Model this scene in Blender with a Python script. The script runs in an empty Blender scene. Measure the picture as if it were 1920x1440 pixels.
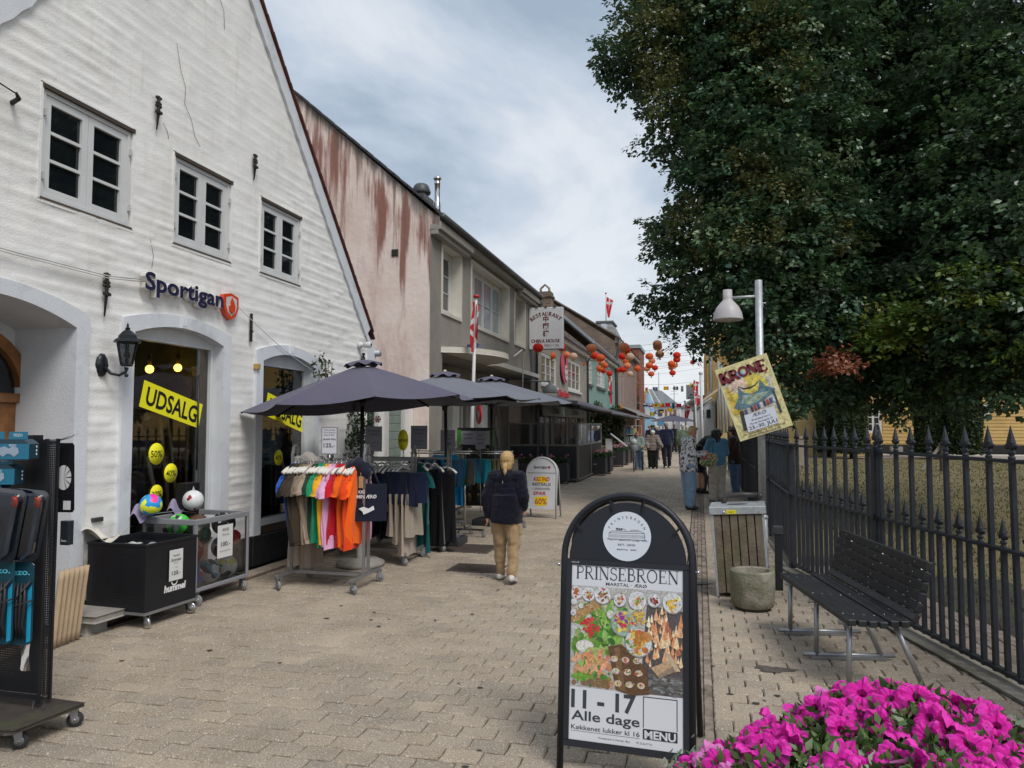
import bpy,bmesh,math,random
import numpy as np
from mathutils import Vector,Matrix,noise
random.seed(7);np.random.seed(7)
R=math.radians;PI=math.pi
S=bpy.context.scene;COL=S.collection
# ------- camera -------
F_PX,EYE,VPX,HZY=1400.0,1.65,1312.0,799.0
pitch=math.atan((HZY-720)/F_PX)
yaw=math.atan((VPX-960)*math.cos(pitch)/F_PX)
cd=bpy.data.cameras.new('camera');cam=bpy.data.objects.new('camera',cd);COL.objects.link(cam)
cd.sensor_width=36.0;cd.lens=36*F_PX/1920;cd.clip_end=2000;cd.clip_start=.05
cam.location=(0,0,EYE);cam.rotation_euler=(PI/2+pitch,0,yaw)
S.camera=cam
# ------- world: pale overcast with soft cloud banks -------
W=bpy.data.worlds.new('World');S.world=W;W.use_nodes=True
nt=W.node_tree;nt.nodes.clear()
def nn(t,**k):
 n=nt.nodes.new(t)
 for a,b in k.items():setattr(n,a,b)
 return n
SUN_EL,SUN_AZ=R(52),R(135)
sky=nn('ShaderNodeTexSky',sky_type='NISHITA');sky.sun_disc=False
sky.sun_elevation=SUN_EL;sky.sun_rotation=SUN_AZ;sky.air_density=1.4;sky.dust_density=2.5
tc=nn('ShaderNodeTexCoord');sp=nn('ShaderNodeSeparateXYZ');nt.links.new(tc.outputs['Generated'],sp.inputs[0])
za=nn('ShaderNodeMath',operation='MAXIMUM');nt.links.new(sp.outputs[2],za.inputs[0]);za.inputs[1].default_value=0.0
zb=nn('ShaderNodeMath',operation='ADD');nt.links.new(za.outputs[0],zb.inputs[0]);zb.inputs[1].default_value=.22
dv=[]
for i in(0,1):
 d=nn('ShaderNodeMath',operation='DIVIDE');nt.links.new(sp.outputs[i],d.inputs[0]);nt.links.new(zb.outputs[0],d.inputs[1]);dv.append(d)
cb=nn('ShaderNodeCombineXYZ');nt.links.new(dv[0].outputs[0],cb.inputs[0]);nt.links.new(dv[1].outputs[0],cb.inputs[1])
mp=nn('ShaderNodeMapping');mp.inputs['Scale'].default_value=(1.0,.8,1);mp.inputs['Rotation'].default_value=(0,0,.5);mp.inputs['Location'].default_value=(3.3,1.7,0)
nt.links.new(cb.outputs[0],mp.inputs[0])
n1=nn('ShaderNodeTexNoise');n1.inputs['Scale'].default_value=1.5;n1.inputs['Detail'].default_value=9;n1.inputs['Roughness'].default_value=.56;n1.inputs['Distortion'].default_value=.5
nt.links.new(mp.outputs[0],n1.inputs['Vector'])
rp=nn('ShaderNodeValToRGB');e=rp.color_ramp.elements
e[0].position=.38;e[0].color=(3.3,4.1,5.1,1);e[1].position=.63;e[1].color=(7.0,7.35,7.85,1)
m_=e.new(.50);m_.color=(5.0,5.7,6.6,1)
nt.links.new(n1.outputs['Fac'],rp.inputs[0])
hz=nn('ShaderNodeMapRange');hz.inputs['From Min'].default_value=0;hz.inputs['From Max'].default_value=.30;hz.inputs['To Min'].default_value=.85;hz.inputs['To Max'].default_value=0
nt.links.new(za.outputs[0],hz.inputs['Value'])
mh=nn('ShaderNodeMix',data_type='RGBA');nt.links.new(hz.outputs[0],mh.inputs[0]);nt.links.new(rp.outputs[0],mh.inputs[6]);mh.inputs[7].default_value=(8.2,8.45,8.8,1)
mx=nn('ShaderNodeMix',data_type='RGBA');mx.inputs[0].default_value=.86
nt.links.new(sky.outputs[0],mx.inputs[6]);nt.links.new(mh.outputs[2],mx.inputs[7])
bg=nn('ShaderNodeBackground');bg.inputs['Strength'].default_value=.078
wo=nn('ShaderNodeOutputWorld');nt.links.new(mx.outputs[2],bg.inputs[0]);nt.links.new(bg.outputs[0],wo.inputs[0])
# ------- sun behind cloud: broad and weak -------
sl=bpy.data.lights.new('sun','SUN');sun=bpy.data.objects.new('sun',sl);COL.objects.link(sun)
sl.energy=1.5;sl.angle=R(24);sl.color=(1,.965,.92)
sd=Vector((math.sin(SUN_AZ)*math.cos(SUN_EL),math.cos(SUN_AZ)*math.cos(SUN_EL),math.sin(SUN_EL)))
sun.rotation_euler=sd.to_track_quat('Z','Y').to_euler();sun.location=(0,0,30)
S.view_settings.view_transform='Standard';S.view_settings.look='None'
S.view_settings.exposure=0.60;S.view_settings.gamma=1;S.view_settings.use_curve_mapping=False
S.render.engine='CYCLES'
S.cycles.max_bounces=6;S.cycles.transparent_max_bounces=16
# ======== helpers ========
_f=Vector((-math.sin(yaw)*math.cos(pitch),math.cos(yaw)*math.cos(pitch),math.sin(pitch)))
_r=Vector((math.cos(yaw),math.sin(yaw),0));_u=_r.cross(_f)
EYEP=Vector((0,0,EYE))
def at(u,v,x=None,y=None,z=None):
 """survey helper: where the sight line through photo pixel (u,v) meets a real plane of the place"""
 d=_f+_r*((u-960)/F_PX)+_u*((720-v)/F_PX)
 t=x/d.x if x is not None else(y/d.y if y is not None else(z-EYE)/d.z)
 return EYEP+d*t
MATS={}
def mat(name,col=None,rough=.8,metal=0.,var=.12,vs=6.,bump=0.,bs=60.,spec=.4,coat=0.,sheen=0.,dirt=None,ds=2.5,dth=.55,emit=0.,subs=0.,trans=0.,streak=None,alpha=1.,bd=3.,fleck=None,fs=200.):
 """procedural material; col None = the mesh's own colours"""
 m=bpy.data.materials.new(name);m.use_nodes=True;t=m.node_tree;N=t.nodes;L=t.links
 b=N['Principled BSDF']
 b.inputs['Roughness'].default_value=rough;b.inputs['Metallic'].default_value=metal
 b.inputs['Specular IOR Level'].default_value=spec;b.inputs['Coat Weight'].default_value=coat
 b.inputs['Sheen Weight'].default_value=sheen;b.inputs['Alpha'].default_value=alpha
 g=N.new('ShaderNodeNewGeometry');tc=N.new('ShaderNodeTexCoord')
 pos=g.outputs['Position']
 if col is None:
  a=N.new('ShaderNodeAttribute');a.attribute_name='Col';src=a.outputs['Color']
 else:
  a=N.new('ShaderNodeRGB');a.outputs[0].default_value=(*col,1);src=a.outputs[0]
 if var:
  n=N.new('ShaderNodeTexNoise');n.inputs['Scale'].default_value=vs;n.inputs['Detail'].default_value=5;n.inputs['Roughness'].default_value=.6
  L.new(pos,n.inputs['Vector'])
  r=N.new('ShaderNodeMapRange');r.inputs['From Min'].default_value=.3;r.inputs['From Max'].default_value=.7
  r.inputs['To Min'].default_value=1-var;r.inputs['To Max'].default_value=1+var;L.new(n.outputs['Fac'],r.inputs['Value'])
  x=N.new('ShaderNodeVectorMath');x.operation='SCALE';L.new(src,x.inputs[0]);L.new(r.outputs[0],x.inputs['Scale']);src=x.outputs[0]
 def over(src,vec,scale,thr,c,width=.12,amt=1.,det=6):
  n=N.new('ShaderNodeTexNoise');n.inputs['Scale'].default_value=scale;n.inputs['Detail'].default_value=det;n.inputs['Roughness'].default_value=.65
  L.new(vec,n.inputs['Vector'])
  r=N.new('ShaderNodeMapRange');r.inputs['From Min'].default_value=thr;r.inputs['From Max'].default_value=thr+width;r.inputs['To Max'].default_value=amt;L.new(n.outputs['Fac'],r.inputs['Value'])
  x=N.new('ShaderNodeMix');x.data_type='RGBA';L.new(r.outputs[0],x.inputs[0]);L.new(src,x.inputs[6]);x.inputs[7].default_value=(*c,1)
  return x.outputs[2]
 if dirt:src=over(src,pos,ds,dth,dirt,amt=.6)
 if fleck:
  for k,(c,th)in enumerate(fleck):src=over(src,pos,fs*(1+.3*k),th,c,width=.06,amt=.75,det=2)
 if streak:
  mpn=N.new('ShaderNodeMapping');mpn.inputs['Scale'].default_value=(1,1,.12);L.new(pos,mpn.inputs[0])
  src=over(src,mpn.outputs[0],7.,.56,streak,amt=.5)
 L.new(src,b.inputs['Base Color'])
 if emit:L.new(src,b.inputs['Emission Color']);b.inputs['Emission Strength'].default_value=emit
 if bump:
  n=N.new('ShaderNodeTexNoise');n.inputs['Scale'].default_value=bs;n.inputs['Detail'].default_value=bd;L.new(pos,n.inputs['Vector'])
  bp=N.new('ShaderNodeBump');bp.inputs['Strength'].default_value=bump;bp.inputs['Distance'].default_value=.01;L.new(n.outputs['Fac'],bp.inputs['Height']);L.new(bp.outputs[0],b.inputs['Normal'])
 if trans:
  tr=N.new('ShaderNodeBsdfTranslucent');ms=N.new('ShaderNodeMixShader');ms.inputs[0].default_value=trans
  L.new(src,tr.inputs['Color']);L.new(b.outputs[0],ms.inputs[1]);L.new(tr.outputs[0],ms.inputs[2]);L.new(ms.outputs[0],N['Material Output'].inputs[0])
 MATS[name]=m
 return m
def glass(name,tint=(1,1,1),refl=1.0,opac=0.0,rough=.02):
 m=bpy.data.materials.new(name);m.use_nodes=True;t=m.node_tree;t.nodes.clear();N=t.nodes;L=t.links
 o=N.new('ShaderNodeOutputMaterial');tr=N.new('ShaderNodeBsdfTransparent');tr.inputs[0].default_value=(*tint,1)
 gl=N.new('ShaderNodeBsdfGlossy');gl.inputs['Roughness'].default_value=rough
 fr=N.new('ShaderNodeFresnel');fr.inputs[0].default_value=1.5
 mu=N.new('ShaderNodeMath');mu.operation='MULTIPLY_ADD';L.new(fr.outputs[0],mu.inputs[0]);mu.inputs[1].default_value=1.3*refl;mu.inputs[2].default_value=opac;mu.use_clamp=True
 ms=N.new('ShaderNodeMixShader');L.new(mu.outputs[0],ms.inputs[0]);L.new(tr.outputs[0],ms.inputs[1]);L.new(gl.outputs[0],ms.inputs[2]);L.new(ms.outputs[0],o.inputs[0])
 MATS[name]=m;return m
M=MATS
mat('matte',rough=.85,var=.10);mat('satin',rough=.45,var=.05);mat('gloss',rough=.22,var=.03,spec=.5)
mat('print',rough=.5,var=.0,spec=.3);mat('printnoise',rough=.5,var=.45,vs=55,spec=.3)
mat('cloth',rough=.95,var=.10,vs=14,bump=.25,bs=350,sheen=.25,spec=.1)
mat('fleece',rough=1,var=.22,vs=120,bump=.8,bs=260,sheen=.12,spec=.05)
mat('steel',(.34,.35,.36),rough=.38,metal=.75,var=.1);mat('galv',(.42,.44,.45),rough=.5,metal=.6,var=.16,vs=22,bump=.1,bs=90)
mat('chrome',(.6,.6,.6),rough=.2,metal=1,var=.02)
mat('blackpaint',(.012,.014,.018),rough=.38,var=.25,vs=9,bump=.12,bs=120,fleck=(((.25,.25,.24),.80),),fs=55)
mat('blackmetal',(.010,.011,.014),rough=.42,var=.15,vs=12)
mat('rubber',(.03,.03,.032),rough=.75,var=.1);mat('greyrubber',(.22,.22,.22),rough=.6,var=.1)
mat('skin',rough=.6,var=.06,vs=18,subs=.1,spec=.35);mat('hair',rough=.5,var=.35,vs=60,spec=.4,bump=.5,bs=220)
mat('darkglass',(.008,.010,.012),rough=.04,var=.3,vs=1.2,spec=.8)
mat('farglass',(.03,.035,.04),rough=.06,var=.6,vs=.9,spec=.8)
mat('whitepaint',(.68,.68,.66),rough=.5,var=.05,bump=.05,bs=40)
mat('dirtywhite',(.6,.58,.54),rough=.65,var=.1,dirt=(.25,.23,.2),ds=5,dth=.6)
glass('clear');glass('shopglass',(.88,.91,.91),1.3,.03);glass('plastic',(.93,.95,.97),1.6,.05,.12);glass('tint',(.36,.37,.38),1.2,.03)
class MB:
 def __init__(s,col=(.5,.5,.5),smooth=False):
  s.v=[];s.f=[];s.c=[];s.s=[];s.m=[];s.col=col;s.sm=smooth;s.T=None;s.mi=0
 def add(s,vs,fs,col=None,smooth=None):
  n=len(s.v);c=col or s.col;sm=s.sm if smooth is None else smooth
  if s.T is not None:T=s.T;vs=[T@Vector(v)for v in vs]
  s.v.extend(tuple(v)for v in vs)
  for f in fs:s.f.append(tuple(i+n for i in f));s.c.append(c);s.s.append(sm);s.m.append(s.mi)
  return s
 def box(s,x0,x1,y0,y1,z0,z1,col=None):
  v=[(x,y,z)for z in(z0,z1)for y in(y0,y1)for x in(x0,x1)]
  return s.add(v,[(0,2,3,1),(4,5,7,6),(0,1,5,4),(2,6,7,3),(0,4,6,2),(1,3,7,5)],col,False)
 def bar(s,p,q,w,h,col=None,up=(0,0,1)):
  p=Vector(p);q=Vector(q);d=(q-p).normalized();up=Vector(up)
  if abs(d.dot(up))>.98:up=Vector((0,1,0))
  a=d.cross(up).normalized()*w/2;b=a.cross(d).normalized()*h/2
  v=[e+i*a+j*b for e in(p,q)for i,j in((-1,-1),(1,-1),(1,1),(-1,1))]
  return s.add(v,[(0,1,2,3),(7,6,5,4),(0,4,5,1),(1,5,6,2),(2,6,7,3),(3,7,4,0)],col,False)
 def tube(s,pts,r,n=8,col=None,cap=True,closed=False,smooth=True):
  P=[Vector(p)for p in pts];k=len(P);rr=r if isinstance(r,(list,tuple))else[r]*k
  v=[];prev=None
  for i,p in enumerate(P):
   if closed:d=P[(i+1)%k]-P[i-1]
   else:d=P[min(i+1,k-1)]-P[max(i-1,0)]
   d.normalize()
   if prev is None:
    a=d.orthogonal().normalized()
   else:
    a=prev-d*prev.dot(d)
    a=a.normalized()if a.length>1e-6 else d.orthogonal().normalized()
   prev=a;b=d.cross(a)
   v+=[p+(a*math.cos(t)+b*math.sin(t))*rr[i]for t in(2*PI*j/n for j in range(n))]
  f=[]
  for i in range(k if closed else k-1):
   o=i*n;q=((i+1)%k)*n
   f+=[(o+j,o+(j+1)%n,q+(j+1)%n,q+j)for j in range(n)]
  if cap and not closed:f+=[tuple(range(n))[::-1],tuple(range((k-1)*n,k*n))]
  return s.add(v,f,col,smooth)
 def lathe(s,prof,n=16,at=(0,0,0),ax='z',col=None,smooth=True,a0=0,a1=2*PI):
  full=abs(a1-a0-2*PI)<1e-6;v=[];m=n if full else n+1
  for r,z in prof:
   for j in range(m):
    t=a0+(a1-a0)*j/n;x,y=r*math.cos(t),r*math.sin(t)
    p={'z':(x,y,z),'x':(z,x,y),'y':(x,z,y)}[ax]
    v.append((p[0]+at[0],p[1]+at[1],p[2]+at[2]))
  f=[]
  for i in range(len(prof)-1):
   for j in range(n):f.append((i*m+j,i*m+(j+1)%m,(i+1)*m+(j+1)%m,(i+1)*m+j))
  return s.add(v,f,col,smooth)
 def ball(s,c,r,n=12,col=None,sc=(1,1,1)):
  k=max(4,n//2)
  v=[]
  for i in range(k+1):
   p=PI*i/k
   for j in range(n):
    t=2*PI*j/n;v.append((c[0]+r*sc[0]*math.sin(p)*math.cos(t),c[1]+r*sc[1]*math.sin(p)*math.sin(t),c[2]+r*sc[2]*math.cos(p)))
  f=[(i*n+j,(i+1)*n+j,(i+1)*n+(j+1)%n,i*n+(j+1)%n)for i in range(k)for j in range(n)]
  return s.add(v,f,col,True)
 def quad(s,a,b,c,d,col=None):return s.add([a,b,c,d],[(0,1,2,3)],col,False)
 def poly(s,pts,col=None):return s.add(pts,[tuple(range(len(pts)))],col,False)
 def prism(s,pts,vec,col=None,smooth=False):
  n=len(pts);P=[Vector(p)for p in pts];w=Vector(vec);v=P+[p+w for p in P]
  s.add(v,[tuple(range(n)),tuple(range(2*n-1,n-1,-1))],col,False)
  return s.add(v,[(i,(i+1)%n,(i+1)%n+n,i+n)for i in range(n)],col,smooth)
 def grid(s,fn,nu,nv,col=None,smooth=True,wrap=False):
  v=[fn(i/(nu if wrap else nu),j/nv)for j in range(nv+1)for i in range(nu if wrap else nu+1)]
  m=nu if wrap else nu+1
  return s.add(v,[(j*m+i,j*m+(i+1)%m,(j+1)*m+(i+1)%m,(j+1)*m+i)for j in range(nv)for i in range(nu)],col,smooth)
 def text(s,txt,size,origin,xd=(1,0,0),yd=(0,0,1),col=None,align='c',bold=0.,th=0.,fit=None,shear=0.):
  V,Fc,w=text_mesh(txt,bold)
  k=size;kx=size
  if fit and w:kx=fit/w
  ox={'c':-w/2,'l':0,'r':-w}[align]
  X=Vector(xd);Y=Vector(yd);O=Vector(origin)
  v=[O+X*((a+ox)*kx+shear*b*k)+Y*(b*k)for a,b in V]
  s.add(v,Fc,col,False)
  if th:
   Nn=X.cross(Y).normalized()*th;s.add([p-Nn for p in v],[f[::-1]for f in Fc],col,False)
   ed={}
   for f in Fc:
    for i in range(len(f)):
     e=(f[i],f[(i+1)%len(f)]);ed[e]=1
   be=[e for e in ed if(e[1],e[0])not in ed]
   s.add(v+[p-Nn for p in v],[(a,a+len(v),b+len(v),b)for a,b in be],col,False)
  return s
 def build(s,name,m,parent=None,loc=None,bevel=0.,recalc=True,rot=None):
  me=bpy.data.meshes.new(name);me.from_pydata(s.v,[],s.f)
  mats=m if isinstance(m,(list,tuple))else[m]
  for x in mats:me.materials.append(M[x]if isinstance(x,str)else x)
  if bevel or recalc:
   if s.m and max(s.m)>0:me.polygons.foreach_set('material_index',s.m)
   att=me.color_attributes.new('Col','FLOAT_COLOR','CORNER');paint(me,s.c)
   me.polygons.foreach_set('use_smooth',s.s)
   bm=bmesh.new();bm.from_mesh(me)
   if bevel:
    bmesh.ops.remove_doubles(bm,verts=bm.verts,dist=1e-5)
    ed=[e for e in bm.edges if len(e.link_faces)==2 and e.calc_face_angle(0)>.6]
    bmesh.ops.bevel(bm,geom=ed,offset=bevel,segments=1,affect='EDGES',clamp_overlap=True)
   if recalc:bmesh.ops.recalc_face_normals(bm,faces=bm.faces)
   bm.to_mesh(me);bm.free()
  else:
   if s.m and max(s.m)>0:me.polygons.foreach_set('material_index',s.m)
   me.color_attributes.new('Col','FLOAT_COLOR','CORNER');paint(me,s.c);me.polygons.foreach_set('use_smooth',s.s)
  return link(name,me,parent,loc,rot)
def paint(me,cols):
 n=len(me.loops);tot=np.empty(len(me.polygons),dtype=np.int32);me.polygons.foreach_get('loop_total',tot)
 c=np.array([tuple(x)[:3]for x in cols],dtype=np.float32);c=np.repeat(c,tot,axis=0)
 me.color_attributes['Col'].data.foreach_set('color',np.hstack([c,np.ones((n,1),np.float32)]).ravel())
def link(name,me,parent=None,loc=None,rot=None):
 o=bpy.data.objects.new(name,me);COL.objects.link(o)
 if parent is not None:o.parent=parent
 if loc is not None:o.location=loc
 if rot is not None:o.rotation_euler=rot
 return o
_tc={}
def text_mesh(txt,bold=0.):
 k=(txt,bold)
 if k not in _tc:
  cu=bpy.data.curves.new('t','FONT');cu.body=txt;cu.size=1;cu.offset=bold;cu.resolution_u=3;cu.fill_mode='FRONT'
  o=bpy.data.objects.new('t',cu);COL.objects.link(o);bpy.context.view_layer.update()
  me=o.to_mesh();V=[(v.co.x,v.co.y)for v in me.vertices];Fc=[tuple(p.vertices)for p in me.polygons]
  Fc=[f if(V[f[1]][0]-V[f[0]][0])*(V[f[2]][1]-V[f[0]][1])-(V[f[1]][1]-V[f[0]][1])*(V[f[2]][0]-V[f[0]][0])>0 else f[::-1]for f in Fc]
  o.to_mesh_clear();bpy.data.objects.remove(o);bpy.data.curves.remove(cu)
  if V:
   x0=min(v[0]for v in V);x1=max(v[0]for v in V);V=[(a-x0,b)for a,b in V];w=x1-x0
  else:w=0
  _tc[k]=(V,Fc,w)
 return _tc[k]
def _arc(cx,cy,rx,ry,a0,a1,n=10):return[(cx+rx*math.cos(R(a0+(a1-a0)*i/n)),cy+ry*math.sin(R(a0+(a1-a0)*i/n)))for i in range(n+1)]
T_,t_=.15,.05
def _st(x):return[([(x,0),(x,1)],T_),([(x-.13,.02),(x+.13,.02)],t_),([(x-.13,.98),(x+.13,.98)],t_)]
SERIF={'P':(.72,_st(.18)+[([(.18,.97)]+_arc(.38,.73,.26,.24,90,-90)+[(.18,.49)],.08)]),'B':(.76,_st(.18)+[([(.18,.97)]+_arc(.36,.75,.22,.22,90,-90)+[(.18,.53)],.08),([(.18,.53)]+_arc(.38,.28,.28,.25,90,-90)+[(.18,.03)],.09)]),'R':(.85,_st(.18)+[([(.18,.97)]+_arc(.38,.74,.24,.23,90,-90)+[(.18,.51)],.08),([(.38,.5),(.72,.03)],.12),([(.66,.02),(.84,.02)],t_)]),'I':(.36,_st(.18)),'N':(.92,[([(.16,0),(.16,1)],t_),([(.76,0),(.76,1)],t_),([(.16,.97),(.76,.03)],T_),([(.03,.02),(.29,.02)],t_),([(.03,.98),(.2,.98)],t_),([(.63,.98),(.89,.98)],t_)]),'S':(.66,[(_arc(.33,.74,.22,.23,20,270,12)+_arc(.33,.27,.25,.24,90,-160,12),.09),([(.54,.98),(.54,.76)],t_),([(.08,.02),(.08,.26)],t_)]),'E':(.74,_st(.18)+[([(.18,.97),(.62,.97)],t_),([(.18,.52),(.5,.52)],t_),([(.18,.03),(.66,.03)],t_),([(.61,.98),(.61,.78)],t_),([(.65,.02),(.65,.25)],t_),([(.49,.62),(.49,.42)],t_)]),'O':(.92,[(_arc(.45,.5,.37,.47,0,360,24),.10)]),'K':(.88,_st(.18)+[([(.2,.42),(.68,.97)],t_+.02),([(.36,.58),(.74,.03)],.14),([(.56,.98),(.82,.98)],t_),([(.62,.02),(.88,.02)],t_)]),'T':(.8,[([(.4,0),(.4,1)],T_),([(.08,.97),(.72,.97)],t_),([(.27,.02),(.53,.02)],t_),([(.09,.98),(.09,.76)],t_),([(.71,.98),(.71,.76)],t_)]),'A':(.84,[([(.42,.98),(.72,.02)],T_),([(.42,.98),(.14,.02)],t_+.02),([(.22,.34),(.6,.34)],t_),([(.02,.02),(.26,.02)],t_),([(.58,.02),(.86,.02)],t_)]),'U':(.88,[([(.18,.98)]+[(.18,.4)]+_arc(.44,.3,.26,.27,180,270,6),.13),(_arc(.44,.3,.26,.27,270,360,6)+[(.7,.98)],t_+.02),([(.04,.98),(.32,.98)],t_),([(.58,.98),(.82,.98)],t_)]),'C':(.8,[(_arc(.44,.5,.36,.46,40,320,18),.11),([(.72,.96),(.72,.7)],t_)]),'H':(.92,_st(.18)+_st(.74)+[([(.18,.5),(.74,.5)],t_)]),' ':(.4,[]),'M':(1.05,[([(.16,0),(.16,1)],t_),([(.88,0),(.88,1)],T_),([(.16,.97),(.5,.1)],T_),([(.5,.1),(.86,.97)],t_),([(.03,.02),(.29,.02)],t_),([(.74,.02),(1.,.02)],t_)]),'L':(.7,_st(.18)+[([(.18,.03),(.62,.03)],t_),([(.61,.02),(.61,.25)],t_)]),}
def serif(mb,txt,h,O,xd,yd,col,width=None,heavy=1.,arc=None):
 tot=sum(SERIF[c][0]for c in txt);k=width/tot if width else h
 X0,Y0,O=Vector(xd),Vector(yd),Vector(O);pen=-tot/2
 for c in txt:
  w,st=SERIF[c]
  if arc:
   ang=(pen+w/2)*k/arc;X=X0*math.cos(ang)-Y0*math.sin(ang);Y=Y0*math.cos(ang)+X0*math.sin(ang);B=O-Y0*arc+Y*arc;off=-w/2
  else:X,Y,B,off=X0,Y0,O,pen
  for pts,wt in st:
   wt*=heavy*.5
   P=[B+X*((p[0]+off)*k)+Y*(p[1]*h)for p in pts];n=len(P);v=[]
   for i in range(n):
    d=(P[min(i+1,n-1)]-P[max(i-1,0)]);dx,dy=d.dot(X),d.dot(Y);l=math.hypot(dx,dy)or 1
    nrm=(X*(-dy/l)+Y*(dx/l))*wt*h;v+=[P[i]-nrm,P[i]+nrm]
   mb.add(v,[(2*i,2*i+2,2*i+3,2*i+1)for i in range(n-1)],col,False)
  pen+=w
def tag(o,label=None,cat=None,group=None,kind=None):
 if label:o['label']=label
 if cat:o['category']=cat
 if group:o['group']=group
 if kind:o['kind']=kind
 return o
def thing(name,label,cat,loc=(0,0,0),rz=0.,group=None):
 o=bpy.data.objects.new(name,None);COL.objects.link(o);o.location=loc;o.rotation_euler=(0,0,rz);o.empty_display_size=.1
 return tag(o,label,cat,group)
def dup(root,loc,rz=0.,label=None,group=None,mesh_scale=None):
 r=root.copy();COL.objects.link(r);r.location=loc
 if rz is not None:r.rotation_euler=(0,0,rz)
 if label:r['label']=label
 if group:r['group']=group
 for ch in list(root.children):
  c=ch.copy();COL.objects.link(c);c.parent=r
  for g in list(ch.children):
   d=g.copy();COL.objects.link(d);d.parent=c
 if mesh_scale:r.scale=mesh_scale
 return r
def share(name,src,parent,loc=(0,0,0),rot=(0,0,0),sc=None):
 o=bpy.data.objects.new(name,src.data);COL.objects.link(o);o.parent=parent;o.location=loc;o.rotation_euler=rot
 if sc:o.scale=sc
 return o
def struct(o):o['kind']='structure';return o
def ortho(i):return 'first second third fourth fifth sixth seventh eighth ninth tenth eleventh twelfth thirteenth fourteenth fifteenth'.split()[i]
def wall_cells(mb,P,us,vs,holes,depth,col=None,rev=None,skip=None):
 """wall in plane P(u,v,d) with rectangular openings (u0,u1,v0,v1) and reveals of the given depth"""
 us=sorted(set([round(a,4)for a in us]+[round(h[i],4)for h in holes for i in(0,1)]))
 vs=sorted(set([round(a,4)for a in vs]+[round(h[i],4)for h in holes for i in(2,3)]))
 for i in range(len(us)-1):
  for j in range(len(vs)-1):
   cu,cv=(us[i]+us[i+1])/2,(vs[j]+vs[j+1])/2
   if any(h[0]<cu<h[1]and h[2]<cv<h[3]for h in holes):continue
   mb.quad(P(us[i],vs[j],0),P(us[i+1],vs[j],0),P(us[i+1],vs[j+1],0),P(us[i],vs[j+1],0),col)
 for u0,u1,v0,v1 in[h[:4]for h in holes]:
  q=[(u0,v0),(u1,v0),(u1,v1),(u0,v1)]
  for k in range(4):
   a,b=q[k],q[(k+1)%4]
   mb.quad(P(*a,0),P(*b,0),P(*b,depth),P(*a,depth),rev or col)
def pbox(mb,P,u0,u1,v0,v1,d0,d1,col=None):
 v=[P(u,w,d)for d in(d0,d1)for w in(v0,v1)for u in(u0,u1)]
 mb.add([tuple(a)for a in v],[(0,2,3,1),(4,5,7,6),(0,1,5,4),(2,6,7,3),(0,4,6,2),(1,3,7,5)],col,False)
def window(parent,P,u0,u1,v0,v1,d,cas=2,rows=3,fw=.06,cw=.05,gb=.022,col=(.62,.62,.6),gm='darkglass',name='window',panes=True,cols=1,fm='satin',sill=None,proud=.03):
 """casement window: frame (part) with its panes (sub-parts); d = how deep the glass sits behind the wall face"""
 m=MB(col)
 pbox(m,P,u0,u1,v0,v0+fw,d-proud,d+.05);pbox(m,P,u0,u1,v1-fw,v1,d-proud,d+.05)
 pbox(m,P,u0,u0+fw,v0+fw,v1-fw,d-proud,d+.05);pbox(m,P,u1-fw,u1,v0+fw,v1-fw,d-proud,d+.05)
 iw=(u1-u0-2*fw)/cas;glassr=[]
 for c in range(cas):
  a,b=u0+fw+c*iw+.002,u0+fw+(c+1)*iw-.002;lo,hi=v0+fw+.002,v1-fw-.002
  pbox(m,P,a,b,lo,lo+cw,d-proud*.6,d+.03);pbox(m,P,a,b,hi-cw,hi,d-proud*.6,d+.03)
  pbox(m,P,a,a+cw,lo+cw,hi-cw,d-proud*.6,d+.03);pbox(m,P,b-cw,b,lo+cw,hi-cw,d-proud*.6,d+.03)
  a+=cw;b-=cw;lo+=cw;hi-=cw
  for r in range(rows):
   z0,z1=lo+(hi-lo)*r/rows,lo+(hi-lo)*(r+1)/rows
   if r:pbox(m,P,a,b,z0-gb/2,z0+gb/2,d-proud*.4,d+.02)
   for q in range(cols):
    x0,x1=a+(b-a)*q/cols,a+(b-a)*(q+1)/cols
    glassr.append((x0+(gb/2 if q else 0),x1-(gb/2 if q<cols-1 else 0),z0+(gb/2 if r else 0),z1-(gb/2 if r<rows-1 else 0)))
  for q in range(1,cols):
   x=a+(b-a)*q/cols;pbox(m,P,x-gb/2,x+gb/2,lo,hi,d-proud*.3,d+.018)
 fr=m.build(name,fm,parent)
 if sill:
  s_=MB(sill[3]if len(sill)>3 else col);pbox(s_,P,u0-sill[0],u1+sill[0],v0-sill[1],v0-.002,-sill[2],d);s_.build('sill',fm,fr)
 if panes:
  for g in glassr:
   p=MB();t=.003*random.uniform(-1,1)
   p.quad(P(g[0],g[2],d+.008),P(g[1],g[2],d+.008+t),P(g[1],g[3],d+.008+t),P(g[0],g[3],d+.008));p.build('pane',gm,fr,recalc=False)
 else:
  p=MB()
  for g in glassr:p.quad(P(g[0],g[2],d+.008),P(g[1],g[2],d+.008),P(g[1],g[3],d+.008),P(g[0],g[3],d+.008))
  p.build('pane',gm,fr,recalc=False)
 return fr
def PL(x):return lambda u,v,d:Vector((x-d,u,v))
def PRt(x):return lambda u,v,d:Vector((x+d,u,v))
def PY_(y):return lambda u,v,d:Vector((u,y+d,v))
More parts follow.
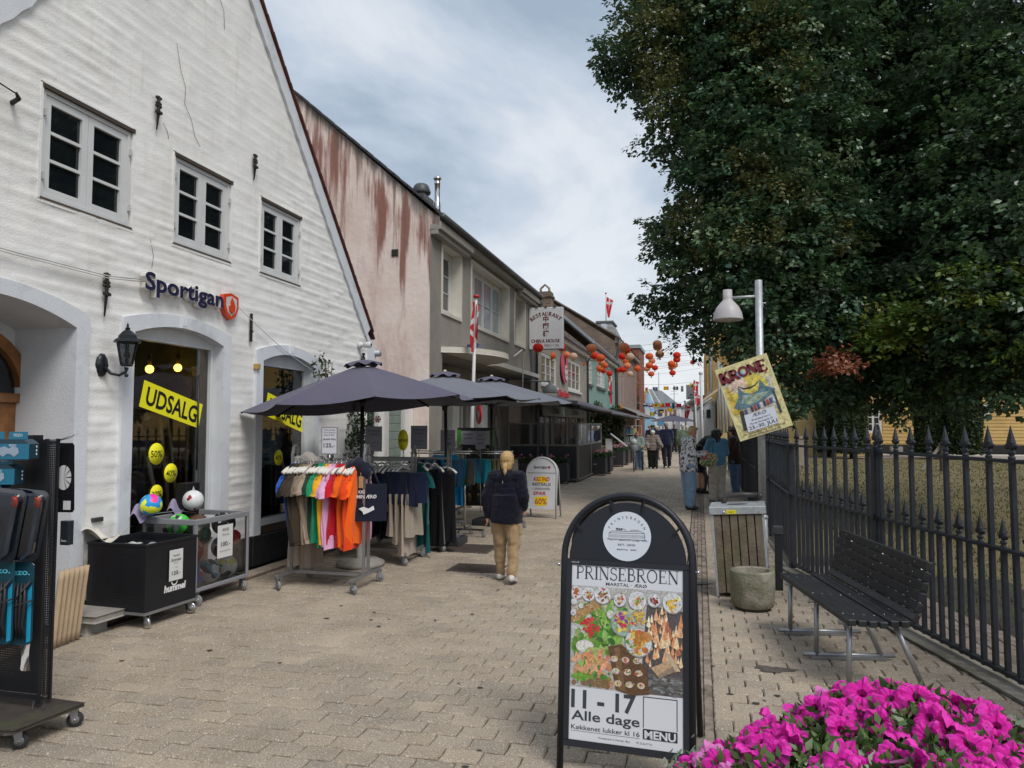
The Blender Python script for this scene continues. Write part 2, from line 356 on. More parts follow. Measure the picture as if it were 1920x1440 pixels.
def remesh(mb,voxel,smooth=3,disp=None,colfn=None):
 """merge overlapping solids into one continuous skin"""
 me=bpy.data.meshes.new('r');me.from_pydata(mb.v,[],mb.f);o=bpy.data.objects.new('r',me);COL.objects.link(o)
 a=o.modifiers.new('a','REMESH');a.mode='VOXEL';a.voxel_size=voxel;a.use_smooth_shade=True
 if smooth:b=o.modifiers.new('b','SMOOTH');b.factor=.5;b.iterations=smooth
 dg=bpy.context.evaluated_depsgraph_get();dg.update()
 m2=bpy.data.meshes.new_from_object(o.evaluated_get(dg));bpy.data.objects.remove(o);bpy.data.meshes.remove(me)
 if disp:
  nrm=[v.normal.copy()for v in m2.vertices]
  for v,n in zip(m2.vertices,nrm):v.co+=n*disp(v.co)
 m2.color_attributes.new('Col','FLOAT_COLOR','CORNER')
 if colfn:cs=[colfn(p.center)for p in m2.polygons]
 else:cs=[mb.c[0]]*len(m2.polygons)
 paint(m2,cs)
 m2.polygons.foreach_set('use_smooth',[True]*len(m2.polygons))
 return m2
def capsule(mb,p,r0,q,r1,n=10,sc=None):
 """tapered limb with round ends"""
 p=Vector(p);q=Vector(q);d=q-p;L=d.length or 1e-4;d=d/L
 pts=[];rr=[]
 for t in(-1,-.7,-.35):pts.append(p+d*r0*t);rr.append(max(.0015,r0*math.sqrt(max(0,1-t*t))))
 pts.append(p);rr.append(r0);pts.append(q);rr.append(r1)
 for t in(.35,.7,1):pts.append(q+d*r1*t);rr.append(max(.0015,r1*math.sqrt(max(0,1-t*t))))
 mb.tube(pts,rr,n)
 # ======== ground, paving, lawn ========
def fence_x(y):return 1.02 if y>9.23 else 1.02+.232*(9.23-y)
mat('earth',(.16,.13,.09),rough=1,var=.3,vs=3,bump=.5,bs=30)
mat('joint',(.035,.03,.024),rough=1,var=.4,vs=8,bump=.3,bs=80,dirt=(.05,.06,.025),ds=1.2,dth=.5)
mat('stone',None,rough=.9,var=.15,vs=1.6,bump=.75,bs=330,bd=6,fleck=(((.78,.72,.63),.58),((.10,.085,.068),.585)),fs=95,dirt=(.24,.20,.16),ds=.9,dth=.55)
mat('brickpaver',None,rough=.95,var=.25,vs=9,bump=.5,bs=150,dirt=(.06,.065,.03),ds=5,dth=.52)
mat('flag',(.22,.2,.165),rough=.95,var=.25,vs=4,bump=.6,bs=110,dirt=(.07,.075,.035),ds=2.2,dth=.5,fleck=(((.42,.4,.36),.66),),fs=170)
g=MB();g.quad((-700,-300,-.06),(700,-300,-.06),(700,1500,-.06),(-700,1500,-.06))
struct(g.build('ground','earth',recalc=False))
g=MB();g.quad((-6.2,-4,-.022),(3.2,-4,-.022),(3.2,9.3,-.022),(-6.2,9.3,-.022));g.quad((-6.2,9.3,-.022),(1.06,9.3,-.022),(1.06,160,-.022),(-6.2,160,-.022))
pavement=struct(g.build('pavement','joint',recalc=False))
def stone_proto(a,b,kink,seed,inset=.007):
 rn=random.Random(seed);j=lambda s=.0016:rn.uniform(-s,s)
 o=[(-a/2,-b/2),(-a*.17,-b/2-kink+j()),(a*.17,-b/2+kink+j()),(a/2,-b/2),(a/2+kink*.8+j(),0),(a/2,b/2),(a*.17,b/2+kink+j()),(-a*.17,b/2-kink+j()),(-a/2,b/2),(-a/2+kink*.8+j(),0)]
 n=len(o);v=[(x*(1-inset*2/a),y*(1-inset*2/b),0)for x,y in o]+[(x,y,-.008)for x,y in o]+[(x,y,-.024)for x,y in o]
 f=[tuple(range(n))]+[(i+n,(i+1)%n+n,(i+1)%n,i)for i in range(n)]+[(i+2*n,(i+1)%n+2*n,(i+1)%n+n,i+n)for i in range(n)]
 return v,f
def stones_mesh(name,protos,places,cols,m,parent,kind='stuff'):
 V=[];Fs=[];C=[];off=0
 for(x,y,z,tx,ty),pi,c in zip(places,[random.randrange(len(protos))for _ in places],cols):
  v,f=protos[pi];V+=[(a+x,b+y,d+z+a*tx+b*ty)for a,b,d in v];Fs+=[tuple(i+off for i in q)for q in f];C+=[c]*len(f);off+=len(v)
 mb=MB();mb.v=V;mb.f=Fs;mb.c=C;mb.s=[False]*len(Fs);mb.m=[]
 return tag(mb.build(name,m,parent,recalc=False),kind=kind)
SA,SB=.203,.146
protos=[stone_proto(SA-.007,SB-.013,.0045,k,.008)for k in range(6)]
def scol():
 k=random.gauss(1,.06);w=random.uniform(-.004,.008)
 return(.41*k+w,.335*k,.255*k-w)
places=[]
half=[]
def jit(x,y):return(x+random.uniform(-.0015,.0015),y,random.uniform(-.0035,.001),random.uniform(-.012,.012),random.uniform(-.016,.016))
row=0;y=-1.0
while y<62:
 o=.5*SA*(row%2)
 places+=[jit(-4.74+SA/2+o+k*SA,y)for k in range(22)]
 half.append(jit(-4.74+SA/4 if row%2 else-4.74+22*SA+SA/4,y))
 x=.054+SA/2+o;half.append(jit(.054+SA/4,y))if row%2 else None
 while x<fence_x(y)-.05:places.append(jit(x,y));x+=SA
 y+=SB;row+=1
def vis(p,m=40):
 d=Vector((p[0],p[1],0))-EYEP;w=d.dot(_f)
 if w<.5:return False
 u=960+F_PX*d.dot(_r)/w;v=720-F_PX*d.dot(_u)/w
 return-m<u<1920+m and-m<v<1440+m
places=[p for p in places if p[1]>2.4 and(vis(p,500)or p[1]<12)]
vp=sorted([p for p in places if vis(p,5)],key=lambda p:math.hypot(p[0],p[1]))[:300];vs_=set(vp)
pm=[]
for k in range(6):
 for q in range(3):
  mb=MB(scol());mb.add(*protos[k],scol(),False);o=mb.build('paving_stone','stone',pavement,recalc=False);pm.append(o.data);bpy.data.objects.remove(o)
for p in vp:
 o=bpy.data.objects.new('paving_stone',random.choice(pm));COL.objects.link(o);o.parent=pavement;o.location=p[:3];o.rotation_euler=(p[4],-p[3],random.uniform(-.006,.006))
rest=[p for p in places if p not in vs_]
stones_mesh('paving_stones',protos,rest,[scol()for _ in rest],'stone',pavement)
half=[p for p in half if p[1]>2.4];stones_mesh('half_stones',[stone_proto(SA/2-.006,SB-.009,.001,90+k,.008)for k in range(3)],half,[scol()for _ in half],'stone',pavement)
pr=[stone_proto(.103,.052,.001,40+k,.005)for k in range(4)];pl=[stone_proto(.052,.103,.001,50+k,.005)for k in range(4)]
def bcol():k=random.uniform(.75,1.25);return(.27*k,.215*k,.175*k)
b=[(x,yy+(.05 if i%2 else 0),random.uniform(-.012,-.006),random.uniform(-.02,.02),random.uniform(-.02,.02))for i,x in enumerate([-.138+.055*k for k in range(4)])for yy in np.arange(2.6,45,.107)]
stones_mesh('gutter_bricks',pl,b,[bcol()for _ in b],'brickpaver',pavement)
def rcol():k=random.uniform(.75,1.3);return(.15*k,.095*k,.08*k)
b=[(x,yy,random.uniform(-.008,-.003),0,0)for x in(-4.99,-4.88)for yy in np.arange(2,24,.107)]
stones_mesh('border_bricks',[stone_proto(.103,.103,.001,70,.005)],b,[scol()for _ in b],'stone',pavement)
b=[(x,yy,random.uniform(-.008,-.003),random.uniform(-.02,.02),0)for x in(-4.79,)for yy in np.arange(2,24,.056)]
stones_mesh('border_bricks',pr,b,[rcol()for _ in b],'brickpaver',pavement)
mat('farpave',(.34,.30,.25),rough=.9,var=.15,vs=4)
g=MB();g.quad((-7,62,-.002),(3,62,-.002),(3,200,-.002),(-7,200,-.002));struct(g.build('far_street','farpave',recalc=False))
g=MB((.05,.042,.035))
rn=random.Random(3)
for k in range(70):
 x=rn.uniform(-4.2,.8);yy=rn.uniform(3.2,11);r=rn.uniform(.007,.021);n=8
 g.poly([(x+r*rn.uniform(.7,1.1)*math.cos(2*PI*i/n)*1.3,yy+r*rn.uniform(.7,1.1)*math.sin(2*PI*i/n),.0025)for i in range(n)])
tag(g.build('gum_spots','matte',pavement,recalc=False),kind='stuff')
mat('damp',(.10,.085,.07),rough=.6,var=.3,vs=20,bump=.5,bs=300,fleck=(((.3,.27,.23),.64),),fs=170)
def blotch(c,r,seed,n=26,e=.5):
 rn=random.Random(seed);ph=[rn.uniform(0,6)for _ in range(4)]
 return[(c[0]+math.cos(a)*r*(1+.22*math.sin(3*a+ph[0])+.13*math.sin(7*a+ph[1])+.08*math.sin(11*a+ph[2])),c[1]+e*math.sin(a)*r*(1+.22*math.sin(3*a+ph[0])+.13*math.sin(7*a+ph[1])+.08*math.sin(11*a+ph[2])),.0022)for a in(2*PI*i/n for i in range(n))]
g=MB();g.poly(blotch((.47,5.45),.13,1));tag(g.build('damp_stain','damp',pavement,recalc=False),kind='stuff')
g=MB();g.poly(blotch((-.02,8.2),.11,4));g.build('damp_stain','damp',pavement,recalc=False)
mat('moss',None,rough=1,var=.3,vs=30)
g=MB();rn=random.Random(11)
for k in range(900):
 yy=4.5+rn.random()**.7*24;x=rn.choice([-.165,-.11,-.055,.0,.055,.2,.36,1.0])+rn.gauss(0,.01)
 if x>.9:x=fence_x(yy)-rn.uniform(.02,.2)
 c=rn.choice([(.10,.11,.035),(.07,.085,.025),(.13,.11,.05),(.09,.06,.03)]);s=rn.uniform(.006,.018)
 for q in range(3):
  a=rn.uniform(0,6.3);g.add([(x+s*.5*math.cos(a),yy+s*math.sin(a),.001),(x-s*.5*math.cos(a),yy-s*math.sin(a),.001),(x+rn.uniform(-s,s),yy+rn.uniform(-s,s),rn.uniform(.003,.014))],[(0,1,2)],c,False)
tag(g.build('moss','moss',pavement,recalc=False),kind='stuff')
def manhole(x,y,label,w=.55,h=.42):
 t=thing('manhole_cover',label,'manhole cover',(x,y,.003),0)
 m=MB((.06,.045,.038));m.box(-w/2,w/2,-h/2,h/2,-.02,.002);
 for i in range(9):
  for j in range(6):m.box(-w/2+.05+i*(w-.1)/9,-w/2+.05+(i+.6)*(w-.1)/9,-h/2+.05+j*(h-.1)/6,-h/2+.05+(j+.55)*(h-.1)/6,.002,.006,(.075,.055,.045))
 m.build('cover','brickpaver',t,bevel=.002);f=MB((.10,.08,.07));
 f.box(-w/2-.03,w/2+.03,-h/2-.03,-h/2-.002,-.02,.004);f.box(-w/2-.03,w/2+.03,h/2+.002,h/2+.03,-.02,.004);f.box(-w/2-.03,-w/2-.002,-h/2,h/2,-.02,.004);f.box(w/2+.002,w/2+.03,-h/2,h/2,-.02,.004)
 f.build('rim','brickpaver',t)
manhole(-2.53,8.42,'rust-brown cast iron manhole cover in the paving beside the walking child')
manhole(-3.1,9.75,'dark manhole cover in the paving under the castors of the third clothes rack',.75,.6)
# ---- the strip under the railing, path and lawn behind it ----
fd=Vector((.226,-.974,0)).normalized()
def fpt(s,off=0.,z=0.):return Vector((1.02,9.23,z))+fd*s+Vector((.974,.226,0)).normalized()*off
kerb=struct(MB().quad((9,9,-5),(9.01,9,-5),(9.01,9.01,-5),(9,9.01,-5)).build('kerb','flag',recalc=False))
bpy.data.objects.remove(kerb)
m=MB();m.add([fpt(-.1,-.14,.0),fpt(7,-.14,.0),fpt(7,.18,.0),fpt(-.1,.18,.0)],[(0,1,2,3)])
kerb=struct(m.build('kerb','joint',recalc=False))
for k in range(11):
 m=MB();a,b_=-.1+k*.62,-.1+(k+1)*.62-.012
 P=[fpt(a,-.13),fpt(b_,-.13),fpt(b_,.17),fpt(a,.17)];m.prism([p+Vector((0,0,-.05))for p in P],(0,0,.07+random.uniform(0,.008)));m.build('kerb_stone','flag',kerb,bevel=.008)
for k in range(36):
 m=MB();m.box(.93,1.16,9.3+k*.62,9.3+k*.62+.605,-.05,.02+random.uniform(0,.008));m.build('kerb_stone','flag',kerb,bevel=.008)
mat('lawn',(.13,.105,.045),rough=1,var=.3,vs=2.2,bump=.8,bs=60,dirt=(.17,.13,.07),ds=.6,dth=.42,fleck=(((.08,.10,.025),.55),((.22,.18,.09),.66)),fs=26)  # lawn colour darkened and browned to carry the tree's shade
mat('gravel',(.30,.27,.24),rough=1,var=.25,vs=6,bump=.8,bs=60)
P0,P1=fpt(-.1,.2),fpt(9,.2)
g=MB();g.poly([(1.2,9.4,-.03),tuple(fpt(9,.2,-.03)),(60,0,-.03),(60,42,-.03),(1.2,42,-.03)]);struct(g.build('lawn','lawn',recalc=False))
g=MB();g.poly([tuple(fpt(-1,.2,-.02)),tuple(fpt(9,.2,-.02)),tuple(fpt(9,.85,-.02)),tuple(fpt(-1,.85,-.02))]);pth=struct(g.build('footpath','joint',recalc=False))
pf=[stone_proto(.19,.19,.002,80+k)for k in range(3)]
b=[]
for s in np.arange(-.2,6.5,.2):
 for o_ in(.3,.5,.7):
  p=fpt(s,o_);b.append((p.x,p.y,-.008+random.uniform(-.003,.003),random.uniform(-.02,.02),0))
stones_mesh('path_setts',pf,b,[(.2*k,.16*k,.13*k)for k in[random.uniform(.75,1.2)for _ in b]],'brickpaver',pth)
g=MB();g.quad((1.2,42.5,-.02),(60,42.5,-.02),(60,48.5,-.02),(1.2,48.5,-.02));struct(g.build('gravel_path','gravel',recalc=False))
N_=26000;rr=np.random.RandomState(5)
yy=5+rr.rand(N_)**1.5*34;xx=1.2+rr.rand(N_)*(2+yy*.62);keep=xx>(1.45+np.maximum(0,.232*(9.23-yy))+.35);xx=xx[keep];yy=yy[keep];n=len(xx)
hh=.02+.045*rr.rand(n);an=rr.rand(n)*6.28;wd=.005+.0006*yy;lx=(rr.rand(n)-.5)*.04
v=np.empty((n,3,3),np.float32);v[:,0]=np.stack([xx-wd*np.cos(an),yy-wd*np.sin(an),np.full(n,-.03)],1);v[:,1]=np.stack([xx+wd*np.cos(an),yy+wd*np.sin(an),np.full(n,-.03)],1);v[:,2]=np.stack([xx+lx,yy+lx,-.03+hh],1)
pal=np.array([(.09,.105,.03),(.13,.11,.045),(.07,.085,.025),(.16,.13,.06),(.12,.09,.045)],np.float32)  # blade colours browner too, with the tree's shade mixed in
cc=pal[rr.randint(0,5,n)]
def npmesh(name,v,idx,cc,m,parent=None,per=3,smooth=False):
 me=bpy.data.meshes.new(name);nv=len(v);nf=int(np.size(idx)//per)
 me.vertices.add(nv);me.vertices.foreach_set('co',np.ascontiguousarray(v,np.float32).ravel());me.loops.add(nf*per);me.polygons.add(nf)
 me.loops.foreach_set('vertex_index',np.ascontiguousarray(idx,np.int32).ravel());me.polygons.foreach_set('loop_start',np.arange(0,nf*per,per,dtype=np.int32))
 me.update(calc_edges=True);me.materials.append(M[m])
 at_=me.color_attributes.new('Col','FLOAT_COLOR','CORNER');c=np.repeat(cc.astype(np.float32),per,0);at_.data.foreach_set('color',np.hstack([c,np.ones((len(c),1),np.float32)]).ravel())
 if smooth:me.polygons.foreach_set('use_smooth',np.ones(nf,bool))
 return link(name,me,parent)
mat('grass',None,rough=.9,var=.2,vs=3,trans=.2)
tag(npmesh('grass',v.reshape(-1,3),np.arange(n*3),cc,'grass'),'dry short grass and fallen leaves of the lawn behind the railing','grass',kind='stuff')
n=5200;xx=1.6+rr.rand(n)*22;yy=5+rr.rand(n)**.8*36;keep=xx>(1.3+np.maximum(0,.232*(9.23-yy))+.2);xx=xx[keep];yy=yy[keep];n=len(xx);an=rr.rand(n)*6.28;s=.018+.03*rr.rand(n)
ca,sa=np.cos(an)*s,np.sin(an)*s
v=np.empty((n,4,3),np.float32);zz=-.012+.02*rr.rand(n)
for k,(a,b)in enumerate([(1,0),(0,.55),(-1,0),(0,-.55)]):v[:,k]=np.stack([xx+a*ca-b*sa,yy+a*sa+b*ca,zz+.012*rr.rand(n)],1)
pal=np.array([(.25,.17,.08),(.18,.11,.05),(.3,.22,.12),(.12,.08,.04)],np.float32)
tag(npmesh('fallen_leaves',v.reshape(-1,3),np.arange(n*4),pal[rr.randint(0,4,n)],'grass',per=4),'brown fallen leaves scattered over the lawn behind the railing','fallen leaves',kind='stuff')
# ======== railing ========
mat('iron',(.016,.020,.027),rough=.42,var=.3,vs=10,bump=.25,bs=90,fleck=(((.22,.24,.25),.76),),fs=60,dirt=(.035,.04,.03),ds=4,dth=.62)
def spear(m,z,s=1.):
 m.lathe([(.016*s,z),(.024*s,z+.010*s),(.024*s,z+.022*s),(.015*s,z+.03*s),(.027*s,z+.045*s),(.027*s,z+.056*s),(.014*s,z+.068*s),(.018*s,z+.085*s)],8)
 for a in(-1,1):m.tube([(0,a*.006*s,z+.080*s),(0,a*.034*s,z+.112*s),(0,a*.048*s,z+.100*s),(0,a*.036*s,z+.082*s)],[.014*s,.016*s,.018*s,.014*s],6)
 t=z+.075*s;v=[(.009*s,-.012*s,t),(.009*s,.012*s,t),(-.009*s,.012*s,t),(-.009*s,-.012*s,t),(.017*s,-.028*s,t+.045*s),(.017*s,.028*s,t+.045*s),(-.017*s,.028*s,t+.045*s),(-.017*s,-.028*s,t+.045*s),(0,0,t+.175*s)]
 m.add(v,[(0,1,5,4),(1,2,6,5),(2,3,7,6),(3,0,4,7),(4,5,8),(5,6,8),(6,7,8),(7,4,8),(3,2,1,0)],smooth=False)
def bar_mesh(top,s,w=.030):
 m=MB();m.box(-w/2,w/2,-w/2,w/2,.05,top);spear(m,top,s);o=m.build('bar','iron');me=o.data;bpy.data.objects.remove(o);return me
tall=bar_mesh(1.435,.9);short=bar_mesh(.86,.82);farb=bar_mesh(1.435,1.0);fars=bar_mesh(.86,.9)
def fence_run(o,dirv,L,posts,name,label,first=.22,n=None):
 t=thing('iron_railing',label,'railing',o,0);ang=math.atan2(dirv.y,dirv.x)-PI/2
 t.rotation_euler=(0,0,ang)
 for z0,h in((1.415,.024),(.845,.024),(.06,.03)):
  m=MB();m.box(-.024,.024,0,L,z0,z0+h);m.build('rail','iron',t,bevel=.003)
 for p in posts:
  m=MB();m.box(-.036,.036,p-.036,p+.036,-.05,1.45);m.box(-.042,.042,p-.042,p+.042,1.38,1.452);m.box(-.055,.055,p-.03,p+.03,.83,.885);m.T=Matrix.Translation((0,p,0));spear(m,1.45,1.0)if p else None;m.build('post','iron',t,bevel=.004)
 k=0;s=first
 while s<L and k<300:
  near=all(abs(s-p)>.06 for p in posts)
  if near:
   b=bpy.data.objects.new('bar',tall);COL.objects.link(b);b.parent=t;b.location=(0,s,0);b.rotation_euler=(random.uniform(-.006,.006),random.uniform(-.006,.006),random.uniform(-.1,.1));k+=1
  if all(abs(s+.125-p)>.05 for p in posts)and s+.125<L:
   b=bpy.data.objects.new('bar',short);COL.objects.link(b);b.parent=t;b.location=(0,s+.125,0);b.rotation_euler=(random.uniform(-.006,.006),random.uniform(-.006,.006),random.uniform(-.1,.1));k+=1
  s+=.25
 return t
fence_run((1.02,9.23,0),fd,6.6,[0,2.118,4.63],'a','dark blue iron railing with spear tips running behind the bench to the right edge',first=.218)
fence_run((1.02,9.32,0),Vector((0,1,0)),19.5,[2.5,5,7.5,10,12.5,15,17.5,19.4],'b','dark iron railing with spear tips running away along the street past the lamp post',first=.15)
# ======== white gabled shop on the left ========
XW=-5.12
mat('limewash',(.80,.785,.76),rough=.85,var=.07,vs=2.2,bump=.45,bs=75,bd=6,dirt=(.66,.64,.59),ds=1.1,dth=.52,streak=(.66,.64,.58),fleck=(((.36,.34,.24),.73),),fs=24)
mat('limeblue',(.64,.66,.69),rough=.8,var=.06,vs=3,bump=.3,bs=70,dirt=(.44,.46,.48),ds=2.5,dth=.55)
mat('plinth',(.014,.014,.015),rough=.55,var=.4,vs=12,bump=1.2,bs=45,fleck=(((.2,.2,.2),.68),),fs=70)
mat('roofred',(.10,.028,.02),rough=.8,var=.35,vs=6,bump=.4,bs=50)
mat('slate',(.055,.055,.06),rough=.7,var=.3,vs=2,bump=.3,bs=40)
mat('oldtile',(.13,.10,.08),rough=.9,var=.35,vs=1.5,bump=.7,bs=18,dirt=(.2,.19,.17),ds=2,dth=.5)
bA=thing('white_building','white limewashed gabled shop with black plinth and yellow sale signs, nearest on the left','building',(0,0,0))
PW=PL(XW)
AP=(6.89,7.70)
def gz(y):return min(AP[1]-1.105*(y-AP[0])if y>AP[0]else 99,AP[1]+.56-1.21*(AP[0]-y)if y<=AP[0]else 99)
wins=[(4.80,5.80,3.475,4.44),(6.37,7.32,3.48,4.435),(7.905,8.84,3.49,4.44)]
def arc_z(y,y0,y1,zs,zc):
 t=(y-(y0+y1)/2)/((y1-y0)/2);return zs+(zc-zs)*(1-t*t)
doors=[(3.55,5.19,.0,2.48,2.65),(5.86,7.20,.0,2.53,2.645),(7.98,9.22,.0,2.44,2.56)]
ylin=np.arange(2.3,10.96,.031);zlin=np.arange(0,7.75,.0187)
for w in wins:
 for a in(0,1):ylin[np.argmin(abs(ylin-w[a]))]=w[a]
 for a in(2,3):zlin[np.argmin(abs(zlin-w[a]))]=w[a]
Yg,Zg=np.meshgrid(ylin,zlin)
rs=np.random.RandomState(3)
def vnoise(Y,Z,sy,sz,seed):
 r=np.random.RandomState(seed);G=r.rand(140,140);a=(Y*sy)%139;b=(Z*sz)%139;i=a.astype(int);j=b.astype(int);fa=a-i;fb=b-j
 fa=fa*fa*(3-2*fa);fb=fb*fb*(3-2*fb)
 return(G[j,i]*(1-fa)+G[j,i+1]*fa)*(1-fb)+(G[j+1,i]*(1-fa)+G[j+1,i+1]*fa)*fb
Zw=Zg+.022*(vnoise(Yg,Zg,.55,.7,21)-.5)+.007*(vnoise(Yg,Zg,2.7,2.9,22)-.5);course=np.floor(Zw/.0748);ph=Zw/.0748-course
joint=np.clip(1-np.abs(ph-.5)*2,0,1)**.35
amp=.4+.9*vnoise(Yg,Zg,.9,1.1,1)
hj=(Yg/.235+.5*(course%2))%1;vert=np.clip(np.minimum(hj,1-hj)/.08,0,1)
bi=np.floor(Yg/.235+.5*(course%2));hsh=np.modf(np.sin(bi*12.9898+course*78.233)*43758.5)[0]
patch_=np.clip(vnoise(Yg,Zg,.8,.9,8)*1.5-.1,.35,1)
dx=.0055*joint*(.3+.7*vert)*patch_+.0062*hsh*joint*vert*patch_+.012*(vnoise(Yg,Zg,1.3,1.5,4)-.5)+.006*(vnoise(Yg,Zg,5.5,5,2)-.5)+.003*(vnoise(Yg,Zg,10,9,12)-.5)
V3=np.stack([XW+dx-.006,Yg,Zg],-1).reshape(-1,3)
ny=len(ylin);idx=[]
for j in range(len(zlin)-1):
 zc=(zlin[j]+zlin[j+1])/2
 for i in range(ny-1):
  yc=(ylin[i]+ylin[i+1])/2
  if zc>gz(yc)-.06:continue
  if any(w[0]<yc<w[1]and w[2]<zc<w[3]for w in wins):continue
  if any(d[0]-.09<yc<d[1]+.09 and zc<arc_z(min(max(yc,d[0]),d[1]),d[0],d[1],d[3],d[4])+.06 for d in doors):continue
  idx.append((j*ny+i,j*ny+i+1,(j+1)*ny+i+1,(j+1)*ny+i))
npmesh('wall',V3,np.array(idx),np.ones((len(idx),3))*.6,'limewash',bA,per=4,smooth=True)
for cr in([(6.35,5.55),(6.42,5.3),(6.5,5.15),(6.49,4.98),(6.6,4.85),(6.66,4.7),(6.75,4.62)],[(6.18,4.65),(6.24,4.6),(6.27,4.52)],[(6.05,3.45),(6.1,3.3),(6.08,3.18)],[(7.0,6.6),(7.03,6.4),(7.1,6.3),(7.12,6.1)]):
 m=MB((.16,.15,.13));m.tube([PW(a_,b_,-.004)for a_,b_ in cr],.0022,4);m.build('crack','matte',bA)
m=MB();m.quad((XW,10.94,0),(XW-9,10.94,0),(XW-9,10.94,3.2),(XW,10.94,3.2));m.quad((XW,2.3,0),(XW-9,2.3,0),(XW-9,2.3,3),(XW,2.3,3))
m.build('side_wall','limewash',bA,recalc=False)
for w in wins:
 m=MB((.5,.49,.46));y0,y1,z0,z1=w
 for(a,b,c,d)in((y0-.02,y1+.02,z1-.008,z1+.012),(y0-.02,y0+.006,z0,z1),(y1-.006,y1+.02,z0,z1),(y0-.02,y1+.02,z0-.02,z0+.006)):pbox(m,PW,a,b,c,d,-.004,.14)
 rv=m.build('reveal','limewash',bA)
 m=MB((.06,.045,.035));pbox(m,PW,y0-.005,y1+.012,z1-.045,z1-.009,-.012,.02);m.build('dark_strip','matte',rv)  # dark brown strips along the top and bottom edges of the opening
 m=MB((.09,.07,.05));pbox(m,PW,y0-.0,y1+.0,z0+.007,z0+.022,-.01,.05);m.build('dark_strip','matte',rv)
 fr=window(bA,PW,y0+.012,y1-.02,z0+.024,z1-.045,.045,cas=2,rows=3,fw=.035,cw=.062,gb=.026,col=(.60,.605,.60))
 for yy in(y0+.03,y1-.035):
  for zz in(z0+.2,z1-.24):
   m=MB((.5,.5,.49));pbox(m,PW,yy-.007,yy+.007,zz-.03,zz+.03,-.012,.02);m.build('hinge','satin',fr)
def surround(y0,y1,zb,zs,zc,bw,d0=-.028,d1=.20,n=20):
 path=[(y0,zb),(y0,zs)]+[(y0+(y1-y0)*i/n,arc_z(y0+(y1-y0)*i/n,y0,y1,zs,zc))for i in range(1,n)]+[(y1,zs),(y1,zb)]
 def outer(p,k):
  if k==0:return(y0-bw,zb)
  if k==len(path)-1:return(y1+bw,zb)
  t=(p[0]-(y0+y1)/2)/((y1-y0)/2)
  return(p[0]+t*bw,p[1]+bw*.86)
 m=MB();o=[outer(p,k)for k,p in enumerate(path)]
 for k in range(len(path)-1):
  a,b,c,d=path[k],path[k+1],o[k+1],o[k]
  m.quad(PW(*a,d0),PW(*b,d0),PW(*c,d0),PW(*d,d0));m.quad(PW(*a,d0),PW(*b,d0),PW(*b,d1),PW(*a,d1));m.quad(PW(*d,d0),PW(*c,d0),PW(*c,.02),PW(*d,.02))
 return m
for k,(y0,y1,zb,zs,zc)in enumerate(doors):
 s_=surround(y0,y1,.0 if k<2 else .36,zs,zc,.14,d1=.62 if k==0 else .12).build('door_surround' if k==0 else 'window_surround','limeblue',bA)
 ym=(y0+y1)/2;m=MB((.5,.5,.5));zt=zc
 pbox(m,PW,ym-.05,ym+.05,zt-.005,zt+.13,-.045,-.02);
 for q in range(3):pbox(m,PW,ym-.036+.024*q,ym-.022+.024*q,zt+.02,zt+.11,-.052,-.044)
 m.build('keystone','limeblue',s_,bevel=.006)
mat('oldwood',(.23,.095,.028),rough=.35,var=.35,vs=7,bump=.2,bs=60,streak=(.11,.04,.015),coat=.3)
m=MB();m.quad((XW-.62,3.4,0),(XW-.62,5.19,0),(XW-.62,5.19,2.75),(XW-.62,3.4,2.75));m.build('niche_wall','limeblue',bA,recalc=False)
pd=at(45,800,x=XW-.6);ptop=at(6,622,x=XW-.6)
yr=pd.y;yc_=yr-.52;rr_=.52;zspr=ptop.z-.50
t_d=MB()
def archpts(r,z0=0.,n=14):return[(yc_-r,z0)]+[(yc_-r*math.cos(PI*i/n),zspr+r*math.sin(PI*i/n))for i in range(n+1)]+[(yc_+r,z0)]
A,B=archpts(.52),archpts(.42);m=MB()
for k in range(len(A)-1):
 for d in(-.055,):m.quad(PW(*A[k],.6+d),PW(*A[k+1],.6+d),PW(*B[k+1],.6+d),PW(*B[k],.6+d))
 m.quad(PW(*A[k],.6-.055),PW(*A[k+1],.6-.055),PW(*A[k+1],.62),PW(*A[k],.62));m.quad(PW(*B[k],.6-.055),PW(*B[k+1],.6-.055),PW(*B[k+1],.62),PW(*B[k],.62))
dr=m.build('door','oldwood',bA)
m=MB();pbox(m,PW,yc_-.42,yc_+.42,0,zspr-.1,.58,.60);pbox(m,PW,yc_-.42,yc_+.42,zspr-.1,zspr-.02,.54,.60)
for a in(-.34,.03):
 for z0,z1 in((.15,.8),(.95,zspr-.22)):pbox(m,PW,yc_+a,yc_+a+.31,z0,z1,.57,.582);pbox(m,PW,yc_+a+.05,yc_+a+.26,z0+.06,z1-.06,.555,.572)
m.build('door_leaf','oldwood',dr,bevel=.006)
m=MB();P_=[PW(a,b,.595)for a,b in[(yc_-.41,zspr-.02)]+[(yc_-.41*math.cos(PI*i/14),zspr+.41*math.sin(PI*i/14))for i in range(15)]+[(yc_+.41,zspr-.02)]];m.poly(P_);m.build('fanlight','darkglass',dr,recalc=False)
m=MB();pbox(m,PW,7.40,7.83,0,.36,-.02,.05);pbox(m,PW,9.37,10.95,0,.36,-.02,.05);pbox(m,PW,7.83,9.37,0,.35,-.03,.05);pbox(m,PW,5.35,5.7,0,.16,-.012,.05);m.build('plinth','plinth',bA,bevel=.01)
mat('stonegrey',(.30,.28,.25),rough=.9,var=.2,vs=7,bump=.5,bs=60)
